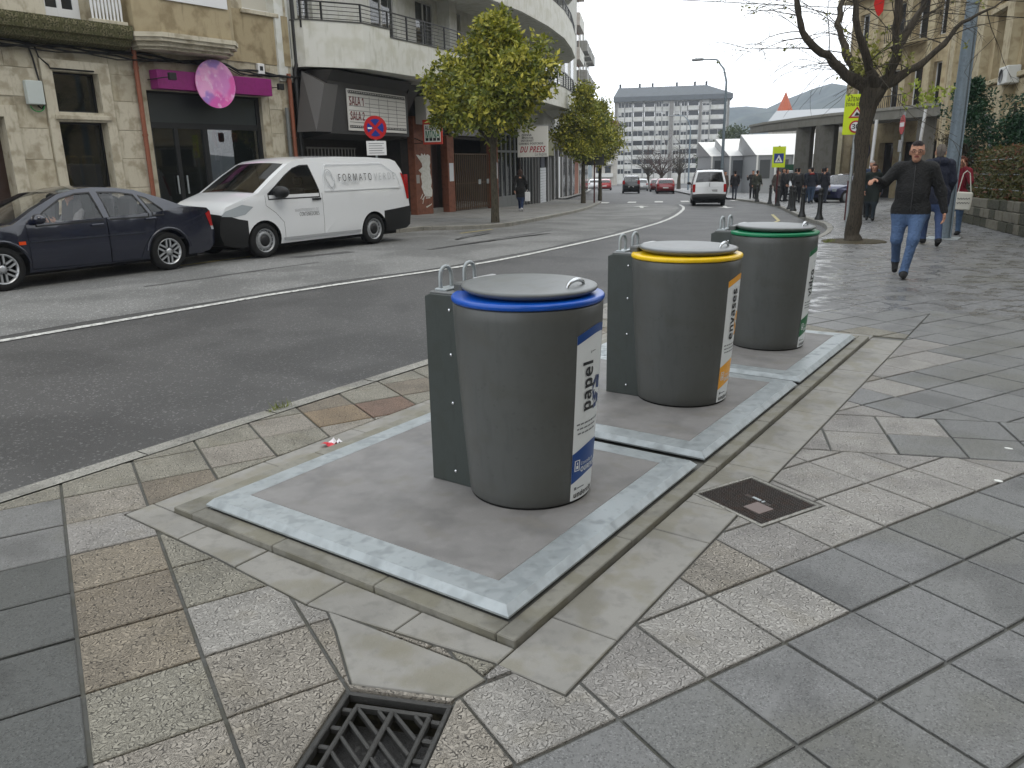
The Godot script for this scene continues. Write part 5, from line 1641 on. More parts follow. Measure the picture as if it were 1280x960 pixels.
func left_street_end():
	# narrow blocks that close the left side beyond the curved balconies
	var d := deg_to_rad(116.0)
	var brick := tmat("brick_red", Color(0.58, 0.38, 0.31), texs.stone, 1.5, 0.85)
	var wh := tmat("white_block", Color(0.83, 0.83, 0.81), texs.plaster, 3.0, 0.8)
	var dk := mat("dark_window", Color(0.12, 0.125, 0.13), 0.12)
	var A := thing("brick_block", "tall red brick and white apartment block past the curved balconies", "building", Vector3(-36.2, -1.3, -61.0), d)
	spart(A, "wall", Vector3(0, 0, -10), Vector3(6.2, 19, 0), brick)
	for k in 6:
		spart(A, "balcony", Vector3(1.0, 3.2 + k * 2.7, 0.0), Vector3(6.2, 4.2 + k * 2.7, 0.5), wh, 0.02)
		spart(A, "window", Vector3(1.6, 4.4 + k * 2.7, -0.05), Vector3(5.4, 5.7 + k * 2.7, 0.04), dk)
	var C := thing("white_block", "slim white apartment block with stacked grey balconies, behind the brick one", "building", Vector3(-38.9, -1.6, -66.6), d)
	spart(C, "wall", Vector3(0, 0, -10), Vector3(14, 15.2, 0), wh)
	for k in 5:
		for j in 3:
			spart(C, "balcony", Vector3(0.6 + j * 4.5, 3.0 + k * 2.5, 0.0), Vector3(4.0 + j * 4.5, 3.9 + k * 2.5, 0.7), tmat("grey_balcony", Color(0.6, 0.6, 0.59), texs.plaster, 2.0, 0.8), 0.02)
			spart(C, "window", Vector3(1.2 + j * 4.5, 4.1 + k * 2.5, -0.05), Vector3(3.4 + j * 4.5, 5.2 + k * 2.5, 0.04), dk)
	for j in 4: spart(C, "shop_window", Vector3(0.5 + j * 3.3, 0.2, -0.05), Vector3(3.2 + j * 3.3, 2.5, 0.04), dk)

# ------------------------------------------------------------------ vehicles (local z forwards, x to the driver's left)
func circle_poly(c: Vector2, r: float, n := 28) -> PackedVector2Array:
	var p := PackedVector2Array()
	for i in n: p.append(c + Vector2(cos(i * TAU / n), sin(i * TAU / n)) * r)
	return p
func cut_all(polys: Array, holes: Array) -> Array:
	for h in holes:
		var nx := []
		for q in polys:
			for r in Geometry2D.clip_polygons(q, h):
				if not Geometry2D.is_polygon_clockwise(r): nx.append(r)
		polys = nx
	return polys
func keep_in(polys: Array, m: PackedVector2Array) -> Array:
	var nx := []
	for q in polys:
		for r in Geometry2D.intersect_polygons(q, m): nx.append(r)
	return nx
func side_tri(mb: MB, a: Vector2, b: Vector2, c: Vector2, hw: Callable, off: float, mir: float, depth := 0):
	var la := a.distance_to(b)
	var lb := b.distance_to(c)
	var lc := c.distance_to(a)
	if depth < 6 and max(la, max(lb, lc)) > 0.26:
		if la >= lb and la >= lc:
			var m := (a + b) / 2
			side_tri(mb, a, m, c, hw, off, mir, depth + 1); side_tri(mb, m, b, c, hw, off, mir, depth + 1)
		elif lb >= lc:
			var m := (b + c) / 2
			side_tri(mb, a, b, m, hw, off, mir, depth + 1); side_tri(mb, a, m, c, hw, off, mir, depth + 1)
		else:
			var m := (c + a) / 2
			side_tri(mb, a, b, m, hw, off, mir, depth + 1); side_tri(mb, m, b, c, hw, off, mir, depth + 1)
		return
	var p := []
	for q in [a, b, c]: p.append(Vector3((hw.call(q.x, q.y) + off) * mir, q.y, q.x))
	# polygon (z, y) counter-clockwise seen along -x; outwards on +x it must turn
	if ((b - a).cross(c - a) > 0) == (mir > 0): mb.tri(p[0], p[2], p[1])
	else: mb.tri(p[0], p[1], p[2])
func side_panel(mb: MB, polys: Array, hw: Callable, off: float, mir: float):
	mb.smooth(true)
	for q in polys:
		var idx := Geometry2D.triangulate_polygon(q)
		for i in range(0, idx.size(), 3): side_tri(mb, q[idx[i]], q[idx[i + 1]], q[idx[i + 2]], hw, off, mir)
	mb.smooth(false)
func car(called: String, label: String, category: String, at: Vector3, turn: float, s: Dictionary, group := "") -> Node3D:
	var C := thing(called, label, category, at, turn, group)
	var W: float = s.w
	var belt: Array = s.belt
	var prof: Array = s.prof
	var z_front: float = -99.0
	var z_rear: float = 99.0
	var y_top := 0.0
	var S := PackedVector2Array()
	for p in prof:
		S.append(Vector2(p[0], p[1])); z_front = max(z_front, p[0]); z_rear = min(z_rear, p[0]); y_top = max(y_top, p[1])
	var belt_y := func(z: float) -> float:
		for i in belt.size() - 1:
			if z <= belt[i].x and z >= belt[i + 1].x: return lerpf(belt[i].y, belt[i + 1].y, (belt[i].x - z) / (belt[i].x - belt[i + 1].x))
		return belt[0].y if z > belt[0].x else belt[-1].y
	var wr: float = s.wroof
	var tf: float = s.get("tf", 0.16)
	var tr: float = s.get("tr", 0.1)
	var hw := func(z: float, y: float) -> float:
		var w := W
		var by: float = belt_y.call(z)
		if y > by: w = lerpf(W, wr, pow(clampf((y - by) / (y_top - by), 0, 1), 1.25)) - 0.012
		elif y < 0.55: w -= 0.05 * pow((0.55 - y) / 0.35, 2.0)
		else: w -= 0.012 * pow(1.0 - clampf((by - y) / 0.12, 0.0, 1.0), 2.0)
		if z > z_front - 0.95: w -= tf * pow((z - z_front + 0.95) / 0.95, 2.4)
		if z < z_rear + 0.7: w -= tr * pow((z_rear + 0.7 - z) / 0.7, 2.4)
		return w
	var paint: Material = s.paint
	var trim: Material = mat("car_trim", Color(0.045, 0.047, 0.05), 0.55)
	var gl: Material = s.get("glass", glass("car_glass", Color(0.03, 0.035, 0.035), 0.55))
	var wells := []
	for z in s.wheels: wells.append(circle_poly(Vector2(z, s.wr), s.wr + 0.055))
	var low_mask := PackedVector2Array()
	low_mask.append(Vector2(z_front + 1, -1))
	low_mask.append(Vector2(z_front + 1, belt[0].y))
	for b in belt: low_mask.append(b)
	low_mask.append(Vector2(z_rear - 1, belt[-1].y)); low_mask.append(Vector2(z_rear - 1, -1))
	var lower := keep_in([S], low_mask)
	lower = cut_all(lower, wells)
	var upper := cut_all([S], [low_mask])
	var windows: Array = s.get("windows", [])
	upper = cut_all(upper, windows)
	var black: Array = s.get("black", [])
	var doors: Array = s.get("doors", [])
	var body_low := cut_all(lower, black)
	var grown := []
	for d in doors: grown.append_array(Geometry2D.offset_polygon(d, 0.007))
	var body_side := cut_all(body_low, grown)
	var mb := MB.new()
	for mir in [1.0, -1.0]:
		side_panel(mb, body_side, hw, 0.0, mir)
		side_panel(mb, upper, hw, 0.0, mir)
	# top strip from nose over roof to tail
	var fr := [-1.0, -0.88, -0.5, 0.0, 0.5, 0.88, 1.0]
	var gms := [MB.new(), MB.new()]
	var kms := [MB.new(), MB.new()]
	mb.smooth(true)
	for e in 2:
		gms[e].smooth(true); kms[e].smooth(true)
	var n := prof.size()
	for i in n - 1:
		var tag: String = prof[i][2]
		for j in fr.size() - 1:
			var use := mb
			var end := 0 if prof[i][0] > 0 else 1
			if tag == "g" and absf(fr[j] + fr[j + 1]) < 1.7: use = gms[end]
			if tag == "k": use = kms[end]
			var q := []
			for e in [[i, j], [i, j + 1], [i + 1, j + 1], [i + 1, j]]:
				var z: float = prof[e[0]][0]
				var y: float = prof[e[0]][1]
				var f: float = fr[e[1]]
				var bow: float = (1.0 - f * f)
				var nose := 0.0
				if y < belt_y.call(z) * 0.98 and (i < 4 or i > n - 6): nose = 0.1 * bow * (1.0 if z > 0 else -0.7)
				q.append(Vector3(hw.call(z, y) * f, y + 0.035 * bow * (1.0 if y > 0.6 else 0.0), z + nose + (0.07 * bow if tag == "g" and z > 0 else 0.0) * (1.0 if e[0] > 0 else 0.0)))
			use.quad(q[0], q[1], q[2], q[3])
	var body := part("body", mb, paint, C)
	for e in 2:
		if gms[e].n: part(["windscreen", "rear_window"][e], gms[e], gl, C)
	for b in black:
		var e := 0 if b[0].x > 0 else 1
		for mir in [1.0, -1.0]: side_panel(kms[e], cut_all(keep_in([S], b), wells), hw, 0.0, mir)
	for e in 2:
		if kms[e].n: part(["front_bumper", "rear_bumper"][e], kms[e], trim, C)
	# inner shell so that door gaps read dark
	mb = MB.new()
	for mir in [1.0, -1.0]: side_panel(mb, lower, hw, -0.035, mir)
	part("inner_shell", mb, mats.black, C)
	for mir in [1.0, -1.0]:
		for d in doors:
			mb = MB.new()
			side_panel(mb, cut_all(keep_in(keep_in(lower, d), S), black), hw, 0.0, mir)
			var dp := part("door", mb, paint, C)
			if s.get("handles", true):
				var lo := 99.0
				var hi := -99.0
				for q in d:
					lo = min(lo, q.x); hi = max(hi, q.x)
				var hz := lo + 0.16
				var hy: float = belt_y.call(hz) - 0.1
				mb = MB.new()
				mb.cbox(Vector3((hw.call(hz, hy) + 0.022) * mir, hy, hz), Vector3(0.025, 0.035, 0.2), 0.008)
				part("handle", mb, s.get("handle_mat", trim), dp)
		for w in windows:
			mb = MB.new()
			side_panel(mb, keep_in(cut_all([S], [low_mask]), w), hw, -0.012, mir)
			var wp := part("window", mb, gl, C)
			mb = MB.new()       # rubber seal round the pane
			var ins := Geometry2D.offset_polygon(w, -0.022, Geometry2D.JOIN_MITER)
			if ins.size() == 1 and ins[0].size() == w.size():
				for i in w.size():
					var best := 0
					for k in ins[0].size():
						if ins[0][k].distance_to(w[i]) < ins[0][best].distance_to(w[i]): best = k
					var best2 := 0
					var i2: int = (i + 1) % w.size()
					for k in ins[0].size():
						if ins[0][k].distance_to(w[i2]) < ins[0][best2].distance_to(w[i2]): best2 = k
					for t in [[w[i], w[i2], ins[0][best2]], [w[i], ins[0][best2], ins[0][best]]]:
						side_tri(mb, t[0], t[1], t[2], hw, 0.002, mir, 4)
				if mb.n: part("seal", mb, trim, wp)
		for l in s.get("lamps", []):     # [name, polygon, material]
			mb = MB.new()
			side_panel(mb, keep_in([S], l[1]), hw, 0.006, mir)
			part(l[0], mb, l[2], C)
		# mirror
		if s.has("mirror"):
			var mz: float = s.mirror.x
			var my: float = s.mirror.y
			mb = MB.new()
			mb.smooth(true)
			mb.lathe([Vector2(0.0, -0.1), Vector2(0.06, -0.085), Vector2(0.085, -0.03), Vector2(0.085, 0.04), Vector2(0.055, 0.085), Vector2(0.0, 0.095)], 12, Vector3((hw.call(mz, my) + 0.12) * mir, my, mz), Basis(Vector3(1.25, 0, 0), Vector3(0, 0, 0.9), Vector3(0, -0.9, 0)).scaled(Vector3.ONE * s.get("mirror_size", 1.0)))
			mb.box(Vector3((hw.call(mz, my) + 0.02) * mir, my - 0.05, mz), Vector3(0.1, 0.05, 0.07))
			part("mirror", mb, s.get("mirror_mat", trim), C)
	# underbody
	mb = MB.new()
	mb.span(Vector3(-W + 0.22, 0.17, z_rear + 0.35), Vector3(W - 0.22, 0.5, z_front - 0.45))
	part("underbody", mb, mats.black, C)
	if s.get("interior", true):
		mb = MB.new()
		mb.span(Vector3(-W + 0.12, 0.5, s.cabin[1]), Vector3(W - 0.12, 0.55, s.cabin[0]))
		mb.span(Vector3(-W + 0.12, 0.55, s.cabin[0] - 0.3), Vector3(W - 0.12, belt[0].y - 0.06, s.cabin[0]))
		part("dashboard", mb, mat("cabin_dark", Color(0.07, 0.07, 0.075), 0.8), C)
		for zz in s.seats:
			for xx in [-0.37, 0.37]:
				mb = MB.new()
				mb.cbox(Vector3(xx, 0.68, zz + 0.12), Vector3(0.48, 0.18, 0.5), 0.05)
				mb.cbox(Vector3(xx, 0.98, zz - 0.16), Vector3(0.46, 0.6, 0.14), 0.05, Basis(Vector3.RIGHT, -0.18))
				mb.cbox(Vector3(xx, 1.32 + s.get("seat_up", -0.06), zz - 0.25), Vector3(0.26, 0.17, 0.09), 0.03)
				part("seat", mb, mat("seat_grey", Color(0.28, 0.28, 0.29), 0.9), C)
		mb = MB.new()
		var sw := []
		for i in 17: sw.append(Vector3(0.37 + 0.18 * cos(i * TAU / 16), 0.98 + 0.17 * sin(i * TAU / 16), s.cabin[0] - 0.42 + 0.06 * sin(i * TAU / 16)))
		mb.tube(sw, 0.014, 6, false)
		part("steering_wheel", mb, trim, C)
	# wheels
	for z in s.wheels:
		for mir in [1.0, -1.0]: wheel(C, Vector3((W - 0.125) * mir, s.wr, z), s.wr, mir, s.get("rim", "spokes"))
	return C
func wheel(C: Node3D, at: Vector3, r: float, mir: float, style: String):
	var b := Basis(Vector3(0, 0, 1), -PI / 2 * mir)      # lathe y axis -> outwards
	var mb := MB.new()
	mb.lathe([Vector2(r * 0.55, -0.1), Vector2(r * 0.92, -0.1), Vector2(r, -0.07), Vector2(r, 0.07), Vector2(r * 0.96, 0.098), Vector2(r * 0.8, 0.108), Vector2(r * 0.68, 0.1), Vector2(r * 0.67, 0.06)], 32, at, b)
	var w := part("wheel", mb, mat("tyre", Color(0.035, 0.035, 0.035), 0.85), C)
	mb = MB.new()
	mb.lathe([Vector2(0.0, 0.02), Vector2(r * 0.66, 0.02)], 24, at, b, false)
	part("drum", mb, mats.black, w)
	var alloy := mat("alloy", Color(0.72, 0.73, 0.74), 0.35, 0.75)
	mb = MB.new()
	if style == "spokes":
		mb.lathe([Vector2(r * 0.6, 0.06), Vector2(r * 0.66, 0.102), Vector2(r * 0.69, 0.104), Vector2(r * 0.69, 0.09)], 32, at, b)
		mb.lathe([Vector2(0.055, 0.07), Vector2(0.055, 0.095), Vector2(0.03, 0.1), Vector2(0.0, 0.1)], 16, at, b)
		for k in 6:
			for d in [-0.035, 0.035]:
				var t := k * TAU / 6
				var rot := b * Basis(Vector3.UP, t)
				mb.box(at + rot * Vector3(r * 0.34, 0.08, d), Vector3(r * 0.62, 0.025, 0.028), rot)
		part("rim", mb, alloy, w)
	elif style == "steel":
		var sil := mat("steel_rim", Color(0.6, 0.61, 0.62), 0.4, 0.5)
		mb.lathe([Vector2(r * 0.60, 0.06), Vector2(r * 0.655, 0.1), Vector2(r * 0.685, 0.1), Vector2(r * 0.69, 0.09)], 32, at, b)
		mb.lathe([Vector2(r * 0.58, 0.05), Vector2(r * 0.46, 0.085), Vector2(r * 0.34, 0.085), Vector2(r * 0.33, 0.07)], 28, at, b)
		for k in 14:
			var rot := b * Basis(Vector3.UP, k * TAU / 14)
			mb.box(at + rot * Vector3(r * 0.56, 0.065, 0), Vector3(r * 0.12, 0.02, 0.022), rot)
		part("rim", mb, sil, w)
		mb = MB.new()
		mb.lathe([Vector2(r * 0.335, 0.06), Vector2(r * 0.33, 0.09), Vector2(r * 0.2, 0.105), Vector2(0.0, 0.11)], 20, at, b)
		part("hub_cap", mb, mat("hub_black", Color(0.06, 0.06, 0.065), 0.5), w)
	else:
		mb.lathe([Vector2(r * 0.66, 0.085), Vector2(r * 0.4, 0.1), Vector2(0.0, 0.1)], 20, at, b)
		part("rim", mb, mat("hub_grey", Color(0.45, 0.46, 0.47), 0.4, 0.4), w)
func on_rear(C: Node3D, called: String, x0: float, x1: float, y0: float, y1: float, z: float, m: Material, th := 0.02):
	var mb := MB.new()
	mb.cbox(Vector3((x0 + x1) / 2, (y0 + y1) / 2, z), Vector3(absf(x1 - x0), absf(y1 - y0), th), min(0.008, th * 0.4))
	part(called, mb, m, C)
func car_paint(key: String, c: Color, metal := 0.0, rough := 0.28) -> StandardMaterial3D:
	var m := mat(key, c, rough, metal)
	m.clearcoat_enabled = true
	m.clearcoat = 1.0
	m.clearcoat_roughness = 0.05
	return m

func vehicles():
	var amber := mat("lamp_amber", Color(0.85, 0.28, 0.06), 0.2)
	var redl := mat("lamp_red", Color(0.62, 0.04, 0.04), 0.15)
	var clear := mat("lamp_clear", Color(0.72, 0.75, 0.77), 0.12, 0.3)
	var plate := mat("number_plate", Color(0.85, 0.85, 0.84), 0.4)
	var trim := mat("car_trim", Color(0.045, 0.047, 0.05), 0.55)
	var pale_glass := glass("sedan_glass", Color(0.3, 0.33, 0.33), 0.1)
	# dark blue saloon
	var navy := car_paint("navy_paint", Color(0.02, 0.045, 0.135), 0.0, 0.25)
	var sp := {
		"w": 0.895, "wroof": 0.60, "paint": navy, "glass": pale_glass, "tf": 0.2, "tr": 0.14, "mirror_mat": navy, "handle_mat": navy,
		"prof": [[2.02, 0.22, "b"], [2.22, 0.3, "b"], [2.27, 0.46, "b"], [2.22, 0.62, "b"], [2.12, 0.72, "b"], [1.9, 0.8, "b"], [1.5, 0.89, "b"], [1.12, 0.955, "g"], [0.75, 1.16, "g"], [0.3, 1.365, "b"], [0.0, 1.43, "b"], [-0.3, 1.452, "b"], [-0.65, 1.435, "b"], [-0.98, 1.385, "g"], [-1.35, 1.25, "g"], [-1.72, 1.085, "b"], [-1.95, 1.06, "b"], [-2.22, 1.03, "b"], [-2.29, 0.97, "b"], [-2.32, 0.75, "b"], [-2.36, 0.58, "b"], [-2.34, 0.38, "b"], [-2.2, 0.27, "b"], [-2.0, 0.24, "b"]],
		"belt": [Vector2(1.12, 0.94), Vector2(0.4, 0.955), Vector2(-0.6, 0.985), Vector2(-1.3, 1.02), Vector2(-1.72, 1.06)],
		"wheels": [1.35, -1.35], "wr": 0.325, "rim": "spokes", "cabin": [0.85, -1.4], "seats": [0.15, -0.8], "mirror": Vector2(0.78, 1.02),
		"windows": [v2([0.80, 0.9, 0.80, 1.0, 0.62, 1.13, 0.30, 1.305, 0.02, 1.375, -0.22, 1.385, -0.27, 0.93]), v2([-0.36, 0.93, -0.33, 1.385, -0.65, 1.372, -0.92, 1.325, -1.05, 1.0, -1.05, 0.93]), v2([-1.10, 0.95, -1.10, 1.0, -0.975, 1.31, -1.12, 1.255, -1.32, 1.06, -1.32, 0.95])],
		"doors": [v2([0.93, 0.28, 0.93, 1.2, -0.30, 1.2, -0.30, 0.26]), v2([-0.315, 0.26, -0.315, 1.2, -1.22, 1.2, -1.12, 0.72, -0.92, 0.5, -0.82, 0.26])],
		"lamps": [["indicator", v2([0.98, 0.655, 1.08, 0.655, 1.08, 0.705, 0.98, 0.705]), amber], ["tail_lamp", v2([-2.16, 0.93, -2.31, 0.99, -2.36, 0.70, -2.26, 0.70]), redl], ["reverse_lamp", v2([-2.26, 0.70, -2.36, 0.70, -2.36, 0.635, -2.28, 0.635]), clear], ["headlamp", v2([1.62, 0.78, 2.2, 0.66, 2.24, 0.58, 1.85, 0.66]), clear]],
	}
	var sd := car("saloon_car", "dark blue saloon car with silver wheels, parked in front of the van", "car", Vector3(-13.76, -0.116, -6.56), 0.0, sp)
	for mir in [1.0, -1.0]:
		var mb := MB.new()
		mb.box(Vector3(0.902 * mir, 0.69, -0.02), Vector3(0.012, 0.018, 1.85))
		part("side_moulding", mb, mat("moulding_grey", Color(0.12, 0.14, 0.19), 0.4), sd)
		for z in [1.35, -1.35]:
			mb = MB.new()
			var pts := []
			for i in 17:
				var t := PI * (0.04 + 0.92 * i / 16.0)
				pts.append(Vector3(0.893 * mir, 0.325 + 0.405 * sin(t), z + 0.405 * cos(t)))
			mb.tube(pts, 0.022, 6)
			part("wheel_arch_lip", mb, navy, sd)
	on_rear(sd, "number_plate", -0.26, 0.26, 0.66, 0.77, -2.375, plate)
	on_rear(sd, "number_plate", -0.26, 0.26, 0.4, 0.51, 2.385, plate)
	# white van
	var white := car_paint("van_white", Color(0.86, 0.87, 0.88), 0.0, 0.3)
	var vp := {
		"w": 0.955, "wroof": 0.80, "paint": white, "tf": 0.17, "tr": 0.05, "mirror_size": 1.55,
		"prof": [[2.05, 0.24, "k"], [2.33, 0.3, "k"], [2.40, 0.5, "k"], [2.38, 0.72, "k"], [2.34, 0.86, "b"], [2.26, 1.0, "b"], [2.05, 1.09, "b"], [1.72, 1.19, "b"], [1.58, 1.235, "g"], [1.1, 1.55, "g"], [0.72, 1.77, "b"], [0.55, 1.835, "b"], [0.2, 1.885, "b"], [-0.6, 1.905, "b"], [-1.6, 1.89, "b"], [-2.25, 1.85, "b"], [-2.42, 1.80, "b"], [-2.55, 1.62, "b"], [-2.64, 1.25, "b"], [-2.70, 0.95, "b"], [-2.73, 0.78, "k"], [-2.76, 0.6, "k"], [-2.74, 0.36, "k"], [-2.6, 0.28, "k"], [-2.2, 0.26, "b"]],
		"belt": [Vector2(1.58, 1.19), Vector2(0.6, 1.185), Vector2(-1.0, 1.19), Vector2(-2.62, 1.22)],
		"wheels": [1.5, -1.5], "wr": 0.335, "rim": "steel", "cabin": [1.45, -0.1], "seats": [0.35], "seat_up": 0.1, "mirror": Vector2(1.12, 1.24), "handles": false,
		"windows": [v2([1.36, 1.1, 1.36, 1.22, 1.15, 1.36, 0.86, 1.56, 0.62, 1.695, 0.42, 1.75, 0.20, 1.755, 0.12, 1.5, 0.04, 1.25, 0.04, 1.1])],
		"doors": [v2([1.0, 0.34, 1.02, 0.66, 1.2, 0.85, 1.42, 1.0, 1.42, 1.3, -0.02, 1.3, -0.02, 0.34])],
		"black": [v2([2.6, 0.1, 2.6, 0.84, 2.3, 0.88, 2.05, 0.78, 1.86, 0.74, 1.86, 0.1]), v2([-1.8, 0.1, -1.83, 0.72, -2.9, 0.80, -2.9, 0.1])],
		"lamps": [["headlamp", v2([1.72, 0.99, 1.95, 1.04, 2.28, 0.93, 2.36, 0.84, 2.1, 0.82, 1.9, 0.86]), clear], ["tail_lamp", v2([-2.5, 1.55, -2.62, 1.5, -2.72, 0.95, -2.62, 0.95]), redl]],
	}
	var vn := car("delivery_van", "white panel van with FORMATO VERDE lettering, parked behind the dark saloon", "van", Vector3(-13.82, -0.116, -11.46), 0.0, vp)
	var side := Basis(Vector3(0, 0, -1), Vector3(0, 1, 0), Vector3(1, 0, 0))
	var tilt := Basis(Vector3(0, 0, 1), 0.14)
	var grey_l := mat("letter_grey", Color(0.68, 0.69, 0.7), 0.5)
	var blk := mat("letter_black", Color(0.08, 0.08, 0.08), 0.5)
	flat_text("lettering", "F O R M A T O", 0.15, font_sans, blk, vn, Vector3(0.930, 1.475, -1.02), tilt * side, 0.98)
	flat_text("lettering", "V E R D E", 0.15, font_sans, grey_l, vn, Vector3(0.930, 1.475, -1.93), tilt * side, 0.66)
	flat_text("lettering", "Design Urbano", 0.07, font_sans, grey_l, vn, Vector3(0.942, 1.375, -0.86), tilt * side, 0.5)
	flat_text("lettering", "MANTENIMIENTO DE", 0.06, font_sans, grey_l, vn, Vector3(0.958, 0.865, 0.42), side, 0.62)
	flat_text("lettering", "CONTENEDORES", 0.075, font_sans, blk, vn, Vector3(0.958, 0.785, 0.36), side, 0.52)
	var mb := MB.new()      # leaf emblem
	for q in [[0.0, 0.11], [0.09, 0.085]]:
		var lp := []
		for i in 21:
			var t := i * TAU / 20
			var e := Vector2(cos(t) * q[1], sin(t) * 0.19).rotated(0.35)
			lp.append(Vector3(0.934 + (0.02 if e.y < 0 else -0.022), 1.47 + e.y - q[0] * 0.5, -0.27 - e.x - q[0] * 0.3))
		mb.tube(lp, 0.006, 4, false)
	part("leaf_emblem", mb, grey_l, vn)
	# raised side panel edge, handle, sliding door seams, grille
	mb = MB.new()
	mb.cbox(Vector3(0.972, 1.07, 0.15), Vector3(0.03, 0.045, 0.24), 0.01)
	part("handle", mb, trim, vn)
	for mir in [1.0, -1.0]:
		mb = MB.new()
		mb.box(Vector3(0.953 * mir, 1.215, -1.25), Vector3(0.012, 0.014, 2.3))
		mb.tube([Vector3(0.947 * mir, 1.22, -0.12), Vector3(0.90 * mir, 1.55, -0.13), Vector3(0.855 * mir, 1.75, -0.22), Vector3(0.852 * mir, 1.76, -1.9), Vector3(0.90 * mir, 1.52, -2.32), Vector3(0.94 * mir, 1.24, -2.42)], 0.007, 6)
		part("panel_crease", mb, white, vn)
		mb = MB.new()
		mb.box(Vector3(0.956 * mir, 0.335, 0.0), Vector3(0.012, 0.05, 2.1))
		part("sill_trim", mb, mat("van_sill", Color(0.6, 0.61, 0.62), 0.4), vn)
	for k in 3:
		mb = MB.new()
		mb.box(Vector3(0, 0.62 + k * 0.09, 2.49 - k * 0.012), Vector3(1.1, 0.03, 0.02))
		part("grille_bar", mb, mat("grille_grey", Color(0.2, 0.2, 0.21), 0.4), vn)
	on_rear(vn, "tail_lamp", 0.78, 0.9, 0.95, 1.5, -2.72, redl)
	# white estate seen from behind
	var wp := {
		"w": 0.86, "wroof": 0.66, "paint": white, "tf": 0.15, "tr": 0.05, "mirror": Vector2(1.0, 1.1), "rim": "disc",
		"prof": [[1.9, 0.25, "k"], [2.05, 0.5, "b"], [1.95, 0.8, "b"], [1.55, 0.98, "b"], [1.2, 1.06, "g"], [0.5, 1.62, "b"], [0.0, 1.76, "b"], [-1.2, 1.80, "b"], [-1.85, 1.76, "b"], [-1.95, 1.70, "g"], [-2.03, 1.2, "b"], [-2.07, 0.95, "b"], [-2.08, 0.62, "k"], [-2.14, 0.58, "k"], [-2.12, 0.34, "k"], [-1.9, 0.26, "b"]],
		"belt": [Vector2(1.2, 1.05), Vector2(0.0, 1.08), Vector2(-2.03, 1.14)],
		"wheels": [1.3, -1.35], "wr": 0.31, "cabin": [1.1, -1.4], "seats": [0.1, -0.8],
		"windows": [v2([0.95, 1.0, 0.95, 1.18, 0.55, 1.5, 0.1, 1.6, -0.1, 1.6, -0.1, 1.0]), v2([-0.2, 1.0, -0.2, 1.6, -1.1, 1.62, -1.1, 1.0]), v2([-1.2, 1.0, -1.2, 1.62, -1.75, 1.6, -1.8, 1.0])],
		"doors": [v2([0.95, 0.3, 0.95, 1.3, -0.14, 1.3, -0.14, 0.3])],
		"black": [v2([-1.7, 0.1, -1.7, 0.6, -2.4, 0.62, -2.4, 0.1])],
	}
	var es := car("estate_car", "white boxy estate car with black rear bumper driving away on the road", "car", Vector3(-16.3, gy(-41) - 0.116, -41.6), deg_to_rad(180 + 24), wp)
	for mir in [1.0, -1.0]:
		on_rear(es, "tail_lamp", 0.70 * mir, 0.84 * mir, 0.72, 1.12, -2.085, redl)
		on_rear(es, "door_seam", 0.005 * mir, 0.012 * mir, 0.65, 1.2, -2.1, trim)
	on_rear(es, "number_plate", -0.4, 0.12, 0.74, 0.86, -2.13, mat("plate_dull", Color(0.6, 0.6, 0.6), 0.5))
	on_rear(es, "roof_bar", -0.66, 0.66, 1.84, 1.87, -1.2, trim, 0.1)
	# cars farther down the street
	var suvp := {
		"w": 0.9, "wroof": 0.68, "paint": car_paint("black_paint", Color(0.05, 0.05, 0.055), 0.2), "rim": "disc", "interior": false,
		"prof": [[1.9, 0.3, "b"], [2.1, 0.6, "b"], [2.0, 0.95, "b"], [1.2, 1.1, "g"], [0.6, 1.6, "b"], [0.0, 1.76, "b"], [-1.5, 1.74, "b"], [-1.85, 1.66, "g"], [-2.05, 1.15, "b"], [-2.12, 0.8, "b"], [-2.14, 0.4, "b"], [-1.9, 0.32, "b"]],
		"belt": [Vector2(1.2, 1.08), Vector2(-2.05, 1.14)], "wheels": [1.3, -1.3], "wr": 0.36,
		"windows": [v2([0.9, 1.0, 0.9, 1.2, 0.5, 1.55, -0.1, 1.62, -0.1, 1.0]), v2([-0.2, 1.0, -0.2, 1.62, -1.4, 1.6, -1.6, 1.0])],
	}
	var sv := car("suv_car", "black off-road car with red tail lamps far along the street", "car", Vector3(-37.6, gy(-75) - 0.116, -75.0), deg_to_rad(180 + 27), suvp)
	for mir in [1.0, -1.0]: on_rear(sv, "tail_lamp", 0.62 * mir, 0.86 * mir, 0.95, 1.3, -2.14, redl)
	on_rear(sv, "number_plate", -0.26, 0.26, 0.62, 0.74, -2.18, plate)
	var hb := suvp.duplicate()
	hb.paint = car_paint("crimson_paint", Color(0.5, 0.03, 0.07), 0.2)
	hb.prof = [[1.8, 0.28, "b"], [2.0, 0.5, "b"], [1.9, 0.75, "b"], [1.1, 0.92, "g"], [0.4, 1.38, "b"], [-0.2, 1.46, "b"], [-1.2, 1.42, "b"], [-1.6, 1.3, "g"], [-1.95, 0.98, "b"], [-2.05, 0.7, "b"], [-2.04, 0.38, "b"], [-1.8, 0.28, "b"]]
	hb.belt = [Vector2(1.1, 0.91), Vector2(-1.95, 0.97)]
	hb.wr = 0.31
	hb.windows = [v2([0.8, 0.85, 0.8, 1.0, 0.35, 1.3, -0.2, 1.37, -0.2, 0.85]), v2([-0.3, 0.85, -0.3, 1.37, -1.2, 1.32, -1.5, 0.85])]
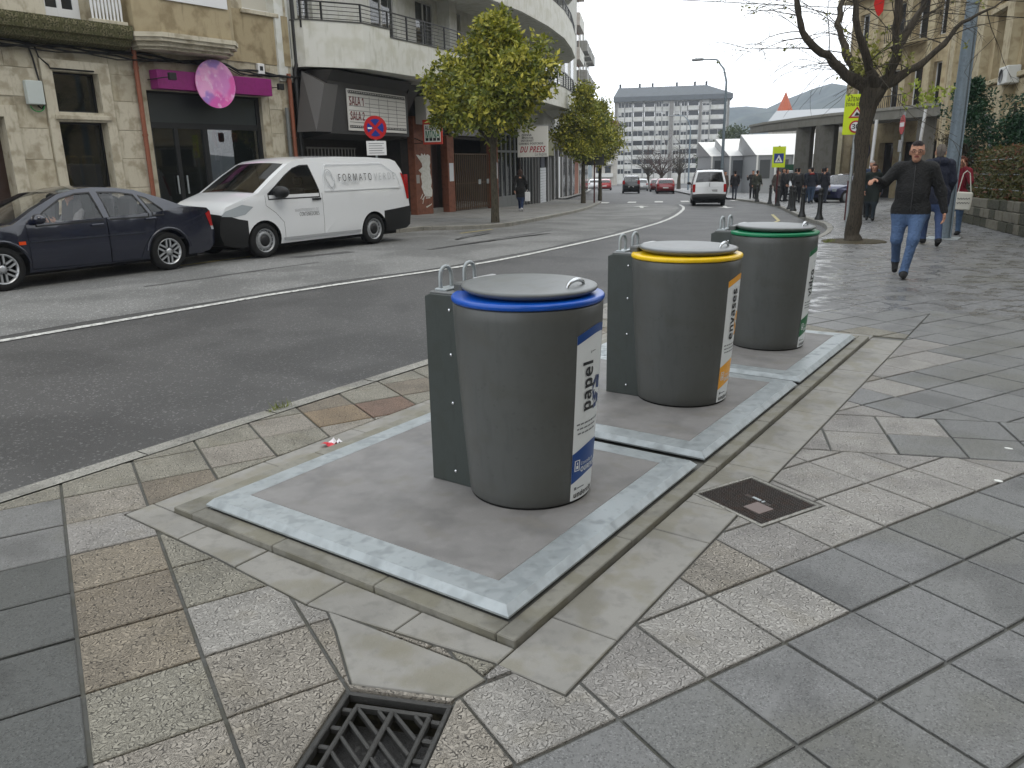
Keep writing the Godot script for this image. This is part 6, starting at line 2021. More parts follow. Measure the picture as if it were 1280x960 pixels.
	var spots := [[Vector2(-33.6, -74.5), 206, "crimson_paint", Color(0.5, 0.03, 0.07), "crimson hatchback parked nearest in the far line of cars"], [Vector2(-36.5, -80.6), 206, "crimson_paint", Color(0.5, 0.03, 0.07), "second crimson hatchback in the far line of cars"], [Vector2(-40.0, -86.5), 206, "wine_paint", Color(0.36, 0.03, 0.06), "dark wine red hatchback in the far line of cars"], [Vector2(-44.5, -91.5), 206, "silver_paint", Color(0.68, 0.69, 0.7), "silver hatchback in the far line of cars"], [Vector2(-52.0, -96.0), 207, "red_far", Color(0.6, 0.05, 0.05), "small red car farthest down the street"], [Vector2(-58.0, -104.0), 207, "white_far", Color(0.82, 0.83, 0.84), "white car at the far end beside the old white house"]]
	for q in spots:
		var d := hb.duplicate()
		d.paint = car_paint(q[2], q[3], 0.1)
		var c := car("hatchback_car", q[4], "car", on(q[0].x, q[0].y, -0.116), deg_to_rad(q[1]), d, "cars parked along the far street")
		for mir in [1.0, -1.0]: on_rear(c, "tail_lamp", 0.6 * mir, 0.82 * mir, 0.78, 0.92, -2.06, redl)
		on_rear(c, "number_plate", -0.26, 0.26, 0.55, 0.66, -2.12, plate)
	var bd := hb.duplicate()
	bd.paint = car_paint("royal_blue", Color(0.03, 0.06, 0.26), 0.3)
	var bc := car("blue_car", "royal blue car parked beneath the canopy, partly behind the bare tree", "car", on(-10.1, -45.6, 0.0), deg_to_rad(-22), bd)
	on_rear(bc, "grille", -0.5, 0.5, 0.45, 0.62, 2.08, trim)
	for mir in [1.0, -1.0]: on_rear(bc, "headlamp", 0.55 * mir, 0.8 * mir, 0.62, 0.76, 2.02, clear)
	var pd := suvp.duplicate()
	pd.paint = white
	var pc := car("service_car", "white service car with green and lime stripes among the crowd", "car", on(-16.4, -58.0, 0.0), deg_to_rad(8), pd)
	on_rear(pc, "stripe", -0.85, 0.85, 0.55, 0.78, 2.13, mat("lime_stripe", Color(0.72, 0.82, 0.1), 0.4))
	on_rear(pc, "green_panel", -0.7, 0.7, 1.78, 2.2, 0.2, mat("green_panel", Color(0.02, 0.3, 0.18), 0.5), 0.3)

# ------------------------------------------------------------------ far background
func far_background():
	# big apartment block closing the street
	var A := thing("apartment_block", "white ten storey apartment block with grey roof closing the street", "building", Vector3(-121.6, -5.4, -232.1), deg_to_rad(23.9))
	var pale := tmat("block_white", Color(0.82, 0.82, 0.81), texs.plaster, 9.0, 0.8)
	var pier := tmat("block_pier", Color(0.52, 0.51, 0.5), texs.plaster, 7.0, 0.8)
	var pane := mat("block_pane", Color(0.10, 0.11, 0.12), 0.15)
	var blind := mat("block_blind", Color(0.72, 0.72, 0.71), 0.7)
	var slate := tmat("slate_roof", Color(0.36, 0.38, 0.40), texs.plaster, 6.0, 0.7)
	var bays := [[0.3, 2.1, 0], [2.4, 4.5, 0], [4.9, 7.9, 1], [8.3, 11.5, 1], [11.9, 13.6, 0], [13.9, 15.8, 0], [17.4, 19.2, 0], [19.6, 21.3, 0], [21.6, 24.9, 1], [25.9, 28.0, 0], [28.4, 33.2, 1]]
	var holes := []
	for fl in 8:
		for b in bays:
			var h := 24.9 - 2.85 * (fl + 1) + 1.15
			holes.append([b[0], b[1], h, h + 1.45, b[2]])
	part("wall", wall_grid(0.0, 33.4, 0.0, 24.9, holes, 0.0, 1.4), pale, A)
	for o in holes:
		if o[4] == 1 and rng.randf() < 0.8:
			spart(A, "recess_shade_panel", Vector3(o[0] + 0.1, o[2], -1.3), Vector3(o[1] - 0.1, o[3], -1.2), pane)  # dark panel stands for the shade inside the deep balcony recess
			spart(A, "parapet", Vector3(o[0] + 0.02, o[2] - 1.2, 0.0), Vector3(o[1] - 0.02, o[2] + 0.02, 0.35), pale)
		else:
			var w := spart(A, "window", Vector3(o[0] + 0.05, o[2], -0.25), Vector3(o[1] - 0.05, o[3], -0.2), pane)
			if rng.randf() < 0.6:
				var c := rng.randf_range(0.2, 0.75)
				spart(w, "blind", Vector3(o[0] + 0.1, o[3] - 1.4 * c, -0.2), Vector3((o[0] + o[1]) / 2 if rng.randf() < 0.3 else o[1] - 0.1, o[3], -0.15), blind)
			spart(w, "mullion", Vector3((o[0] + o[1]) / 2 - 0.06, o[2], -0.2), Vector3((o[0] + o[1]) / 2 + 0.06, o[3], -0.13), blind)
	for u in [[16.0, 17.2, 0.8], [25.0, 25.75, 0.6], [-0.9, 0.0, 0.4], [33.4, 34.0, 0.4]]: spart(A, "pier", Vector3(u[0], 0, -1.4), Vector3(u[1], 25.6, u[2]), pier)
	for u in [2.25, 4.7, 8.1, 11.7, 13.75, 19.4, 21.45, 28.2]: spart(A, "drain_line", Vector3(u - 0.07, 0, 0.0), Vector3(u + 0.07, 24.9, 0.12), mat("drain_dark", Color(0.22, 0.22, 0.22), 0.6))
	spart(A, "eave", Vector3(-1.2, 24.9, -13), Vector3(34.8, 26.3, 1.2), slate)
	var mb := MB.new()
	var r0 := [Vector3(-1.2, 26.3, 1.2), Vector3(34.8, 26.3, 1.2), Vector3(34.8, 26.3, -13), Vector3(-1.2, 26.3, -13)]
	var r1 := [Vector3(0, 29.4, -4.5), Vector3(27, 29.4, -4.5), Vector3(27, 29.4, -7), Vector3(0, 29.4, -7)]
	for i in 4:
		var j := (i + 1) % 4
		mb.quad(r0[i], r0[j], r1[j], r1[i])
	mb.quad(r1[0], r1[1], r1[2], r1[3])
	var rf := part("roof", mb, slate, A)
	for u in [0.4, 6.5, 10.5, 18.0, 23.5, 27.0]:
		spart(rf, "chimney", Vector3(u - 0.3, 28.8, -6), Vector3(u + 0.3, 30.6, -5.4), mat("chimney_dark", Color(0.16, 0.16, 0.16), 0.7))
	# old white house at its foot
	var o := thing("old_house", "small old white house with balconies left of the apartment block", "building", Vector3(-99.0, -4.4, -176.0), deg_to_rad(26))
	spart(o, "wall", Vector3(0, 0, -6), Vector3(6.0, 14.0, 0), tmat("old_white", Color(0.72, 0.7, 0.67), texs.plaster, 3.0, 0.85))
	spart(o, "roof", Vector3(-0.4, 14.0, -6.3), Vector3(6.4, 15.6, 0.5), tmat("tile_brown", Color(0.42, 0.26, 0.2), texs.stone, 2.0, 0.8), 0.3)
	for k in 4:
		var s := spart(o, "balcony", Vector3(0.8, 2.4 + k * 3.0, 0), Vector3(5.2, 3.3 + k * 3.0, 0.8), pale)
		for j in 2: spart(o, "window", Vector3(1.0 + j * 2.2, 3.4 + k * 3.0, -0.05), Vector3(2.4 + j * 2.2, 5.0 + k * 3.0, 0.05), pane)
	# white event tents
	var cloth := mat("tent_white", Color(0.9, 0.9, 0.89), 0.6)
	cloth.backlight_enabled = true
	cloth.backlight = Color(0.35, 0.35, 0.35)
	var grey := mat("tent_wall", Color(0.6, 0.61, 0.62), 0.7)
	var tents := [[Vector3(-25.9, 0, -73.6), 3.75, 26.0, "white gabled tent nearest the canopy columns"], [Vector3(-29.4, 0, -76.5), 3.5, 12.0, "middle white gabled tent in the row"], [Vector3(-31.7, 0, -77.8), 3.3, 6.0, "smallest looking white gabled tent, next to the street lamp"]]
	for t in tents:
		var g := gy(t[0].z)
		var T := thing("event_tent", t[3], "tent", Vector3(t[0].x, g, t[0].z), deg_to_rad(34), "white event tents")
		# local x: width of the gable, local -z... ridge runs along +x to the right
		var e := 1.9 - g
		var rd: float = t[1] - g
		var hw := 3.2
		var L: float = t[2]
		mb = MB.new()
		mb.quad(Vector3(0.6, e, hw), Vector3(L, e, hw), Vector3(L, rd, 0), Vector3(0, rd, 0))
		mb.quad(Vector3(L, e, -hw), Vector3(0.6, e, -hw), Vector3(0, rd, 0), Vector3(L, rd, 0))
		part("roof", mb, cloth, T)
		mb = MB.new()
		mb.tri(Vector3(0.6, e, -hw), Vector3(0.6, e, hw), Vector3(0.05, rd - 0.05, 0))
		part("gable", mb, mat("tent_gable", Color(0.74, 0.75, 0.76), 0.7), T)
		mb = MB.new()
		mb.quad(Vector3(0.7, 0, hw - 0.2), Vector3(L, 0, hw - 0.2), Vector3(L, e, hw - 0.2), Vector3(0.7, e, hw - 0.2))
		mb.quad(Vector3(0.7, 0, -hw + 0.2), Vector3(0.7, 0, hw - 0.2), Vector3(0.7, e, hw - 0.2), Vector3(0.7, e, -hw + 0.2))
		part("wall", mb, grey, T)
		for k in int(L / 1.6):
			spart(T, "post", Vector3(0.7 + k * 1.6, 0, hw - 0.15), Vector3(0.82 + k * 1.6, e, hw + 0.0), cloth)
		for k in int(L / 1.6) - 1:
			spart(T, "window", Vector3(1.05 + k * 1.6, 1.3, hw - 0.19), Vector3(1.95 + k * 1.6, e - 0.4, hw - 0.16), mat("tent_window", Color(0.3, 0.31, 0.32), 0.3))
	# church spire and hipped roof
	var ch := thing("church_tower", "orange tiled pyramid church spire beyond the tents", "church", Vector3(-48.9, -4.5, -163.0))
	spart(ch, "tower", Vector3(-2.2, 0, -2.2), Vector3(2.2, 13.0, 2.2), tmat("old_white", Color(0.72, 0.7, 0.67), texs.plaster, 3.0, 0.85))
	mb = MB.new()
	for i in 8:
		var a0 := i * TAU / 8
		var a1 := (i + 1) * TAU / 8
		mb.tri(Vector3(cos(a1) * 2.4, 13.0, sin(a1) * 2.4), Vector3(cos(a0) * 2.4, 13.0, sin(a0) * 2.4), Vector3(0, 18.6, 0))
	part("spire", mb, tmat("spire_tile", Color(0.72, 0.36, 0.22), texs.stone, 1.5, 0.7), ch)
	var hr := thing("pale_roof_house", "house with a pale grey gabled roof beside the church spire", "building", Vector3(-40.0, -4.0, -146.0), 0.2)
	spart(hr, "wall", Vector3(-5, 0, -5), Vector3(9, 11.2, 5), tmat("old_white", Color(0.72, 0.7, 0.67), texs.plaster, 3.0, 0.85))
	mb = MB.new()
	mb.quad(Vector3(-6, 11.2, 6), Vector3(10, 11.2, 6), Vector3(9, 13.6, 0), Vector3(-5, 13.6, 0))
	mb.quad(Vector3(10, 11.2, -6), Vector3(-6, 11.2, -6), Vector3(-5, 13.6, 0), Vector3(9, 13.6, 0))
	mb.tri(Vector3(10, 11.2, 6), Vector3(10, 11.2, -6), Vector3(9, 13.6, 0)); mb.tri(Vector3(-6, 11.2, -6), Vector3(-6, 11.2, 6), Vector3(-5, 13.6, 0))
	part("roof", mb, mat("zinc", Color(0.6, 0.61, 0.62), 0.5), hr)
	# hills under low cloud
	var hl := structure("hills")
	var n := FastNoiseLite.new()
	n.seed = 5; n.frequency = 0.005; n.fractal_octaves = 5
	mb = MB.new()
	mb.smooth(true)
	var NX := 120
	var NZ := 26
	var hgt := func(a: float, d: float) -> float:
		# azimuth a in degrees left of the street direction, distance d
		var rise := smoothstep(380.0, 980.0, d)
		var crest := 32.0 + 66.0 * smoothstep(32.0, 12.0, a)
		var x := -sin(deg_to_rad(a)) * d
		var z := -cos(deg_to_rad(a)) * d
		return -12.0 + rise * crest * (0.8 + 0.45 * n.get_noise_2d(x, z)) + 7.0 * n.get_noise_2d(x * 4.0, z * 4.0) * rise
	var P := []
	for i in NX + 1:
		var a := lerpf(85.0, -70.0, float(i) / NX)
		var row := []
		for j in NZ + 1:
			var d := lerpf(360.0, 1080.0, float(j) / NZ)
			row.append(Vector3(-sin(deg_to_rad(a)) * d, hgt.call(a, d), -cos(deg_to_rad(a)) * d))
		P.append(row)
	for i in NX:
		for j in NZ:
			mb.quad(P[i][j], P[i + 1][j], P[i + 1][j + 1], P[i][j + 1])
	make_tex("hazed_forest", 512, Color(0.20, 0.26, 0.27), [[nb.mid, 0.4, 0.6, Color(0.11, 0.16, 0.17), 0.9], [nb.coarse, 0.5, 0.65, Color(0.30, 0.33, 0.30), 0.7], [nb.fine, 0.5, 0.7, Color(0.12, 0.16, 0.14), 0.8]])  # blue of the distance haze is mixed into the wood's colours
	part("wooded_slope", mb, tmat("hazed_forest", Color(1, 1, 1), texs.hazed_forest, 170.0, 0.95), hl)

# ------------------------------------------------------------------ trees
func leaf_cluster(n: int, size: float, spread: float, sd: int) -> ArrayMesh:
	var r := RandomNumberGenerator.new()
	r.seed = sd
	var mb := MB.new()
	for i in n:
		var d := Vector3(r.randfn(), r.randfn() * 0.8 + 0.25, r.randfn()).normalized()
		var c := d * spread * r.randf_range(0.15, 1.0)
		var ax := (d + Vector3(r.randfn(), r.randfn(), r.randfn()) * 0.5).normalized()
		var sidev := ax.cross(Vector3(r.randfn(), r.randfn(), r.randfn())).normalized()
		var nrm := ax.cross(sidev)
		var l := size * r.randf_range(0.7, 1.25)
		var w := l * 0.26
		var a := c
		var b := c + ax * l * 0.5 + sidev * w + nrm * l * 0.06
		var e := c + ax * l - nrm * l * 0.1
		var g := c + ax * l * 0.5 - sidev * w + nrm * l * 0.06
		var t := r.randf_range(0.8, 1.15)
		mb.col(Color(t, t, t))
		mb.tri(a, b, e); mb.tri(a, e, g)
	return mb.mesh(null)
func leaf_material(key: String) -> StandardMaterial3D:
	if mats.has(key): return mats[key]
	var m := mat(key, Color(1, 1, 1), 0.5)
	m.vertex_color_use_as_albedo = true
	m.cull_mode = BaseMaterial3D.CULL_DISABLED
	m.backlight_enabled = true
	m.backlight = Color(0.45, 0.5, 0.2)
	return m
func crown(parent: Node3D, called: String, spots: Array, cluster: ArrayMesh, m: Material):
	# every leaf is a face of the crown's own mesh
	var a := cluster.surface_get_arrays(0)
	var v0: PackedVector3Array = a[Mesh.ARRAY_VERTEX]
	var n0: PackedVector3Array = a[Mesh.ARRAY_NORMAL]
	var c0: PackedColorArray = a[Mesh.ARRAY_COLOR]
	var v := PackedVector3Array()
	var nn := PackedVector3Array()
	var cc := PackedColorArray()
	for s in spots:
		var t: Transform3D = s[0]
		v.append_array(t * v0)
		nn.append_array(Transform3D(t.basis.orthonormalized(), Vector3.ZERO) * n0)
		var c: Color = s[1]
		for i in range(0, c0.size(), 6):
			var q := c * c0[i].r
			q.a = 1.0
			for k in 6: cc.append(q)
	var arr := []
	arr.resize(Mesh.ARRAY_MAX)
	arr[Mesh.ARRAY_VERTEX] = v
	arr[Mesh.ARRAY_NORMAL] = nn
	arr[Mesh.ARRAY_COLOR] = cc
	var am := ArrayMesh.new()
	am.add_surface_from_arrays(Mesh.PRIMITIVE_TRIANGLES, arr)
	am.surface_set_material(0, m)
	part(called, am, null, parent)
func green_tree(label: String, at: Vector3, trunk_h: float, tr: float, lobes: Array, count: int, sd: int) -> Node3D:
	var r := RandomNumberGenerator.new()
	r.seed = sd
	var T := thing("street_tree", label, "tree", at, 0.0, "leafy trees on the far pavement")
	var bark := tmat("bark", Color(0.42, 0.39, 0.33), texs.bark, 0.5, 0.9)
	var mb := MB.new()
	mb.tube([Vector3(0, -0.1, 0), Vector3(0.01, trunk_h * 0.25, 0.01), Vector3(-0.02, trunk_h * 0.6, 0), Vector3(0, trunk_h, 0)], [tr * 1.25, tr, tr * 0.9, tr * 0.85], 10)
	part("trunk", mb, bark, T)
	for l in lobes:
		mb = MB.new()
		var e: Vector3 = l[0]
		mb.tube([Vector3(0, trunk_h - 0.1, 0), Vector3(e.x * 0.4, lerpf(trunk_h, e.y, 0.55), e.z * 0.4), e], [tr * 0.55, tr * 0.35, tr * 0.12], 6)
		part("limb", mb, bark, T)
	var spots := []
	while spots.size() < count:
		var l: Array = lobes[r.randi() % lobes.size()]
		var d := Vector3(r.randfn(), r.randfn(), r.randfn()).normalized()
		var k := pow(r.randf(), 0.42)
		var p: Vector3 = l[0] + d * (l[1] as Vector3) * k
		# ragged: drop some outer ones by noise
		if k > 0.62 and sin(p.x * 5.1 + sd) * sin(p.y * 4.3) * sin(p.z * 4.7 + sd) > 0.03: continue
		var b := Basis.from_euler(Vector3(r.randf() * TAU, r.randf() * TAU, r.randf() * TAU)).scaled(Vector3.ONE * r.randf_range(0.75, 1.2))
		var tone := r.randf()       # leaf by leaf chance: some have turned yellow
		var c := Color(0.21, 0.235, 0.03).lerp(Color(0.58, 0.52, 0.08), tone * tone)
		if r.randf() < 0.22: c = Color(0.11, 0.14, 0.025)
		spots.append([Transform3D(b, p), c])
	crown(T, "crown", spots, leaf_cluster(11, 0.17, 0.24, sd + 50), leaf_material("tree_leaf"))
	return T
func twig_tubes(mb: MB, base: Vector3, dir: Vector3, length: float, r0: float, r: RandomNumberGenerator, droop: float, forks: int, tips: Array):
	var pts := [base]
	var rad := [r0]
	var d := dir.normalized()
	var p := base
	var n := 6
	for i in n:
		d = (d + Vector3(r.randfn() * 0.1, r.randfn() * 0.07 - droop, r.randfn() * 0.1)).normalized()
		p += d * length / n
		pts.append(p)
		rad.append(lerpf(r0, 0.0025, float(i + 1) / n))
		if forks > 0 and i > 0 and r.randf() < 0.55:
			twig_tubes(mb, p, (d + Vector3(r.randfn(), r.randfn() * 0.6 + 0.1, r.randfn()) * 0.7).normalized(), length * r.randf_range(0.35, 0.65), max(r0 * 0.5, 0.0035), r, droop, forks - 1, tips)
	mb.tube(pts, rad, 4, false)
	tips.append(p)
func trees():
	# lush trees on the far pavement
	var lob := [[Vector3(0.05, 4.5, 0.0), Vector3(1.05, 1.05, 1.05)], [Vector3(-0.95, 3.9, 0.3), Vector3(1.0, 0.95, 1.0)], [Vector3(1.0, 4.2, -0.3), Vector3(0.95, 0.9, 0.95)], [Vector3(0.3, 3.3, 0.8), Vector3(1.15, 0.9, 1.0)], [Vector3(-0.4, 3.2, -0.8), Vector3(1.1, 0.9, 1.0)], [Vector3(0.75, 3.5, 0.2), Vector3(0.8, 0.6, 0.8)], [Vector3(-0.25, 5.1, -0.3), Vector3(0.55, 0.6, 0.55)], [Vector3(0.5, 5.15, 0.2), Vector3(0.4, 0.55, 0.4)], [Vector3(-1.35, 3.1, 0.2), Vector3(0.6, 0.5, 0.6)], [Vector3(1.3, 3.9, 0.7), Vector3(0.6, 0.7, 0.6)]]
	green_tree("large yellow green tree on the kerb corner in front of the barred gate", on(-14.15, -19.3), 2.3, 0.115, lob, 2350, 3)
	var lob2 := [[Vector3(0, 4.3, 0), Vector3(1.1, 1.5, 1.1)], [Vector3(-0.8, 3.6, 0.3), Vector3(0.9, 1.1, 0.9)], [Vector3(0.8, 3.7, -0.2), Vector3(0.9, 1.2, 0.9)], [Vector3(0.1, 5.4, 0.1), Vector3(0.6, 0.8, 0.6)], [Vector3(0.2, 2.8, 0.4), Vector3(0.9, 0.7, 0.9)]]
	green_tree("medium yellow green tree past the newsagent sign", on(-21.9, -38.0), 2.2, 0.12, lob2, 1050, 8)
	green_tree("farther yellow green tree half hidden behind the one past the newsagent", on(-25.6, -46.6), 2.2, 0.12, lob2, 800, 12)
	# pollarded bare tree on the near pavement
	var r := RandomNumberGenerator.new()
	r.seed = 41
	var B := thing("bare_tree", "bare pollarded tree with knotty limbs beside the walking man", "tree", on(-3.51, -16.84))
	var bark := tmat("bare_bark", Color(0.36, 0.325, 0.28), texs.bark, 0.45, 0.95, texs.granite_h, 0.8)
	var mb := MB.new()
	var knot := func(pts: Array, rad: Array, name_: String):
		# denser, wobbling path
		var p2 := []
		var r2 := []
		for i in pts.size() - 1:
			for k in 3:
				var t := k / 3.0
				p2.append((pts[i] as Vector3).lerp(pts[i + 1], t) - Vector3(-3.51, gy(-16.84), -16.84) + Vector3(r.randfn(), r.randfn(), r.randfn()) * 0.018)
				r2.append(lerpf(rad[i], rad[i + 1], t) * r.randf_range(0.88, 1.18))
		p2.append(pts[-1] - Vector3(-3.51, gy(-16.84), -16.84)); r2.append(rad[-1])
		var q := MB.new()
		q.tube(p2, r2, 9)
		part(name_, q, bark, B)
		return p2
	knot.call([Vector3(-3.51, -0.15, -16.84), Vector3(-3.53, 0.1, -16.84), Vector3(-3.54, 0.76, -16.83), Vector3(-3.53, 1.66, -16.83), Vector3(-3.50, 2.39, -16.84), Vector3(-3.44, 2.8, -16.85), Vector3(-3.41, 2.98, -16.86)], [0.2, 0.145, 0.115, 0.115, 0.14, 0.22, 0.17], "trunk")
	var limbs := []
	for L in [
		[[Vector3(-3.51, 2.78, -16.84), Vector3(-3.87, 3.08, -16.55), Vector3(-4.15, 3.37, -16.28), Vector3(-4.4, 3.58, -16.01), Vector3(-4.6, 3.92, -15.85), Vector3(-4.67, 4.35, -15.83), Vector3(-4.65, 4.9, -15.8)], [0.12, 0.1, 0.07, 0.06, 0.055, 0.05, 0.04]],
		[[Vector3(-3.55, 2.85, -16.82), Vector3(-3.84, 3.27, -16.97), Vector3(-4.09, 3.66, -17.12), Vector3(-4.28, 4.1, -17.28), Vector3(-4.25, 4.53, -17.49), Vector3(-4.19, 5.0, -17.51)], [0.11, 0.085, 0.065, 0.055, 0.048, 0.04]],
		[[Vector3(-3.35, 2.8, -16.88), Vector3(-3.16, 2.98, -16.8), Vector3(-3.08, 3.45, -16.72), Vector3(-3.09, 4.01, -16.62), Vector3(-3.09, 4.8, -16.51)], [0.12, 0.1, 0.08, 0.07, 0.06]],
		[[Vector3(-3.35, 2.78, -16.88), Vector3(-3.12, 2.9, -16.91), Vector3(-2.72, 3.19, -17.09), Vector3(-2.37, 3.56, -17.24), Vector3(-2.14, 3.88, -17.37), Vector3(-1.79, 4.07, -17.51), Vector3(-1.38, 4.28, -17.75)], [0.1, 0.08, 0.065, 0.05, 0.035, 0.02, 0.01]],
		[[Vector3(-3.08, 3.45, -16.72), Vector3(-2.95, 3.83, -16.94), Vector3(-2.8, 4.17, -17.17), Vector3(-2.76, 4.7, -17.28)], [0.08, 0.065, 0.055, 0.045]],
		[[Vector3(-3.4, 2.85, -16.75), Vector3(-3.45, 3.2, -16.3), Vector3(-3.6, 3.7, -15.9), Vector3(-3.65, 4.4, -15.7)], [0.1, 0.07, 0.055, 0.04]]]:
		limbs.append(knot.call(L[0], L[1], "limb"))
	var tips := []
	for li in limbs.size():
		mb = MB.new()
		var lp: Array = limbs[li]
		for k in 11:
			var i := r.randi_range(2, lp.size() - 1)
			var out: Vector3 = (lp[-1] - lp[0])
			out.y *= 0.25
			var d := (out.normalized() * 0.7 + Vector3(r.randfn(), r.randfn() * 0.55 + 0.25, r.randfn()) * 0.75)
			twig_tubes(mb, lp[i], d, r.randf_range(0.7, 2.0), 0.011, r, 0.07, 2, tips)
		part("twigs", mb, bark, B)
	var spots := []
	for t in tips:
		if r.randf() < 0.05: spots.append([Transform3D(Basis.from_euler(Vector3(r.randf() * 6, r.randf() * 6, 0)).scaled(Vector3.ONE * 0.6), t), Color(0.22, 0.23, 0.05)])
	for i in 80:
		var p := Vector3(r.randfn() * 0.28, 3.35 + r.randfn() * 0.22, r.randfn() * 0.25)
		spots.append([Transform3D(Basis.from_euler(Vector3(r.randf() * 6, r.randf() * 6, 0)).scaled(Vector3.ONE * 0.7), p), Color(0.16, 0.17, 0.035).lerp(Color(0.33, 0.32, 0.06), r.randf())])
	for i in 26:
		var p := Vector3(1.0 + r.randfn() * 0.2, 2.72 + r.randfn() * 0.1, -0.1 + r.randfn() * 0.2)
		spots.append([Transform3D(Basis.from_euler(Vector3(r.randf() * 6, r.randf() * 6, 0)).scaled(Vector3.ONE * 0.7), p), Color(0.3, 0.36, 0.05)])
	crown(B, "crown", spots, leaf_cluster(7, 0.12, 0.11, 77), leaf_material("tree_leaf"))
	# earth ring at its foot
	mb = MB.new()
	mb.lathe([Vector2(0.62, -0.03), Vector2(0.6, 0.012), Vector2(0.52, 0.02), Vector2(0.2, 0.03), Vector2(0.0, 0.03)], 28)
	var er := part("earth_ring", mb, tmat("tree_earth", Color(0.45, 0.40, 0.34), texs.moss, 0.7, 0.95), B)
	# far bare trees by the crossing
	for q in [[on(-46.5, -101.8), "reddish bare tree before the apartment block", 1.0, 5], [on(-43.4, -100.5), "dark bare tree beside the tents", 0.9, 6], [on(-50.5, -106.0), "twiggy bare tree left of the reddish one", 0.8, 9]]:
		var F := thing("bare_tree", q[1], "tree", q[0], 0.0, "bare trees in the distance")
		r.seed = q[3]
		mb = MB.new()
		mb.tube([Vector3(0, -0.2, 0), Vector3(0, 1.2, 0), Vector3(0.1, 2.2, 0)], [0.3, 0.22, 0.16], 7)
		part("trunk", mb, bark, F)
		mb = MB.new()
		tips = []
		for k in 26:
			twig_tubes(mb, Vector3(0, r.randf_range(1.4, 2.3), 0), Vector3(r.randfn(), 1.1 + r.randf(), r.randfn()), r.randf_range(2.2, 4.2) * q[2], 0.06, r, 0.02, 2, tips)
		part("crown", mb, tmat("far_twig", Color(0.40, 0.30, 0.28), texs.bark, 0.5, 0.95) if q[3] == 5 else bark, F)
	# dark evergreen far right of the block
	for q in [[Vector3(-47.5, -3.5, -132.0), "round dark evergreen beyond the tents", Vector3(3.2, 3.6, 3.2), 6.8], [Vector3(-52.5, -3.5, -136.0), "second dark evergreen beyond the tents, lower", Vector3(2.8, 2.4, 2.8), 5.5]]:
		var E := thing("evergreen_tree", q[1], "tree", q[0], 0.0, "evergreens beyond the tents")
		mb = MB.new()
		mb.tube([Vector3(0, -0.3, 0), Vector3(0, q[3], 0)], [0.35, 0.15], 7)
		part("trunk", mb, bark, E)
		spots = []
		r.seed = 19
		for i in 420:
			var d := Vector3(r.randfn(), r.randfn(), r.randfn()).normalized() * pow(r.randf(), 0.35)
			spots.append([Transform3D(Basis.from_euler(Vector3(r.randf() * 6, r.randf() * 6, 0)).scaled(Vector3.ONE * 2.6), Vector3(0, q[3], 0) + d * q[2]), Color(0.03, 0.05, 0.018).lerp(Color(0.06, 0.08, 0.025), r.randf())])
		crown(E, "crown", spots, leaf_cluster(11, 0.17, 0.24, 61), leaf_material("tree_leaf"))
	hedge_and_wall()

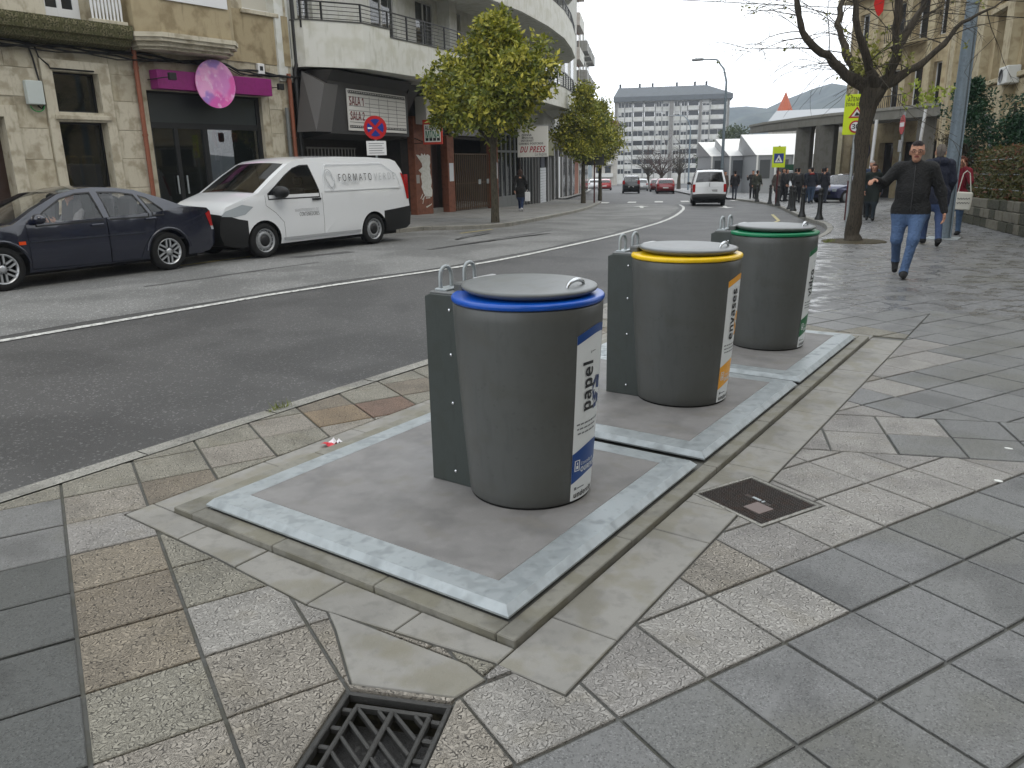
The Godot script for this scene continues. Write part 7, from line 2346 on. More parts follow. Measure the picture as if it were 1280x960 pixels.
func hedge_and_wall():
	var r := RandomNumberGenerator.new()
	r.seed = 23
	# runs along the pavement; local x from far end towards the camera
	var p0 := Vector3(-2.75, 0, -26.5)
	var p1 := Vector3(-0.77, 0, -19.65)
	var d := (p1 - p0).normalized()
	var turn := atan2(-d.z, d.x)
	var L := 16.0
	var W := thing("garden_wall", "low granite block wall under the hedge with an end pier", "wall", Vector3(p0.x, 0, p0.z), turn)
	var gr := tmat("wall_granite", Color(0.45, 0.44, 0.40), texs.stone, 0.9, 0.9, texs.granite_h, 0.5)
	var gr2 := tmat("wall_granite_dark", Color(0.41, 0.405, 0.37), texs.moss, 0.9, 0.9, texs.granite_h, 0.5)
	# local z: outwards to the pavement is on the left of d -> z = X x Y
	for row in 3:
		var u := 0.6 - 0.3 * (row % 2)
		while u < L:
			var w := r.randf_range(0.45, 0.85)
			var b := -0.45 + row * 0.235
			var zz: float = (p0 + d * u).z
			var base := gy(zz)
			var mb := MB.new()
			mb.cbox(Vector3(u + w / 2, base + 0.12 + row * 0.235, -0.18 + r.randf_range(-0.012, 0.012)), Vector3(w - 0.012, 0.225, 0.36), 0.014)
			part("granite_block", mb, gr if r.randf() < 0.6 else gr2, W)
			u += w
	var mb := MB.new()
	mb.span(Vector3(0.0, -0.5, -0.32), Vector3(L, -0.02, -0.05))
	part("footing", mb, gr2, W)
	for k in 5:
		mb = MB.new()
		mb.cbox(Vector3(0.25, gy(p0.z) + 0.15 + k * 0.215, -0.18), Vector3(0.5, 0.205, 0.46), 0.016)
		part("pier_block", mb, gr if k % 2 else gr2, W)
	mb = MB.new()
	mb.cbox(Vector3(0.25, gy(p0.z) + 1.16, -0.18), Vector3(0.58, 0.08, 0.54), 0.016)
	part("pier_cap", mb, gr, W)
	for h in [0.95, 1.3, 1.65]:
		mb = MB.new()
		mb.tube([Vector3(0.5, h - 0.25, -0.1), Vector3(L, h - 0.02, -0.1)], 0.012, 5)
		part("wire", mb, mats.galvanised, W)
	var H := thing("hedge", "clipped brown green hedge behind the low granite wall", "hedge", Vector3(p0.x, 0, p0.z), turn)
	var spots := []
	for i in 5200:
		var u := r.randf_range(0.9, L)
		var f := r.randf()
		var base := gy((p0 + d * u).z) + 0.7
		var p := Vector3(u, base + r.randf() * 1.12, -0.12 - r.randf() * 0.12)
		if f < 0.3: p = Vector3(u, base + 1.1 + r.randf_range(-0.06, 0.09), -0.12 - r.randf() * 0.9)
		var c := Color(0.05, 0.06, 0.018).lerp(Color(0.13, 0.115, 0.035), r.randf())
		if r.randf() < 0.12: c = Color(0.2, 0.09, 0.05)
		spots.append([Transform3D(Basis.from_euler(Vector3(r.randf() * 6, r.randf() * 6, 0)).scaled(Vector3.ONE * 0.62), p), c])
	crown(H, "foliage", spots, leaf_cluster(10, 0.13, 0.16, 91), leaf_material("tree_leaf"))
	mb = MB.new()
	for i in 16: mb.span(Vector3(0.9 + i * (L - 0.9) / 16.0, gy((p0 + d * i).z) + 0.6, -0.95), Vector3(0.9 + (i + 1) * (L - 0.9) / 16.0, gy((p0 + d * i).z) + 1.7, -0.3))
	part("inner_twigs", mb, tmat("hedge_twigs", Color(0.42, 0.36, 0.27), texs.bark, 0.3, 0.95), H)
	# conifer and brown creeper behind
	var C := thing("conifer_shrub", "dark green spreading conifer above the hedge", "shrub", Vector3(-1.7, gy(-25.9), -26.2))
	mb = MB.new()
	mb.tube([Vector3(0, 0, 0), Vector3(0.1, 2.2, 0), Vector3(0.0, 3.2, 0)], [0.12, 0.08, 0.03], 7)
	part("trunk", mb, mats.bark, C)
	spots = []
	for b in [[Vector3(-1.1, 2.9, 0.2), Vector3(-0.95, 3.75, 0.3)], [Vector3(-0.2, 2.3, 0.2), Vector3(0.5, 2.6, 0.4)], [Vector3(0.3, 2.6, 0.1), Vector3(0.8, 3.6, 0.2)], [Vector3(-0.6, 2.2, 0.5), Vector3(-1.3, 3.2, 0.4)], [Vector3(0.9, 2.3, 0.0), Vector3(1.9, 3.0, 0.0)], [Vector3(0.0, 2.0, 0.3), Vector3(1.6, 2.2, 0.5)], [Vector3(1.3, 2.6, 0.1), Vector3(1.5, 3.9, 0.0)]]:
		for i in 190:
			var t := r.randf()
			var w := 0.42 * (1.05 - t)
			spots.append([Transform3D(Basis.from_euler(Vector3(r.randf() * 6, r.randf() * 6, 0)).scaled(Vector3.ONE * 0.75), (b[0] as Vector3).lerp(b[1], t) + Vector3(r.randfn(), r.randfn() * 0.7, r.randfn()) * w), Color(0.012, 0.05, 0.022).lerp(Color(0.03, 0.085, 0.035), r.randf())])
	crown(C, "crown", spots, leaf_cluster(12, 0.13, 0.15, 93), leaf_material("tree_leaf"))
	var K := thing("creeper_bush", "brown dry creeper bush over the end of the wall", "shrub", Vector3(-2.75, gy(-26.9), -27.2))
	spots = []
	for i in 900:
		var p := Vector3(r.randfn() * 0.24 - 0.05, r.randf_range(0.5, 2.4), r.randfn() * 0.25)
		if p.y > 1.9: p.x -= (p.y - 1.9) * 0.6
		spots.append([Transform3D(Basis.from_euler(Vector3(r.randf() * 6, r.randf() * 6, 0)).scaled(Vector3.ONE * 0.6), p), Color(0.06, 0.05, 0.03).lerp(Color(0.13, 0.10, 0.06), r.randf())])
	crown(K, "foliage", spots, leaf_cluster(9, 0.12, 0.16, 95), leaf_material("tree_leaf"))
	var hoop := thing("white_hoop", "curved white pipe rising behind the hedge", "pipe", Vector3(-2.3, 0, -25.9))
	mb = MB.new()
	mb.tube([Vector3(0.16, 0.6, 0), Vector3(0.17, 1.6, 0), Vector3(0.13, 2.2, 0), Vector3(0.02, 2.55, 0), Vector3(-0.1, 2.68, 0)], 0.035, 8)
	part("pipe", mb, mat("white_paint", Color(0.86, 0.865, 0.87), 0.5), hoop)

# ------------------------------------------------------------------ street furniture
func sign_disc(parent: Node3D, called: String, r: float, at: Vector3, m: Material) -> MeshInstance3D:
	var mb := MB.new()
	mb.lathe([Vector2(0, -0.008), Vector2(r, -0.008), Vector2(r, 0.008), Vector2(0, 0.008)], 32, at, Basis(Vector3.RIGHT, PI / 2), false)
	return part(called, mb, m, parent)
func post(parent: Node3D, h: float, r: float, m: Material, called := "post", z := -0.05):
	var mb := MB.new()
	mb.tube([Vector3(0, -0.2, z), Vector3(0, h, z)], r, 10)
	part(called, mb, m, parent)
func street_furniture():
	var gal: Material = mats.galvanised
	var red := mat("sign_red", Color(0.68, 0.05, 0.08), 0.45)
	var blue := mat("sign_blue", Color(0.05, 0.17, 0.5), 0.45)
	var white := mat("sign_white", Color(0.86, 0.86, 0.86), 0.45)
	var yel := mat("sign_yellow", Color(0.80, 0.88, 0.03), 0.45)
	var blk := mat("letter_black", Color(0.08, 0.08, 0.08), 0.5)
	# no parking sign behind the van
	var np := thing("no_parking_sign", "round red and blue no parking sign with white plate, behind the van", "traffic sign", Vector3(-15.25, 0, -15.6), deg_to_rad(55))
	post(np, 2.85, 0.03, gal)
	var d := sign_disc(np, "disc", 0.3, Vector3(0, 2.55, 0), red)
	for k in 4:
		var mb := MB.new()
		var pts := PackedVector2Array()
		var a0 := k * PI / 2 + 0.0
		pts.append(Vector2(cos(a0 + PI / 4), sin(a0 + PI / 4)) * 0.05)
		for i in 9:
			var a := a0 + 0.2 + (PI / 2 - 0.4) * i / 8.0
			pts.append(Vector2(cos(a), sin(a)) * 0.22)
		var rot := Basis(Vector3(0, 0, 1), PI / 4)
		for i in pts.size(): pts[i] = pts[i].rotated(PI / 4)
		mb.prism(pts, 0.0085, 0.0125, Vector3(0, 2.55, 0))
		part("blue_field", mb, blue, d)
	var pt := spart(np, "plate", Vector3(-0.26, 1.86, -0.01), Vector3(0.26, 2.22, 0.01), white)
	for k in 5: spart(pt, "text_line", Vector3(-0.2, 2.15 - k * 0.06, 0.01), Vector3(0.2 - 0.05 * (k % 2), 2.165 - k * 0.06, 0.012), mat("sticker_grey", Color(0.42, 0.43, 0.45), 0.45))
	spart(d, "sticker", Vector3(-0.2, 2.52, 0.0126), Vector3(-0.09, 2.56, 0.014), white)
	# crossing sign
	var xs := thing("crossing_sign", "lime framed pedestrian crossing sign on a dark red post", "traffic sign", on(-12.0, -39.6), deg_to_rad(14))
	post(xs, 2.75, 0.045, mat("dark_red_post", Color(0.3, 0.06, 0.07), 0.5))
	var b := spart(xs, "board", Vector3(-0.3, 1.75, -0.01), Vector3(0.3, 2.72, 0.015), yel, 0.004)
	var sq := spart(b, "blue_square", Vector3(-0.22, 1.95, 0.015), Vector3(0.22, 2.4, 0.02), blue)
	var mb := MB.new()
	mb.prism(v2([-0.18, 1.99, 0.18, 1.99, 0.0, 2.34]), 0.02, 0.024)
	part("white_triangle", mb, white, sq)
	mb = MB.new()
	mb.prism(v2([-0.01, 2.16, 0.04, 2.2, 0.02, 2.14, 0.06, 2.03, 0.03, 2.03, 0.0, 2.1, -0.04, 2.03, -0.07, 2.03, -0.03, 2.13, -0.05, 2.19]), 0.024, 0.027)
	part("walking_figure", mb, blk, sq)
	# school zone sign
	var sc := thing("school_zone_sign", "tall lime yellow warning board partly behind the bare tree trunk", "traffic sign", on(-4.78, -21.9), deg_to_rad(12))
	post(sc, 3.2, 0.04, gal)
	b = spart(sc, "board", Vector3(-0.3, 2.28, -0.012), Vector3(0.3, 3.24, 0.012), yel, 0.006)
	flat_text("lettering", "ATENCIÓN", 0.1, font_bold, mat("letter_olive", Color(0.3, 0.33, 0.02), 0.5), b, Vector3(0.02, 3.12, 0.016), Basis(), 0.5)
	flat_text("lettering", "ZONA ESCOLAR", 0.08, font_bold, mat("letter_olive", Color(0.3, 0.33, 0.02), 0.5), b, Vector3(0.02, 3.0, 0.016), Basis(), 0.58)
	mb = MB.new()
	mb.prism(v2([-0.19, 2.68, 0.19, 2.68, 0.0, 2.95]), 0.012, 0.016)
	var tr := part("warning_triangle", mb, red, b)
	mb = MB.new()
	mb.prism(v2([-0.12, 2.715, 0.12, 2.715, 0.0, 2.89]), 0.016, 0.02)
	part("triangle_field", mb, white, tr)
	mb = MB.new()
	mb.prism(v2([-0.05, 2.73, -0.02, 2.8, 0.0, 2.82, 0.05, 2.78, 0.06, 2.73]), 0.02, 0.023)
	part("child_figures", mb, blk, tr)
	var lim := sign_disc(b, "limit_ring", 0.15, Vector3(0, 2.47, 0.02), red)
	sign_disc(lim, "limit_field", 0.11, Vector3(0, 2.47, 0.03), white)
	flat_text("lettering", "30", 0.12, font_bold, blk, lim, Vector3(0, 2.47, 0.041), Basis())
	var bs := thing("blue_disc_sign", "dark blue round sign half hidden by the bare tree trunk", "traffic sign", on(-4.75, -22.9), deg_to_rad(-50))
	post(bs, 2.3, 0.035, gal)
	sign_disc(bs, "disc", 0.32, Vector3(0, 1.92, 0), mat("sign_navy", Color(0.05, 0.07, 0.2), 0.5))
	# no entry
	var ne := thing("no_entry_sign", "red no entry sign seen at a slant on a grey post", "traffic sign", on(-5.25, -31.0), deg_to_rad(-66))
	post(ne, 3.4, 0.045, gal)
	d = sign_disc(ne, "disc", 0.32, Vector3(0, 3.0, 0), red)
	spart(d, "bar", Vector3(-0.26, 2.93, 0.0085), Vector3(0.26, 3.07, 0.012), white)
	spart(ne, "plate", Vector3(-0.22, 2.1, -0.01), Vector3(0.22, 2.5, 0.01), mat("plate_dull", Color(0.6, 0.6, 0.6), 0.5))
	# raised white barrier arms
	for q in [[-5.82, -29.4, 0.05, 1.1, 2.75, "white raised barrier arm in front of the dark porch"], [-4.95, -32.6, 0.14, 1.9, 3.15, "upper white barrier arm leaning beside the no entry sign"]]:
		var ba := thing("barrier_arm", q[5], "barrier", on(q[0], q[1]))
		spart(ba, "housing", Vector3(-0.18, -0.1, -0.18), Vector3(0.18, 1.0, 0.18), mat("dull_housing", Color(0.3, 0.3, 0.3), 0.6), 0.02)
		mb = MB.new()
		mb.tube([Vector3(0, 0.9, 0), Vector3(q[2], q[4] - gy(q[1]), 0)], 0.055, 8)
		part("arm", mb, white, ba)
	var rp := thing("red_post", "thin dark red post left of the bare tree", "post", on(-5.6, -25.5))
	post(rp, 1.15, 0.05, mat("dark_red_post", Color(0.3, 0.06, 0.07), 0.5), "post", 0.0)
	# bollards
	var names := ["first cast iron bollard at the kerb corner, nearest the bare tree", "second cast iron bollard, just beyond the first", "bollard third along the kerb from the bare tree", "bollard in front of the crossing sign", "bollard past the crossing sign", "bollard at the crowd's left end", "bollard before the canopy columns"]
	var bp := [Vector2(-6.35, -25.4), Vector2(-7.3, -27.0), Vector2(-9.6, -33.6), Vector2(-11.3, -37.6), Vector2(-12.6, -40.6), Vector2(-14.4, -44.1), Vector2(-9.0, -32.0)]
	for i in bp.size():
		var bo := thing("bollard", names[i], "bollard", on(bp[i].x, bp[i].y), 0.0, "iron bollards along the kerb")
		mb = MB.new()
		mb.lathe([Vector2(0.13, 0), Vector2(0.13, 0.06), Vector2(0.1, 0.09), Vector2(0.075, 0.2), Vector2(0.06, 0.66), Vector2(0.06, 0.7)], 14)
		part("shaft", mb, mat("bollard_iron", Color(0.12, 0.125, 0.125), 0.5), bo)
		mb = MB.new()
		mb.lathe([Vector2(0.06, 0.7), Vector2(0.085, 0.72), Vector2(0.085, 0.75), Vector2(0.055, 0.78), Vector2(0.06, 0.82), Vector2(0.078, 0.86), Vector2(0.06, 0.92), Vector2(0.0, 0.95)], 14)
		part("cap", mb, mat("bollard_iron", Color(0.12, 0.125, 0.125), 0.5), bo)
	# heavy galvanised mast on the right
	var ms := thing("steel_mast", "tall grey faceted steel mast in front of the tan building", "mast", Vector3(-2.13, gy(-18.5), -18.5))
	mb = MB.new()
	mb.tube([Vector3(0, -0.1, 0), Vector3(0, 9.5, 0)], [0.135, 0.09], 8)
	part("mast", mb, tmat("mast_steel", Color(0.56, 0.60, 0.63), texs.galvanised, 0.8, 0.55), ms)
	mats.mast_steel.metallic = 0.3
	spart(ms, "base_plate", Vector3(-0.3, -0.02, -0.3), Vector3(0.3, 0.02, 0.3), mats.galvanised)
	mb = MB.new()
	mb.tube([Vector3(0.14, 0, 0.06), Vector3(0.125, 4.0, 0.06)], 0.016, 6)
	part("conduit", mb, mats.mast_steel, ms)
	# street lamps
	for q in [[-20.3, -54.3, 9.0, -2.2, "tall slim street lamp arching over the far road"], [-38.5, -92.0, 8.5, -2.5, "small far street lamp before the apartment block"]]:
		var sl := thing("street_lamp", q[4], "street lamp", on(q[0], q[1]), 0.0, "slim arched street lamps")
		mb = MB.new()
		mb.tube([Vector3(0, -0.1, 0), Vector3(0, q[2] * 0.7, 0), Vector3(0, q[2] * 0.84, 0), Vector3(q[3] * 0.1, q[2] * 0.93, 0), Vector3(q[3] * 0.35, q[2], 0), Vector3(q[3] * 0.8, q[2] + 0.1, 0)], [0.12, 0.09, 0.07, 0.06, 0.05, 0.045], 8)
		part("pole", mb, mats.mast_steel, sl)
		mb = MB.new()
		mb.cbox(Vector3(q[3] * 0.95, q[2] + 0.1, 0), Vector3(0.8, 0.16, 0.3), 0.05)
		part("head", mb, mat("lamp_head", Color(0.55, 0.56, 0.57), 0.5), sl)
	# information plate seen from behind, by the second tree
	var ip := thing("sign_back", "grey back of a double road sign beside the second leafy tree", "traffic sign", on(-21.75, -38.9), deg_to_rad(8))
	post(ip, 2.6, 0.04, mat("dark_red_post", Color(0.3, 0.06, 0.07), 0.5))
	for x in [-0.3, 0.3]: spart(ip, "plate", Vector3(x - 0.27, 2.0, -0.02), Vector3(x + 0.27, 2.6, 0.0), mat("plate_grey", Color(0.4, 0.41, 0.42), 0.5), 0.01)
	# overhead wires
	var wires := [[Vector3(-16, 6.6, -17), Vector3(-3, 5.0, -20), Vector3(4, 4.2, -22)], [Vector3(-16, 6.2, -17), Vector3(-3, 4.55, -20), Vector3(4, 3.5, -22)], [Vector3(-16, 6.9, -19), Vector3(-3, 4.9, -21), Vector3(4, 4.0, -23)]]
	var wl := ["upper thin overhead wire crossing the white sky", "lower thin overhead wire crossing behind the bare tree", "middle thin overhead wire towards the tan building"]
	for i in 3:
		var w := thing("overhead_wire", wl[i], "wire", Vector3.ZERO)
		var a: Vector3 = wires[i][0]
		var m: Vector3 = wires[i][1]
		var c: Vector3 = wires[i][2]
		var pts := []
		for k in 25:
			var t := k / 24.0
			pts.append(a.lerp(m, t).lerp(m.lerp(c, t), t))
		mb = MB.new()
		mb.tube(pts, 0.009, 5)
		part("wire", mb, mats.black, w)

# ------------------------------------------------------------------ people: tapered bones joined by a smooth union, meshed as surface nets
func sdf_mesh(mb: MB, bones: Array, cell: float, k: float, hem := -1.0, top_c := Color(0, 0, 0), leg_c := Color(0, 0, 0)):
	# bone: [a, b, ra, rb, colour, flat] (flat < 1 squeezes it front to back)
	var lo := Vector3(1e9, 1e9, 1e9)
	var hi := -lo
	for b in bones:
		for e in 2:
			var rr := Vector3.ONE * (float(b[2 + e]) + cell * 2.5)
			lo = lo.min(b[e] - rr); hi = hi.max(b[e] + rr)
	var nx := int((hi.x - lo.x) / cell) + 2
	var ny := int((hi.y - lo.y) / cell) + 2
	var nz := int((hi.z - lo.z) / cell) + 2
	var f := PackedFloat32Array(); f.resize(nx * ny * nz); f.fill(1.0)
	var best := PackedFloat32Array(); best.resize(nx * ny * nz); best.fill(9.0)
	var own := PackedInt32Array(); own.resize(nx * ny * nz)
	for bi in bones.size():
		var b: Array = bones[bi]
		var a: Vector3 = b[0]
		var ba: Vector3 = b[1] - a
		var ra: float = b[2]
		var rb: float = b[3]
		var fz: float = 1.0 / (b[5] if b.size() > 5 else 1.0)
		var m: float = max(ra, rb) + k + cell * 2.0
		var p0 := (a.min(b[1]) - Vector3.ONE * m - lo) / cell
		var p1 := (a.max(b[1]) + Vector3.ONE * m - lo) / cell
		var l2: float = max(ba.length_squared(), 1e-8)
		for z in range(max(0, int(p0.z)), min(nz, int(p1.z) + 1)):
			for y in range(max(0, int(p0.y)), min(ny, int(p1.y) + 1)):
				var row := (z * ny + y) * nx
				for x in range(max(0, int(p0.x)), min(nx, int(p1.x) + 1)):
					var p := lo + Vector3(x, y, z) * cell - a
					var t := clampf(p.dot(ba) / l2, 0.0, 1.0)
					p -= ba * t
					p.z *= fz
					var d := p.length() - lerpf(ra, rb, t)
					var i := row + x
					if d < best[i]:
						best[i] = d; own[i] = bi
					var c := f[i]
					var h: float = max(k - absf(c - d), 0.0) / k
					f[i] = min(c, d) - h * h * k * 0.25
	var vid := {}
	var vp := []
	var vc := []
	for z in nz - 1:
		for y in ny - 1:
			var row := (z * ny + y) * nx
			for x in nx - 1:
				var i := row + x
				var s0 := f[i] < 0.0
				var i4 := i + nx * ny
				if s0 == (f[i + 1] < 0.0) and s0 == (f[i + nx] < 0.0) and s0 == (f[i + nx + 1] < 0.0) and s0 == (f[i4] < 0.0) and s0 == (f[i4 + 1] < 0.0) and s0 == (f[i4 + nx] < 0.0) and s0 == (f[i4 + nx + 1] < 0.0): continue
				var idx := [i, i + 1, i + nx, i + nx + 1, i4, i4 + 1, i4 + nx, i4 + nx + 1]
				var sum := Vector3.ZERO
				var n := 0
				for e in [[0, 1], [2, 3], [4, 5], [6, 7], [0, 2], [1, 3], [4, 6], [5, 7], [0, 4], [1, 5], [2, 6], [3, 7]]:
					var fa := f[idx[e[0]]]
					var fb := f[idx[e[1]]]
					if (fa < 0.0) != (fb < 0.0):
						var t := fa / (fa - fb)
						var ca := Vector3(e[0] & 1, (e[0] >> 1) & 1, e[0] >> 2)
						var cb := Vector3(e[1] & 1, (e[1] >> 1) & 1, e[1] >> 2)
						sum += ca.lerp(cb, t); n += 1
				var near := 0
				for q in 8:
					if best[idx[q]] < best[idx[near]]: near = q
				vid[i] = vp.size()
				vp.append(lo + (Vector3(x, y, z) + sum / n) * cell)
				var c: Color = bones[own[idx[near]]][4]
				if hem > 0.0:       # clothes end in a clean hem
					var py: float = vp[-1].y
					if c == leg_c and py > hem: c = top_c
					elif c.a < 0.999 and py < hem: c = leg_c
				c.a = 1.0
				vc.append(c)
	mb.smooth(true)
	var emit := func(a: int, b: int, c: int, d: int, flip: bool):
		var q := [vid[a], vid[b], vid[c], vid[d]]
		if flip: q = [q[0], q[3], q[2], q[1]]
		for t in [[0, 1, 2], [0, 2, 3]]:
			for v in [t[0], t[2], t[1]]:
				mb.st.set_color(vc[q[v]]); mb.st.add_vertex(vp[q[v]])
			mb.n += 1
	var sx := 1
	var sy := nx
	var sz := nx * ny
	for i in vid:
		# edges along x, y, z starting at the cell's low corner
		var s0 := f[i] < 0.0
		if s0 != (f[i + sx] < 0.0) and vid.has(i - sy) and vid.has(i - sz) and vid.has(i - sy - sz): emit.call(i, i - sy, i - sy - sz, i - sz, not s0)
		if s0 != (f[i + sy] < 0.0) and vid.has(i - sx) and vid.has(i - sz) and vid.has(i - sx - sz): emit.call(i, i - sz, i - sx - sz, i - sx, not s0)
		if s0 != (f[i + sz] < 0.0) and vid.has(i - sx) and vid.has(i - sy) and vid.has(i - sx - sy): emit.call(i, i - sx, i - sx - sy, i - sy, not s0)
	mb.smooth(false)

func lin(r: float, g: float, b: float) -> Color: return Color(r, g, b).srgb_to_linear()
func hand_bones(w: Vector3, dir: Vector3, palm: Vector3, skin: Color, curl: float, side: float, point := false) -> Array:
	# w: wrist, dir: towards the fingers, palm: out of the palm; thumb on the given side
	var out := []
	var d := dir.normalized()
	var pn := (palm - d * palm.dot(d)).normalized()
	var s := d.cross(pn) * side
	var c := w + d * 0.05
	out.append([w - d * 0.02, w + d * 0.01, 0.026, 0.027, skin])
	for k in 4:
		var o := s * (0.027 - k * 0.018)
		out.append([w + o * 0.6 + d * 0.012, w + o + d * 0.078, 0.0145, 0.0125, skin])
		var flen: float = [0.07, 0.078, 0.073, 0.056][k]
		var cu := curl if not (point and k == 0) else 0.1
		var p := w + o + d * 0.082
		var dd := d
		for j in 3:
			dd = (dd + pn * cu * 0.9).normalized()
			var q: Vector3 = p + dd * flen * [0.45, 0.32, 0.23][j]
			out.append([p, q, 0.0098 - j * 0.0008, 0.0092 - j * 0.0008, skin])
			p = q
	var tp := w + s * 0.026 + d * 0.025
	var td := (s * 0.75 + d * 0.6 + pn * 0.25).normalized()
	var t1 := tp + td * 0.04
	out.append([tp, t1, 0.0135, 0.0115, skin])
	out.append([t1, t1 + (td * 0.6 + d * 0.6 + pn * 0.3).normalized() * 0.032, 0.0112, 0.0095, skin])
	return out
# s: colours (skin, hair, top, legs, shoes), build, joints to override, cell size
func person(label: String, at: Vector3, turn: float, s: Dictionary) -> Node3D:
	var P := thing("person", label, "person", at, turn, s.get("group", ""))
	var j := {
		"hipL": Vector3(0.095, 0.92, 0), "hipR": Vector3(-0.095, 0.92, 0), "kneeL": Vector3(0.1, 0.5, 0.03), "kneeR": Vector3(-0.1, 0.5, 0.03),
		"ankL": Vector3(0.1, 0.085, 0), "ankR": Vector3(-0.1, 0.085, 0), "toeL": Vector3(0.115, 0.035, 0.17), "toeR": Vector3(-0.115, 0.035, 0.17),
		"shL": Vector3(0.185, 1.42, 0), "shR": Vector3(-0.185, 1.42, 0), "elL": Vector3(0.255, 1.14, -0.03), "elR": Vector3(-0.255, 1.14, -0.03),
		"wrL": Vector3(0.26, 0.9, 0.05), "wrR": Vector3(-0.26, 0.9, 0.05), "head": Vector3(0, 1.615, 0.015), "look": Vector3(0, 0, 1),
	}
	for k in s.get("j", {}): j[k] = s.j[k]
	if s.has("step"):        # walking: left foot forwards by step, right foot behind
		var st: float = s.step
		j.ankL = Vector3(0.08, 0.085, st); j.toeL = Vector3(0.09, 0.045, st + 0.165); j.kneeL = Vector3(0.09, 0.5, st * 0.55 + 0.06)
		j.ankR = Vector3(-0.08, 0.14, -st); j.toeR = Vector3(-0.09, 0.035, -st + 0.14); j.kneeR = Vector3(-0.09, 0.5, -st * 0.3 + 0.03)
		if not s.get("j", {}).has("wrL"):
			j.elL = Vector3(0.25, 1.14, -0.1); j.wrL = Vector3(0.24, 0.9, -0.12)
			j.elR = Vector3(-0.25, 1.14, 0.02); j.wrR = Vector3(-0.24, 0.93, 0.18)
	var g: float = s.get("girth", 1.0)
	var sk: Color = s.get("skin", lin(0.78, 0.58, 0.48))
	var hr: Color = s.get("hair", lin(0.16, 0.12, 0.1))
	var tp: Color = s.top
	var tt := tp
	tt.a = 0.99
	var lg: Color = s.legs
	var sh: Color = s.get("shoes", lin(0.09, 0.09, 0.09))
	var coat: float = s.get("coat", 0.86)          # how low the top reaches
	var hd: Vector3 = j.head
	var lk: Vector3 = (j.look as Vector3).normalized()
	var fine: float = s.get("cell", 0.022)
	var B := []
	B.append([Vector3(0, 1.28, 0.0), Vector3(0, 1.12, 0.02 * g), 0.168 * g, 0.16 * g * s.get("belly", 1.0), tt, 0.72])
	B.append([Vector3(0, 1.12, 0.02), Vector3(0, coat + 0.1, 0.0), 0.16 * g * s.get("belly", 1.0), 0.172 * g, tt, 0.76])
	B.append([Vector3(-0.06, coat + 0.02, 0.005), Vector3(0.06, coat + 0.02, 0.005), 0.142 * g, 0.142 * g, tt, 0.86])
	B.append([j.shL + Vector3(-0.05, 0.0, 0), j.shR + Vector3(0.05, 0.0, 0), 0.095, 0.095, tp, 0.85])
	B.append([Vector3(0, 1.40, -0.02), hd + Vector3(0, -0.10, -0.015), 0.075, 0.058, tp if s.get("collar", false) else sk])
	if s.get("hood", false): B.append([Vector3(-0.07, 1.47, -0.08), Vector3(0.07, 1.47, -0.08), 0.07, 0.07, tp])
	for sd in ["L", "R"]:
		B.append([j["sh" + sd], j["el" + sd], 0.074 * sqrt(g), 0.06 * sqrt(g), tp])
		B.append([j["el" + sd], (j["wr" + sd] as Vector3), 0.058 * sqrt(g), 0.044, tp])
		if coat < 0.8: B.append([j["hip" + sd], (j["hip" + sd] as Vector3).lerp(j["knee" + sd], (0.92 - coat) / 0.42), 0.135 * g, 0.12 * g, tt])
		B.append([j["hip" + sd], j["knee" + sd], 0.1 * g, 0.07, lg])
		B.append([j["knee" + sd], j["ank" + sd], 0.066, 0.053, lg])
		B.append([j["ank" + sd] + Vector3(0, -0.03, -0.035), j["toe" + sd], 0.05, 0.038, sh])
	B.append([Vector3(-0.05, 0.9, 0), Vector3(0.05, 0.9, 0), 0.135 * g, 0.135 * g, lg, 0.8])
	var mb := MB.new()
	sdf_mesh(mb, B, fine, 0.045, coat, tp, lg)
	# head with face, ears and hair
	var up := Vector3.UP
	var rt := up.cross(lk).normalized()
	var H := []
	H.append([hd + up * 0.045 - lk * 0.012, hd + up * 0.02 + lk * 0.012, 0.083, 0.08, sk])
	H.append([hd + up * 0.0, hd - up * 0.075 + lk * 0.03, 0.07, 0.05, sk])
	H.append([hd - up * 0.05, hd - up * 0.16 - lk * 0.02, 0.05, 0.056, sk if not s.get("collar", false) else tp])
	if fine < 0.02:
		H.append([hd + up * 0.015 + lk * 0.085, hd - up * 0.022 + lk * 0.105, 0.009, 0.015, sk])
		for e in [-1.0, 1.0]:
			H.append([hd + rt * 0.078 * e + up * 0.012 - lk * 0.005, hd + rt * 0.08 * e - up * 0.025 - lk * 0.003, 0.016, 0.012, sk])
			H.append([hd + rt * 0.032 * e + up * 0.012 + lk * 0.083, hd + rt * 0.034 * e + up * 0.012 + lk * 0.084, 0.0065, 0.0065, lin(0.34, 0.26, 0.23)])
			H.append([hd + rt * 0.018 * e + up * 0.031 + lk * 0.085, hd + rt * 0.05 * e + up * 0.034 + lk * 0.073, 0.007, 0.006, hr])
		H.append([hd - rt * 0.022 - up * 0.055 + lk * 0.083, hd + rt * 0.022 - up * 0.055 + lk * 0.083, 0.0075, 0.0075, lin(0.55, 0.3, 0.27)])
	var style: String = s.get("style", "short")
	H.append([hd + up * 0.075 - lk * 0.03, hd + up * 0.085 + lk * 0.012, 0.077, 0.062, hr])
	H.append([hd + up * 0.03 - lk * 0.042, hd - up * 0.03 - lk * 0.045, 0.074, 0.055, hr])
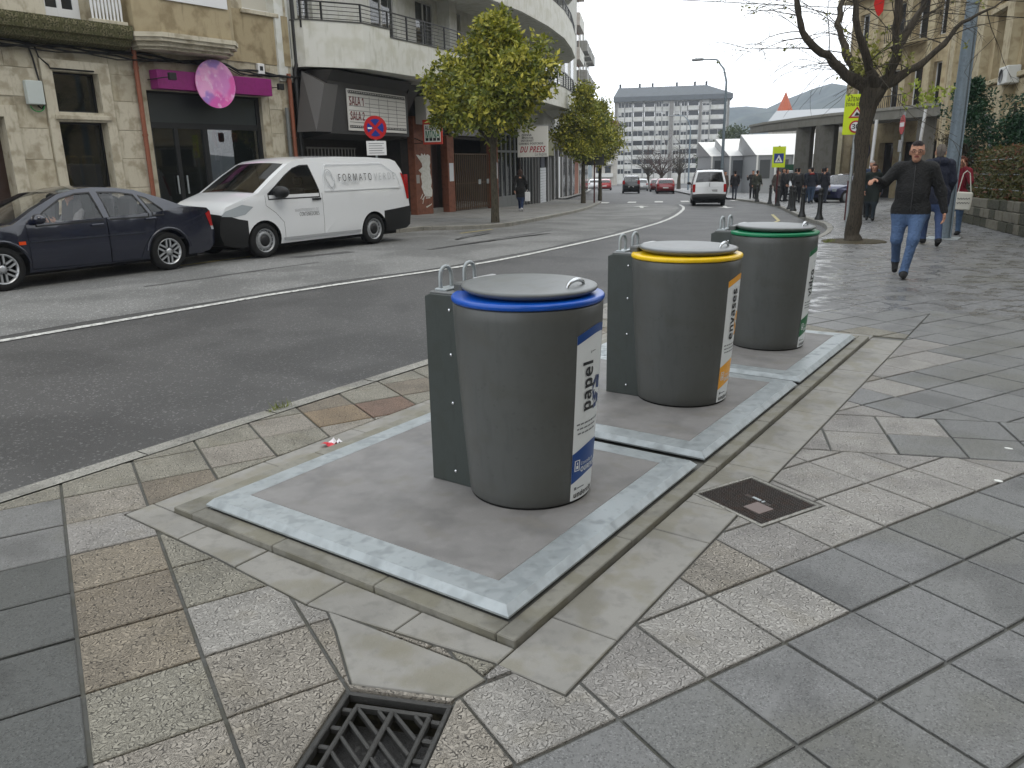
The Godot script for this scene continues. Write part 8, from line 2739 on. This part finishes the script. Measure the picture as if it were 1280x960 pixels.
	if style == "long":
		for e in [-1.0, 1.0]: H.append([hd + up * 0.05 + rt * 0.055 * e - lk * 0.02, hd - up * 0.11 + rt * 0.07 * e - lk * 0.02, 0.05, 0.045, hr])
		H.append([hd - lk * 0.055, hd - up * 0.14 - lk * 0.06, 0.075, 0.06, hr])
	elif style == "curly":
		for q in 14:
			var a := q * 2.4
			H.append([hd + up * (0.06 - 0.012 * q) + (rt * cos(a) - lk * absf(sin(a))) * 0.085, hd + up * (0.055 - 0.012 * q) + (rt * cos(a) - lk * absf(sin(a))) * 0.09, 0.042, 0.042, hr])
	elif style == "cap":
		H.append([hd + up * 0.08 + lk * 0.06, hd + up * 0.075 + lk * 0.12, 0.035, 0.02, hr])
	sdf_mesh(mb, H, min(fine, 0.0085 if fine < 0.02 else 0.016), 0.016)
	for sd in ["L", "R"]:
		var w: Vector3 = j["wr" + sd]
		var dir: Vector3 = s.get("hand" + sd, (w - j["el" + sd]))
		var side := -1.0 if sd == "L" else 1.0
		if fine < 0.02:
			sdf_mesh(mb, hand_bones(w + dir.normalized() * 0.012, dir, s.get("palm" + sd, Vector3(side, 0, -0.2)), sk, s.get("curl" + sd, 0.42), side), 0.0045, 0.008)
		else:
			sdf_mesh(mb, hand_bones(w + dir.normalized() * 0.01, dir, Vector3(side, 0, -0.2), sk, 0.45, side), 0.008, 0.008)
	var m := mat("person", Color(1, 1, 1), 0.82)
	m.vertex_color_use_as_albedo = true
	m.albedo_texture = texs.cloth
	m.uv1_triplanar = true
	m.uv1_scale = Vector3.ONE * 2.2
	m.heightmap_enabled = true
	m.heightmap_texture = texs.folds
	m.heightmap_scale = 2.2
	var am := mb.mesh(m)
	var o := part("body", am, null, P)
	P.scale = Vector3.ONE * (s.get("height", 1.75) / 1.75)
	return P

func people():
	var navy := lin(0.10, 0.12, 0.2)
	var blackc := lin(0.09, 0.09, 0.095)
	var jeans := lin(0.33, 0.43, 0.58)
	# man who points, walking towards the bins
	var mn := person("man in black jacket, jeans and glasses walking with his arm stretched out", on(-1.78, -11.78), deg_to_rad(8.5), {
		"cell": 0.0135, "girth": 1.22, "belly": 1.02, "height": 1.74, "top": blackc, "legs": jeans, "shoes": lin(0.1, 0.095, 0.09), "coat": 0.84, "collar": true, "hair": lin(0.14, 0.11, 0.1),
		"j": {"elR": Vector3(-0.36, 1.23, 0.06), "wrR": Vector3(-0.455, 1.285, 0.24), "elL": Vector3(0.335, 1.12, -0.05), "wrL": Vector3(0.40, 0.87, 0.0), "ankL": Vector3(0.0, 0.085, 0.24), "toeL": Vector3(0.005, 0.05, 0.4), "kneeL": Vector3(0.07, 0.51, 0.22), "hipL": Vector3(0.1, 0.9, 0.0), "hipR": Vector3(-0.11, 0.9, 0.0), "kneeR": Vector3(-0.13, 0.50, 0.06), "ankR": Vector3(-0.12, 0.2, -0.3), "toeR": Vector3(-0.115, 0.05, -0.21), "head": Vector3(0.0, 1.625, 0.05), "shL": Vector3(0.205, 1.42, 0), "shR": Vector3(-0.205, 1.42, 0.02)},
		"handR": Vector3(-0.45, -0.12, 0.9), "palmR": Vector3(0.2, -1, 0), "curlR": 0.5, "handL": Vector3(0.1, -1, 0.1), "palmL": Vector3(-1, 0, 0.2)})
	var mb := MB.new()
	var gm := mat("spectacle_black", Color(0.05, 0.05, 0.05), 0.4)
	for e in [-1.0, 1.0]:
		var ring := []
		for i in 13: ring.append(Vector3(e * 0.034 + 0.026 * cos(i * TAU / 12), 1.637 + 0.018 * sin(i * TAU / 12), 0.155))
		mb.tube(ring, 0.0022, 5, false)
		mb.tube([Vector3(e * 0.06, 1.642, 0.153), Vector3(e * 0.088, 1.644, 0.06)], 0.003, 5)
	mb.tube([Vector3(-0.01, 1.64, 0.157), Vector3(0.01, 1.64, 0.157)], 0.003, 5)
	part("spectacles", mb, gm, mn)
	mb = MB.new()
	mb.tube([Vector3(0.0, 1.46, 0.125), Vector3(0.0, 1.30, 0.155), Vector3(0.0, 1.1, 0.178), Vector3(0.0, 0.88, 0.168)], 0.005, 5)
	part("jacket_zip", mb, mat("zip_grey", Color(0.22, 0.22, 0.23), 0.4), mn)
	# man in navy coat with his back turned
	var b2 := person("grey haired man in navy hooded coat and jeans seen from behind", on(-2.12, -16.6), deg_to_rad(196), {
		"cell": 0.0155, "girth": 1.12, "height": 1.8, "top": navy, "legs": lin(0.22, 0.3, 0.45), "coat": 0.74, "hair": lin(0.45, 0.42, 0.39), "hood": true, "collar": true, "step": 0.3, "shoes": lin(0.13, 0.12, 0.12)})
	var bag := thing("carrier_bag", "small orange and white bag in the navy coated man's hand", "bag", on(-2.32, -16.45), deg_to_rad(15))
	mb = MB.new()
	mb.cbox(Vector3(0, 0.72, 0), Vector3(0.2, 0.26, 0.09), 0.03)
	part("bag", mb, mat("orange_bag", Color(0.8, 0.38, 0.08), 0.5), bag)
	mb = MB.new()
	mb.cbox(Vector3(0.02, 0.54, 0), Vector3(0.17, 0.1, 0.085), 0.03)
	part("white_base", mb, mat("sign_white", Color(0.86, 0.86, 0.86), 0.45), bag)
	mb = MB.new()
	mb.tube([Vector3(-0.06, 0.84, 0), Vector3(-0.03, 0.93, 0), Vector3(0.03, 0.93, 0), Vector3(0.06, 0.84, 0)], 0.008, 5)
	part("handle", mb, mat("orange_bag", Color(0.8, 0.38, 0.08), 0.5), bag)
	# woman in red with a tote bag
	person("woman in crimson coat with curly red hair holding a phone to her ear", on(-2.12, -19.95), deg_to_rad(-12), {
		"cell": 0.0165, "girth": 0.92, "height": 1.66, "top": lin(0.52, 0.08, 0.16), "legs": lin(0.3, 0.4, 0.52), "coat": 0.66, "hair": lin(0.36, 0.17, 0.11), "style": "curly",
		"j": {"elL": Vector3(0.27, 1.2, 0.1), "wrL": Vector3(0.12, 1.5, 0.1)}, "handL": Vector3(-0.2, 1, 0.05), "palmL": Vector3(-1, 0, 0)})
	var tb := thing("tote_bag", "white cotton tote bag with black script hanging from the red coated woman", "bag", on(-1.97, -19.7), deg_to_rad(4))
	mb = MB.new()
	mb.cbox(Vector3(0, 0.73, 0), Vector3(0.31, 0.38, 0.06), 0.025, Basis(Vector3(0, 0, 1), -0.06))
	var tbb := part("bag", mb, mat("cotton", Color(0.8, 0.79, 0.75), 0.9), tb)
	for h in [0.78, 0.69]:
		mb = MB.new()
		var pts := []
		for i in 15: pts.append(Vector3(-0.12 + i * 0.017, h + 0.018 * sin(i * 2.1 + h * 40.0), 0.033))
		mb.tube(pts, 0.006, 4)
		part("script_line", mb, mats.black, tbb)
	mb = MB.new()
	mb.tube([Vector3(-0.12, 0.92, 0), Vector3(-0.06, 1.3, -0.02), Vector3(0.0, 1.36, -0.04)], 0.011, 5)
	mb.tube([Vector3(0.12, 0.92, 0), Vector3(0.06, 1.3, -0.02), Vector3(0.0, 1.36, -0.04)], 0.011, 5)
	part("strap", mb, mat("cotton", Color(0.8, 0.79, 0.75), 0.9), tb)
	# pair behind the bare tree
	person("woman in long dark green coat walking right of the bare tree", on(-4.95, -25.6), deg_to_rad(12), {"cell": 0.019, "girth": 0.95, "height": 1.62, "top": lin(0.12, 0.16, 0.15), "legs": lin(0.16, 0.2, 0.24), "coat": 0.6, "hair": lin(0.25, 0.15, 0.11), "style": "long", "step": 0.16})
	person("white haired man in blue jacket behind the dark green coated woman", on(-5.35, -27.3), deg_to_rad(10), {"cell": 0.022, "height": 1.74, "top": lin(0.2, 0.26, 0.36), "legs": blackc, "hair": lin(0.72, 0.7, 0.68), "step": 0.18})
	# woman by the newsagent
	var w := person("woman in black coat and white trainers walking past the newsagent", on(-18.35, -26.8), deg_to_rad(205), {"cell": 0.02, "girth": 0.95, "height": 1.64, "top": lin(0.1, 0.1, 0.11), "legs": lin(0.16, 0.22, 0.36), "shoes": lin(0.85, 0.85, 0.86), "coat": 0.58, "hair": lin(0.24, 0.16, 0.12), "style": "long", "step": 0.22})
	var pb := thing("paper_bag", "small white bag carried by the woman at the newsagent", "bag", on(-18.05, -26.85), 0.3)
	mb = MB.new()
	mb.cbox(Vector3(0, 0.58, 0), Vector3(0.2, 0.36, 0.08), 0.01)
	part("bag", mb, mat("sign_white", Color(0.86, 0.86, 0.86), 0.45), pb)
	mb = MB.new()
	mb.tube([Vector3(-0.05, 0.76, 0), Vector3(0, 0.86, 0), Vector3(0.05, 0.76, 0)], 0.006, 4)
	part("handle", mb, mat("sign_white", Color(0.86, 0.86, 0.86), 0.45), pb)
	# driver of the dark saloon
	person("driver in a pale jacket sitting in the dark blue saloon", Vector3(-13.39, -0.116 - 0.28, -6.62), 0.0, {
		"cell": 0.02, "height": 1.66, "top": lin(0.55, 0.55, 0.56), "legs": blackc, "hair": lin(0.3, 0.26, 0.23),
		"j": {"kneeL": Vector3(0.14, 1.0, 0.42), "kneeR": Vector3(-0.14, 1.0, 0.42), "ankL": Vector3(0.12, 0.66, 0.62), "ankR": Vector3(-0.12, 0.66, 0.62), "toeL": Vector3(0.12, 0.64, 0.76), "toeR": Vector3(-0.12, 0.64, 0.76), "elL": Vector3(0.26, 1.18, 0.14), "wrL": Vector3(0.13, 1.27, 0.36), "elR": Vector3(-0.26, 1.18, 0.14), "wrR": Vector3(-0.13, 1.27, 0.36)}})
	# knot of people by the crossing
	var dk := lin(0.13, 0.13, 0.14)
	var crowd := [
		[Vector2(-17.3, -48.6), 200, 1.72, dk, lin(0.28, 0.3, 0.34), "man in black coat stepping off the kerb, left of the crowd", 0.2, 0.8],
		[Vector2(-17.0, -51.0), 20, 1.74, lin(0.17, 0.16, 0.16), dk, "man in black standing behind the one stepping off the kerb", 0.0, 0.84],
		[Vector2(-16.0, -48.8), 170, 1.72, lin(0.24, 0.25, 0.2), dk, "person in olive green coat near the lamp post", 0.05, 0.62],
		[Vector2(-13.2, -44.6), 100, 1.76, dk, dk, "person in black right beside the crossing sign post", 0.1, 0.8],
		[Vector2(-12.75, -45.4), 150, 1.78, lin(0.14, 0.14, 0.15), lin(0.16, 0.17, 0.2), "tall person in charcoal just right of the crossing sign", 0.0, 0.8],
		[Vector2(-12.0, -43.2), 190, 1.76, lin(0.22, 0.22, 0.22), dk, "person with dark grey backpack in the crowd", 0.0, 0.82],
		[Vector2(-11.75, -44.3), 170, 1.72, lin(0.17, 0.2, 0.27), lin(0.2, 0.24, 0.3), "white haired person in slate blue jacket in the crowd", 0.0, 0.8],
		[Vector2(-11.05, -42.2), 186, 1.76, lin(0.15, 0.16, 0.2), lin(0.25, 0.32, 0.42), "person in navy jacket with red collar at the crowd's right end", 0.05, 0.82],
		[Vector2(-11.5, -43.4), 10, 1.74, lin(0.13, 0.15, 0.22), lin(0.22, 0.28, 0.38), "person in dark blue jacket, back row of the crowd", 0.0, 0.82],
		[Vector2(-13.6, -46.6), 120, 1.75, lin(0.16, 0.16, 0.17), dk, "person in black cap behind the crossing sign", 0.0, 0.8],
		[Vector2(-12.4, -44.6), 200, 1.73, lin(0.2, 0.2, 0.21), dk, "person in dark grey parka between the crossing sign and the backpack", 0.0, 0.7],
		[Vector2(-10.6, -43.0), 150, 1.77, lin(0.12, 0.13, 0.16), lin(0.2, 0.22, 0.27), "person in black anorak against the canopy column", 0.0, 0.8],
		[Vector2(-14.3, -47.2), 160, 1.7, lin(0.35, 0.32, 0.3), lin(0.2, 0.22, 0.28), "person in taupe coat left of the crossing sign", 0.1, 0.62],
		[Vector2(-15.0, -49.8), 30, 1.68, lin(0.4, 0.1, 0.12), dk, "person in red jacket far behind the kerb, near the service car", 0.0, 0.82],
		[Vector2(-11.4, -45.6), 210, 1.78, lin(0.17, 0.17, 0.18), lin(0.2, 0.22, 0.27), "tall person in graphite jacket at the back by the column", 0.0, 0.8],
		[Vector2(-18.6, -50.4), 60, 1.7, lin(0.36, 0.3, 0.27), dk, "person in brown coat farthest left beside the white estate", 0.0, 0.7],
	]
	for i in crowd.size():
		var c: Array = crowd[i]
		var d := {"cell": 0.03, "height": c[2], "top": c[3], "legs": c[4], "coat": c[7], "group": "people waiting by the crossing", "hair": lin(0.6, 0.6, 0.6) if i == 6 else lin(0.13, 0.1, 0.09), "girth": 1.08}
		if c[6] > 0.0: d.step = c[6]
		if i == 1: d.j = {"elR": Vector3(-0.3, 1.2, 0.1), "wrR": Vector3(-0.35, 1.35, 0.3)}
		var p := person(c[5], on(c[0].x, c[0].y), deg_to_rad(c[1]), d)
		if i == 5:
			mb = MB.new()
			mb.cbox(Vector3(0, 1.22, -0.2), Vector3(0.32, 0.44, 0.17), 0.06)
			part("backpack", mb, mat("pack_grey", Color(0.16, 0.16, 0.17), 0.8), p)
		if i == 7:
			mb = MB.new()
			mb.cbox(Vector3(0, 1.44, -0.09), Vector3(0.24, 0.08, 0.07), 0.03)
			part("red_collar", mb, mat("collar_red", Color(0.5, 0.08, 0.08), 0.8), p)

func small_things():
	# crumpled red and white wrapper on the pavement edge
	var w := thing("crumpled_wrapper", "crumpled red and white wrapper lying at the platform's road edge", "litter", Vector3(-3.37, 0.0, -2.9))
	var r := RandomNumberGenerator.new()
	r.seed = 4
	for k in 2:
		var mb := MB.new()
		var g := []
		for i in 6:
			var row := []
			for q in 4: row.append(Vector3((i - 2.5) * 0.017 + r.randf_range(-0.004, 0.004) + k * 0.012, 0.006 + 0.022 * absf(r.randfn()) * 0.6, (q - 1.5) * 0.02 - k * 0.035 - i * 0.006))
			g.append(row)
		for i in 5:
			for q in 3: mb.quad(g[i][q], g[i][q + 1], g[i + 1][q + 1], g[i + 1][q])
		part(["red_half", "white_half"][k], mb, mat(["wrapper_red", "wrapper_white"][k], [Color(0.75, 0.06, 0.14), Color(0.88, 0.87, 0.88)][k], 0.4), w)
	# weeds in the kerb joint
	for q in [[Vector3(-4.235, 0.0, -3.27), 60, "small grass tuft in the kerb joint near the wrapper"], [Vector3(-3.9, gy(-16.5), -16.45), 110, "green weed tuft at the foot of the bare tree"]]:
		var t := thing("grass_tuft", q[2], "grass tuft", q[0])
		var mb := MB.new()
		for i in q[1]:
			var b := Vector3(r.randfn() * 0.02, 0, r.randfn() * 0.05) * (1.0 if q[1] < 100 else 2.2)
			var l := r.randf_range(0.02, 0.06) * (1.0 if q[1] < 100 else 1.6)
			var tip := b + Vector3(r.randfn() * 0.02, l, r.randfn() * 0.02)
			var s := Vector3(r.randfn(), 0, r.randfn()).normalized() * 0.003
			mb.tri(b - s, b + s, tip)
		part("blades", mb, mat("weed_green", Color(0.42, 0.46, 0.18), 0.7), t).set_meta("kind", "stuff")
	# chewing gum and pale spots on the paving
	for q in [[0.06, -2.05, "white gum blot on the grey tiles at the right edge"], [-0.11, -4.9, "pale gum spot on the band of turned tiles"], [-0.12, -4.35, "pale chip on the grey tile by the turned band"]]:
		var s := thing("gum_spot", q[2], "gum", Vector3(q[0], 0.0, q[1]))
		var mb := MB.new()
		var pp := PackedVector2Array()
		for i in 12: pp.append(Vector2(cos(i * TAU / 12) * 0.02, sin(i * TAU / 12) * 0.011) * r.randf_range(0.75, 1.2))
		mb.prism(pp, 0.0, 0.0045, Vector3.ZERO, FLAT, 0.001)
		part("blot", mb, mat("gum", Color(0.86, 0.86, 0.84), 0.6), s)
	# little pennants caught in the bare tree
	var f := thing("pennant", "small red pennant hanging among the bare tree's limbs", "pennant", Vector3(-3.3, 3.95, -16.1))
	var mb := MB.new()
	mb.prism(v2([0.0, 0.0, 0.06, 0.08, 0.07, 0.36, -0.08, 0.4, -0.1, 0.2, -0.04, 0.04]), -0.008, 0.008)
	part("cloth", mb, mat("pennant_red", Color(0.75, 0.1, 0.07), 0.8), f)
	mb = MB.new()
	mb.tube([Vector3(0, 0.4, 0), Vector3(0.02, 0.9, 0)], 0.005, 5)
	part("string", mb, mats.black, f)
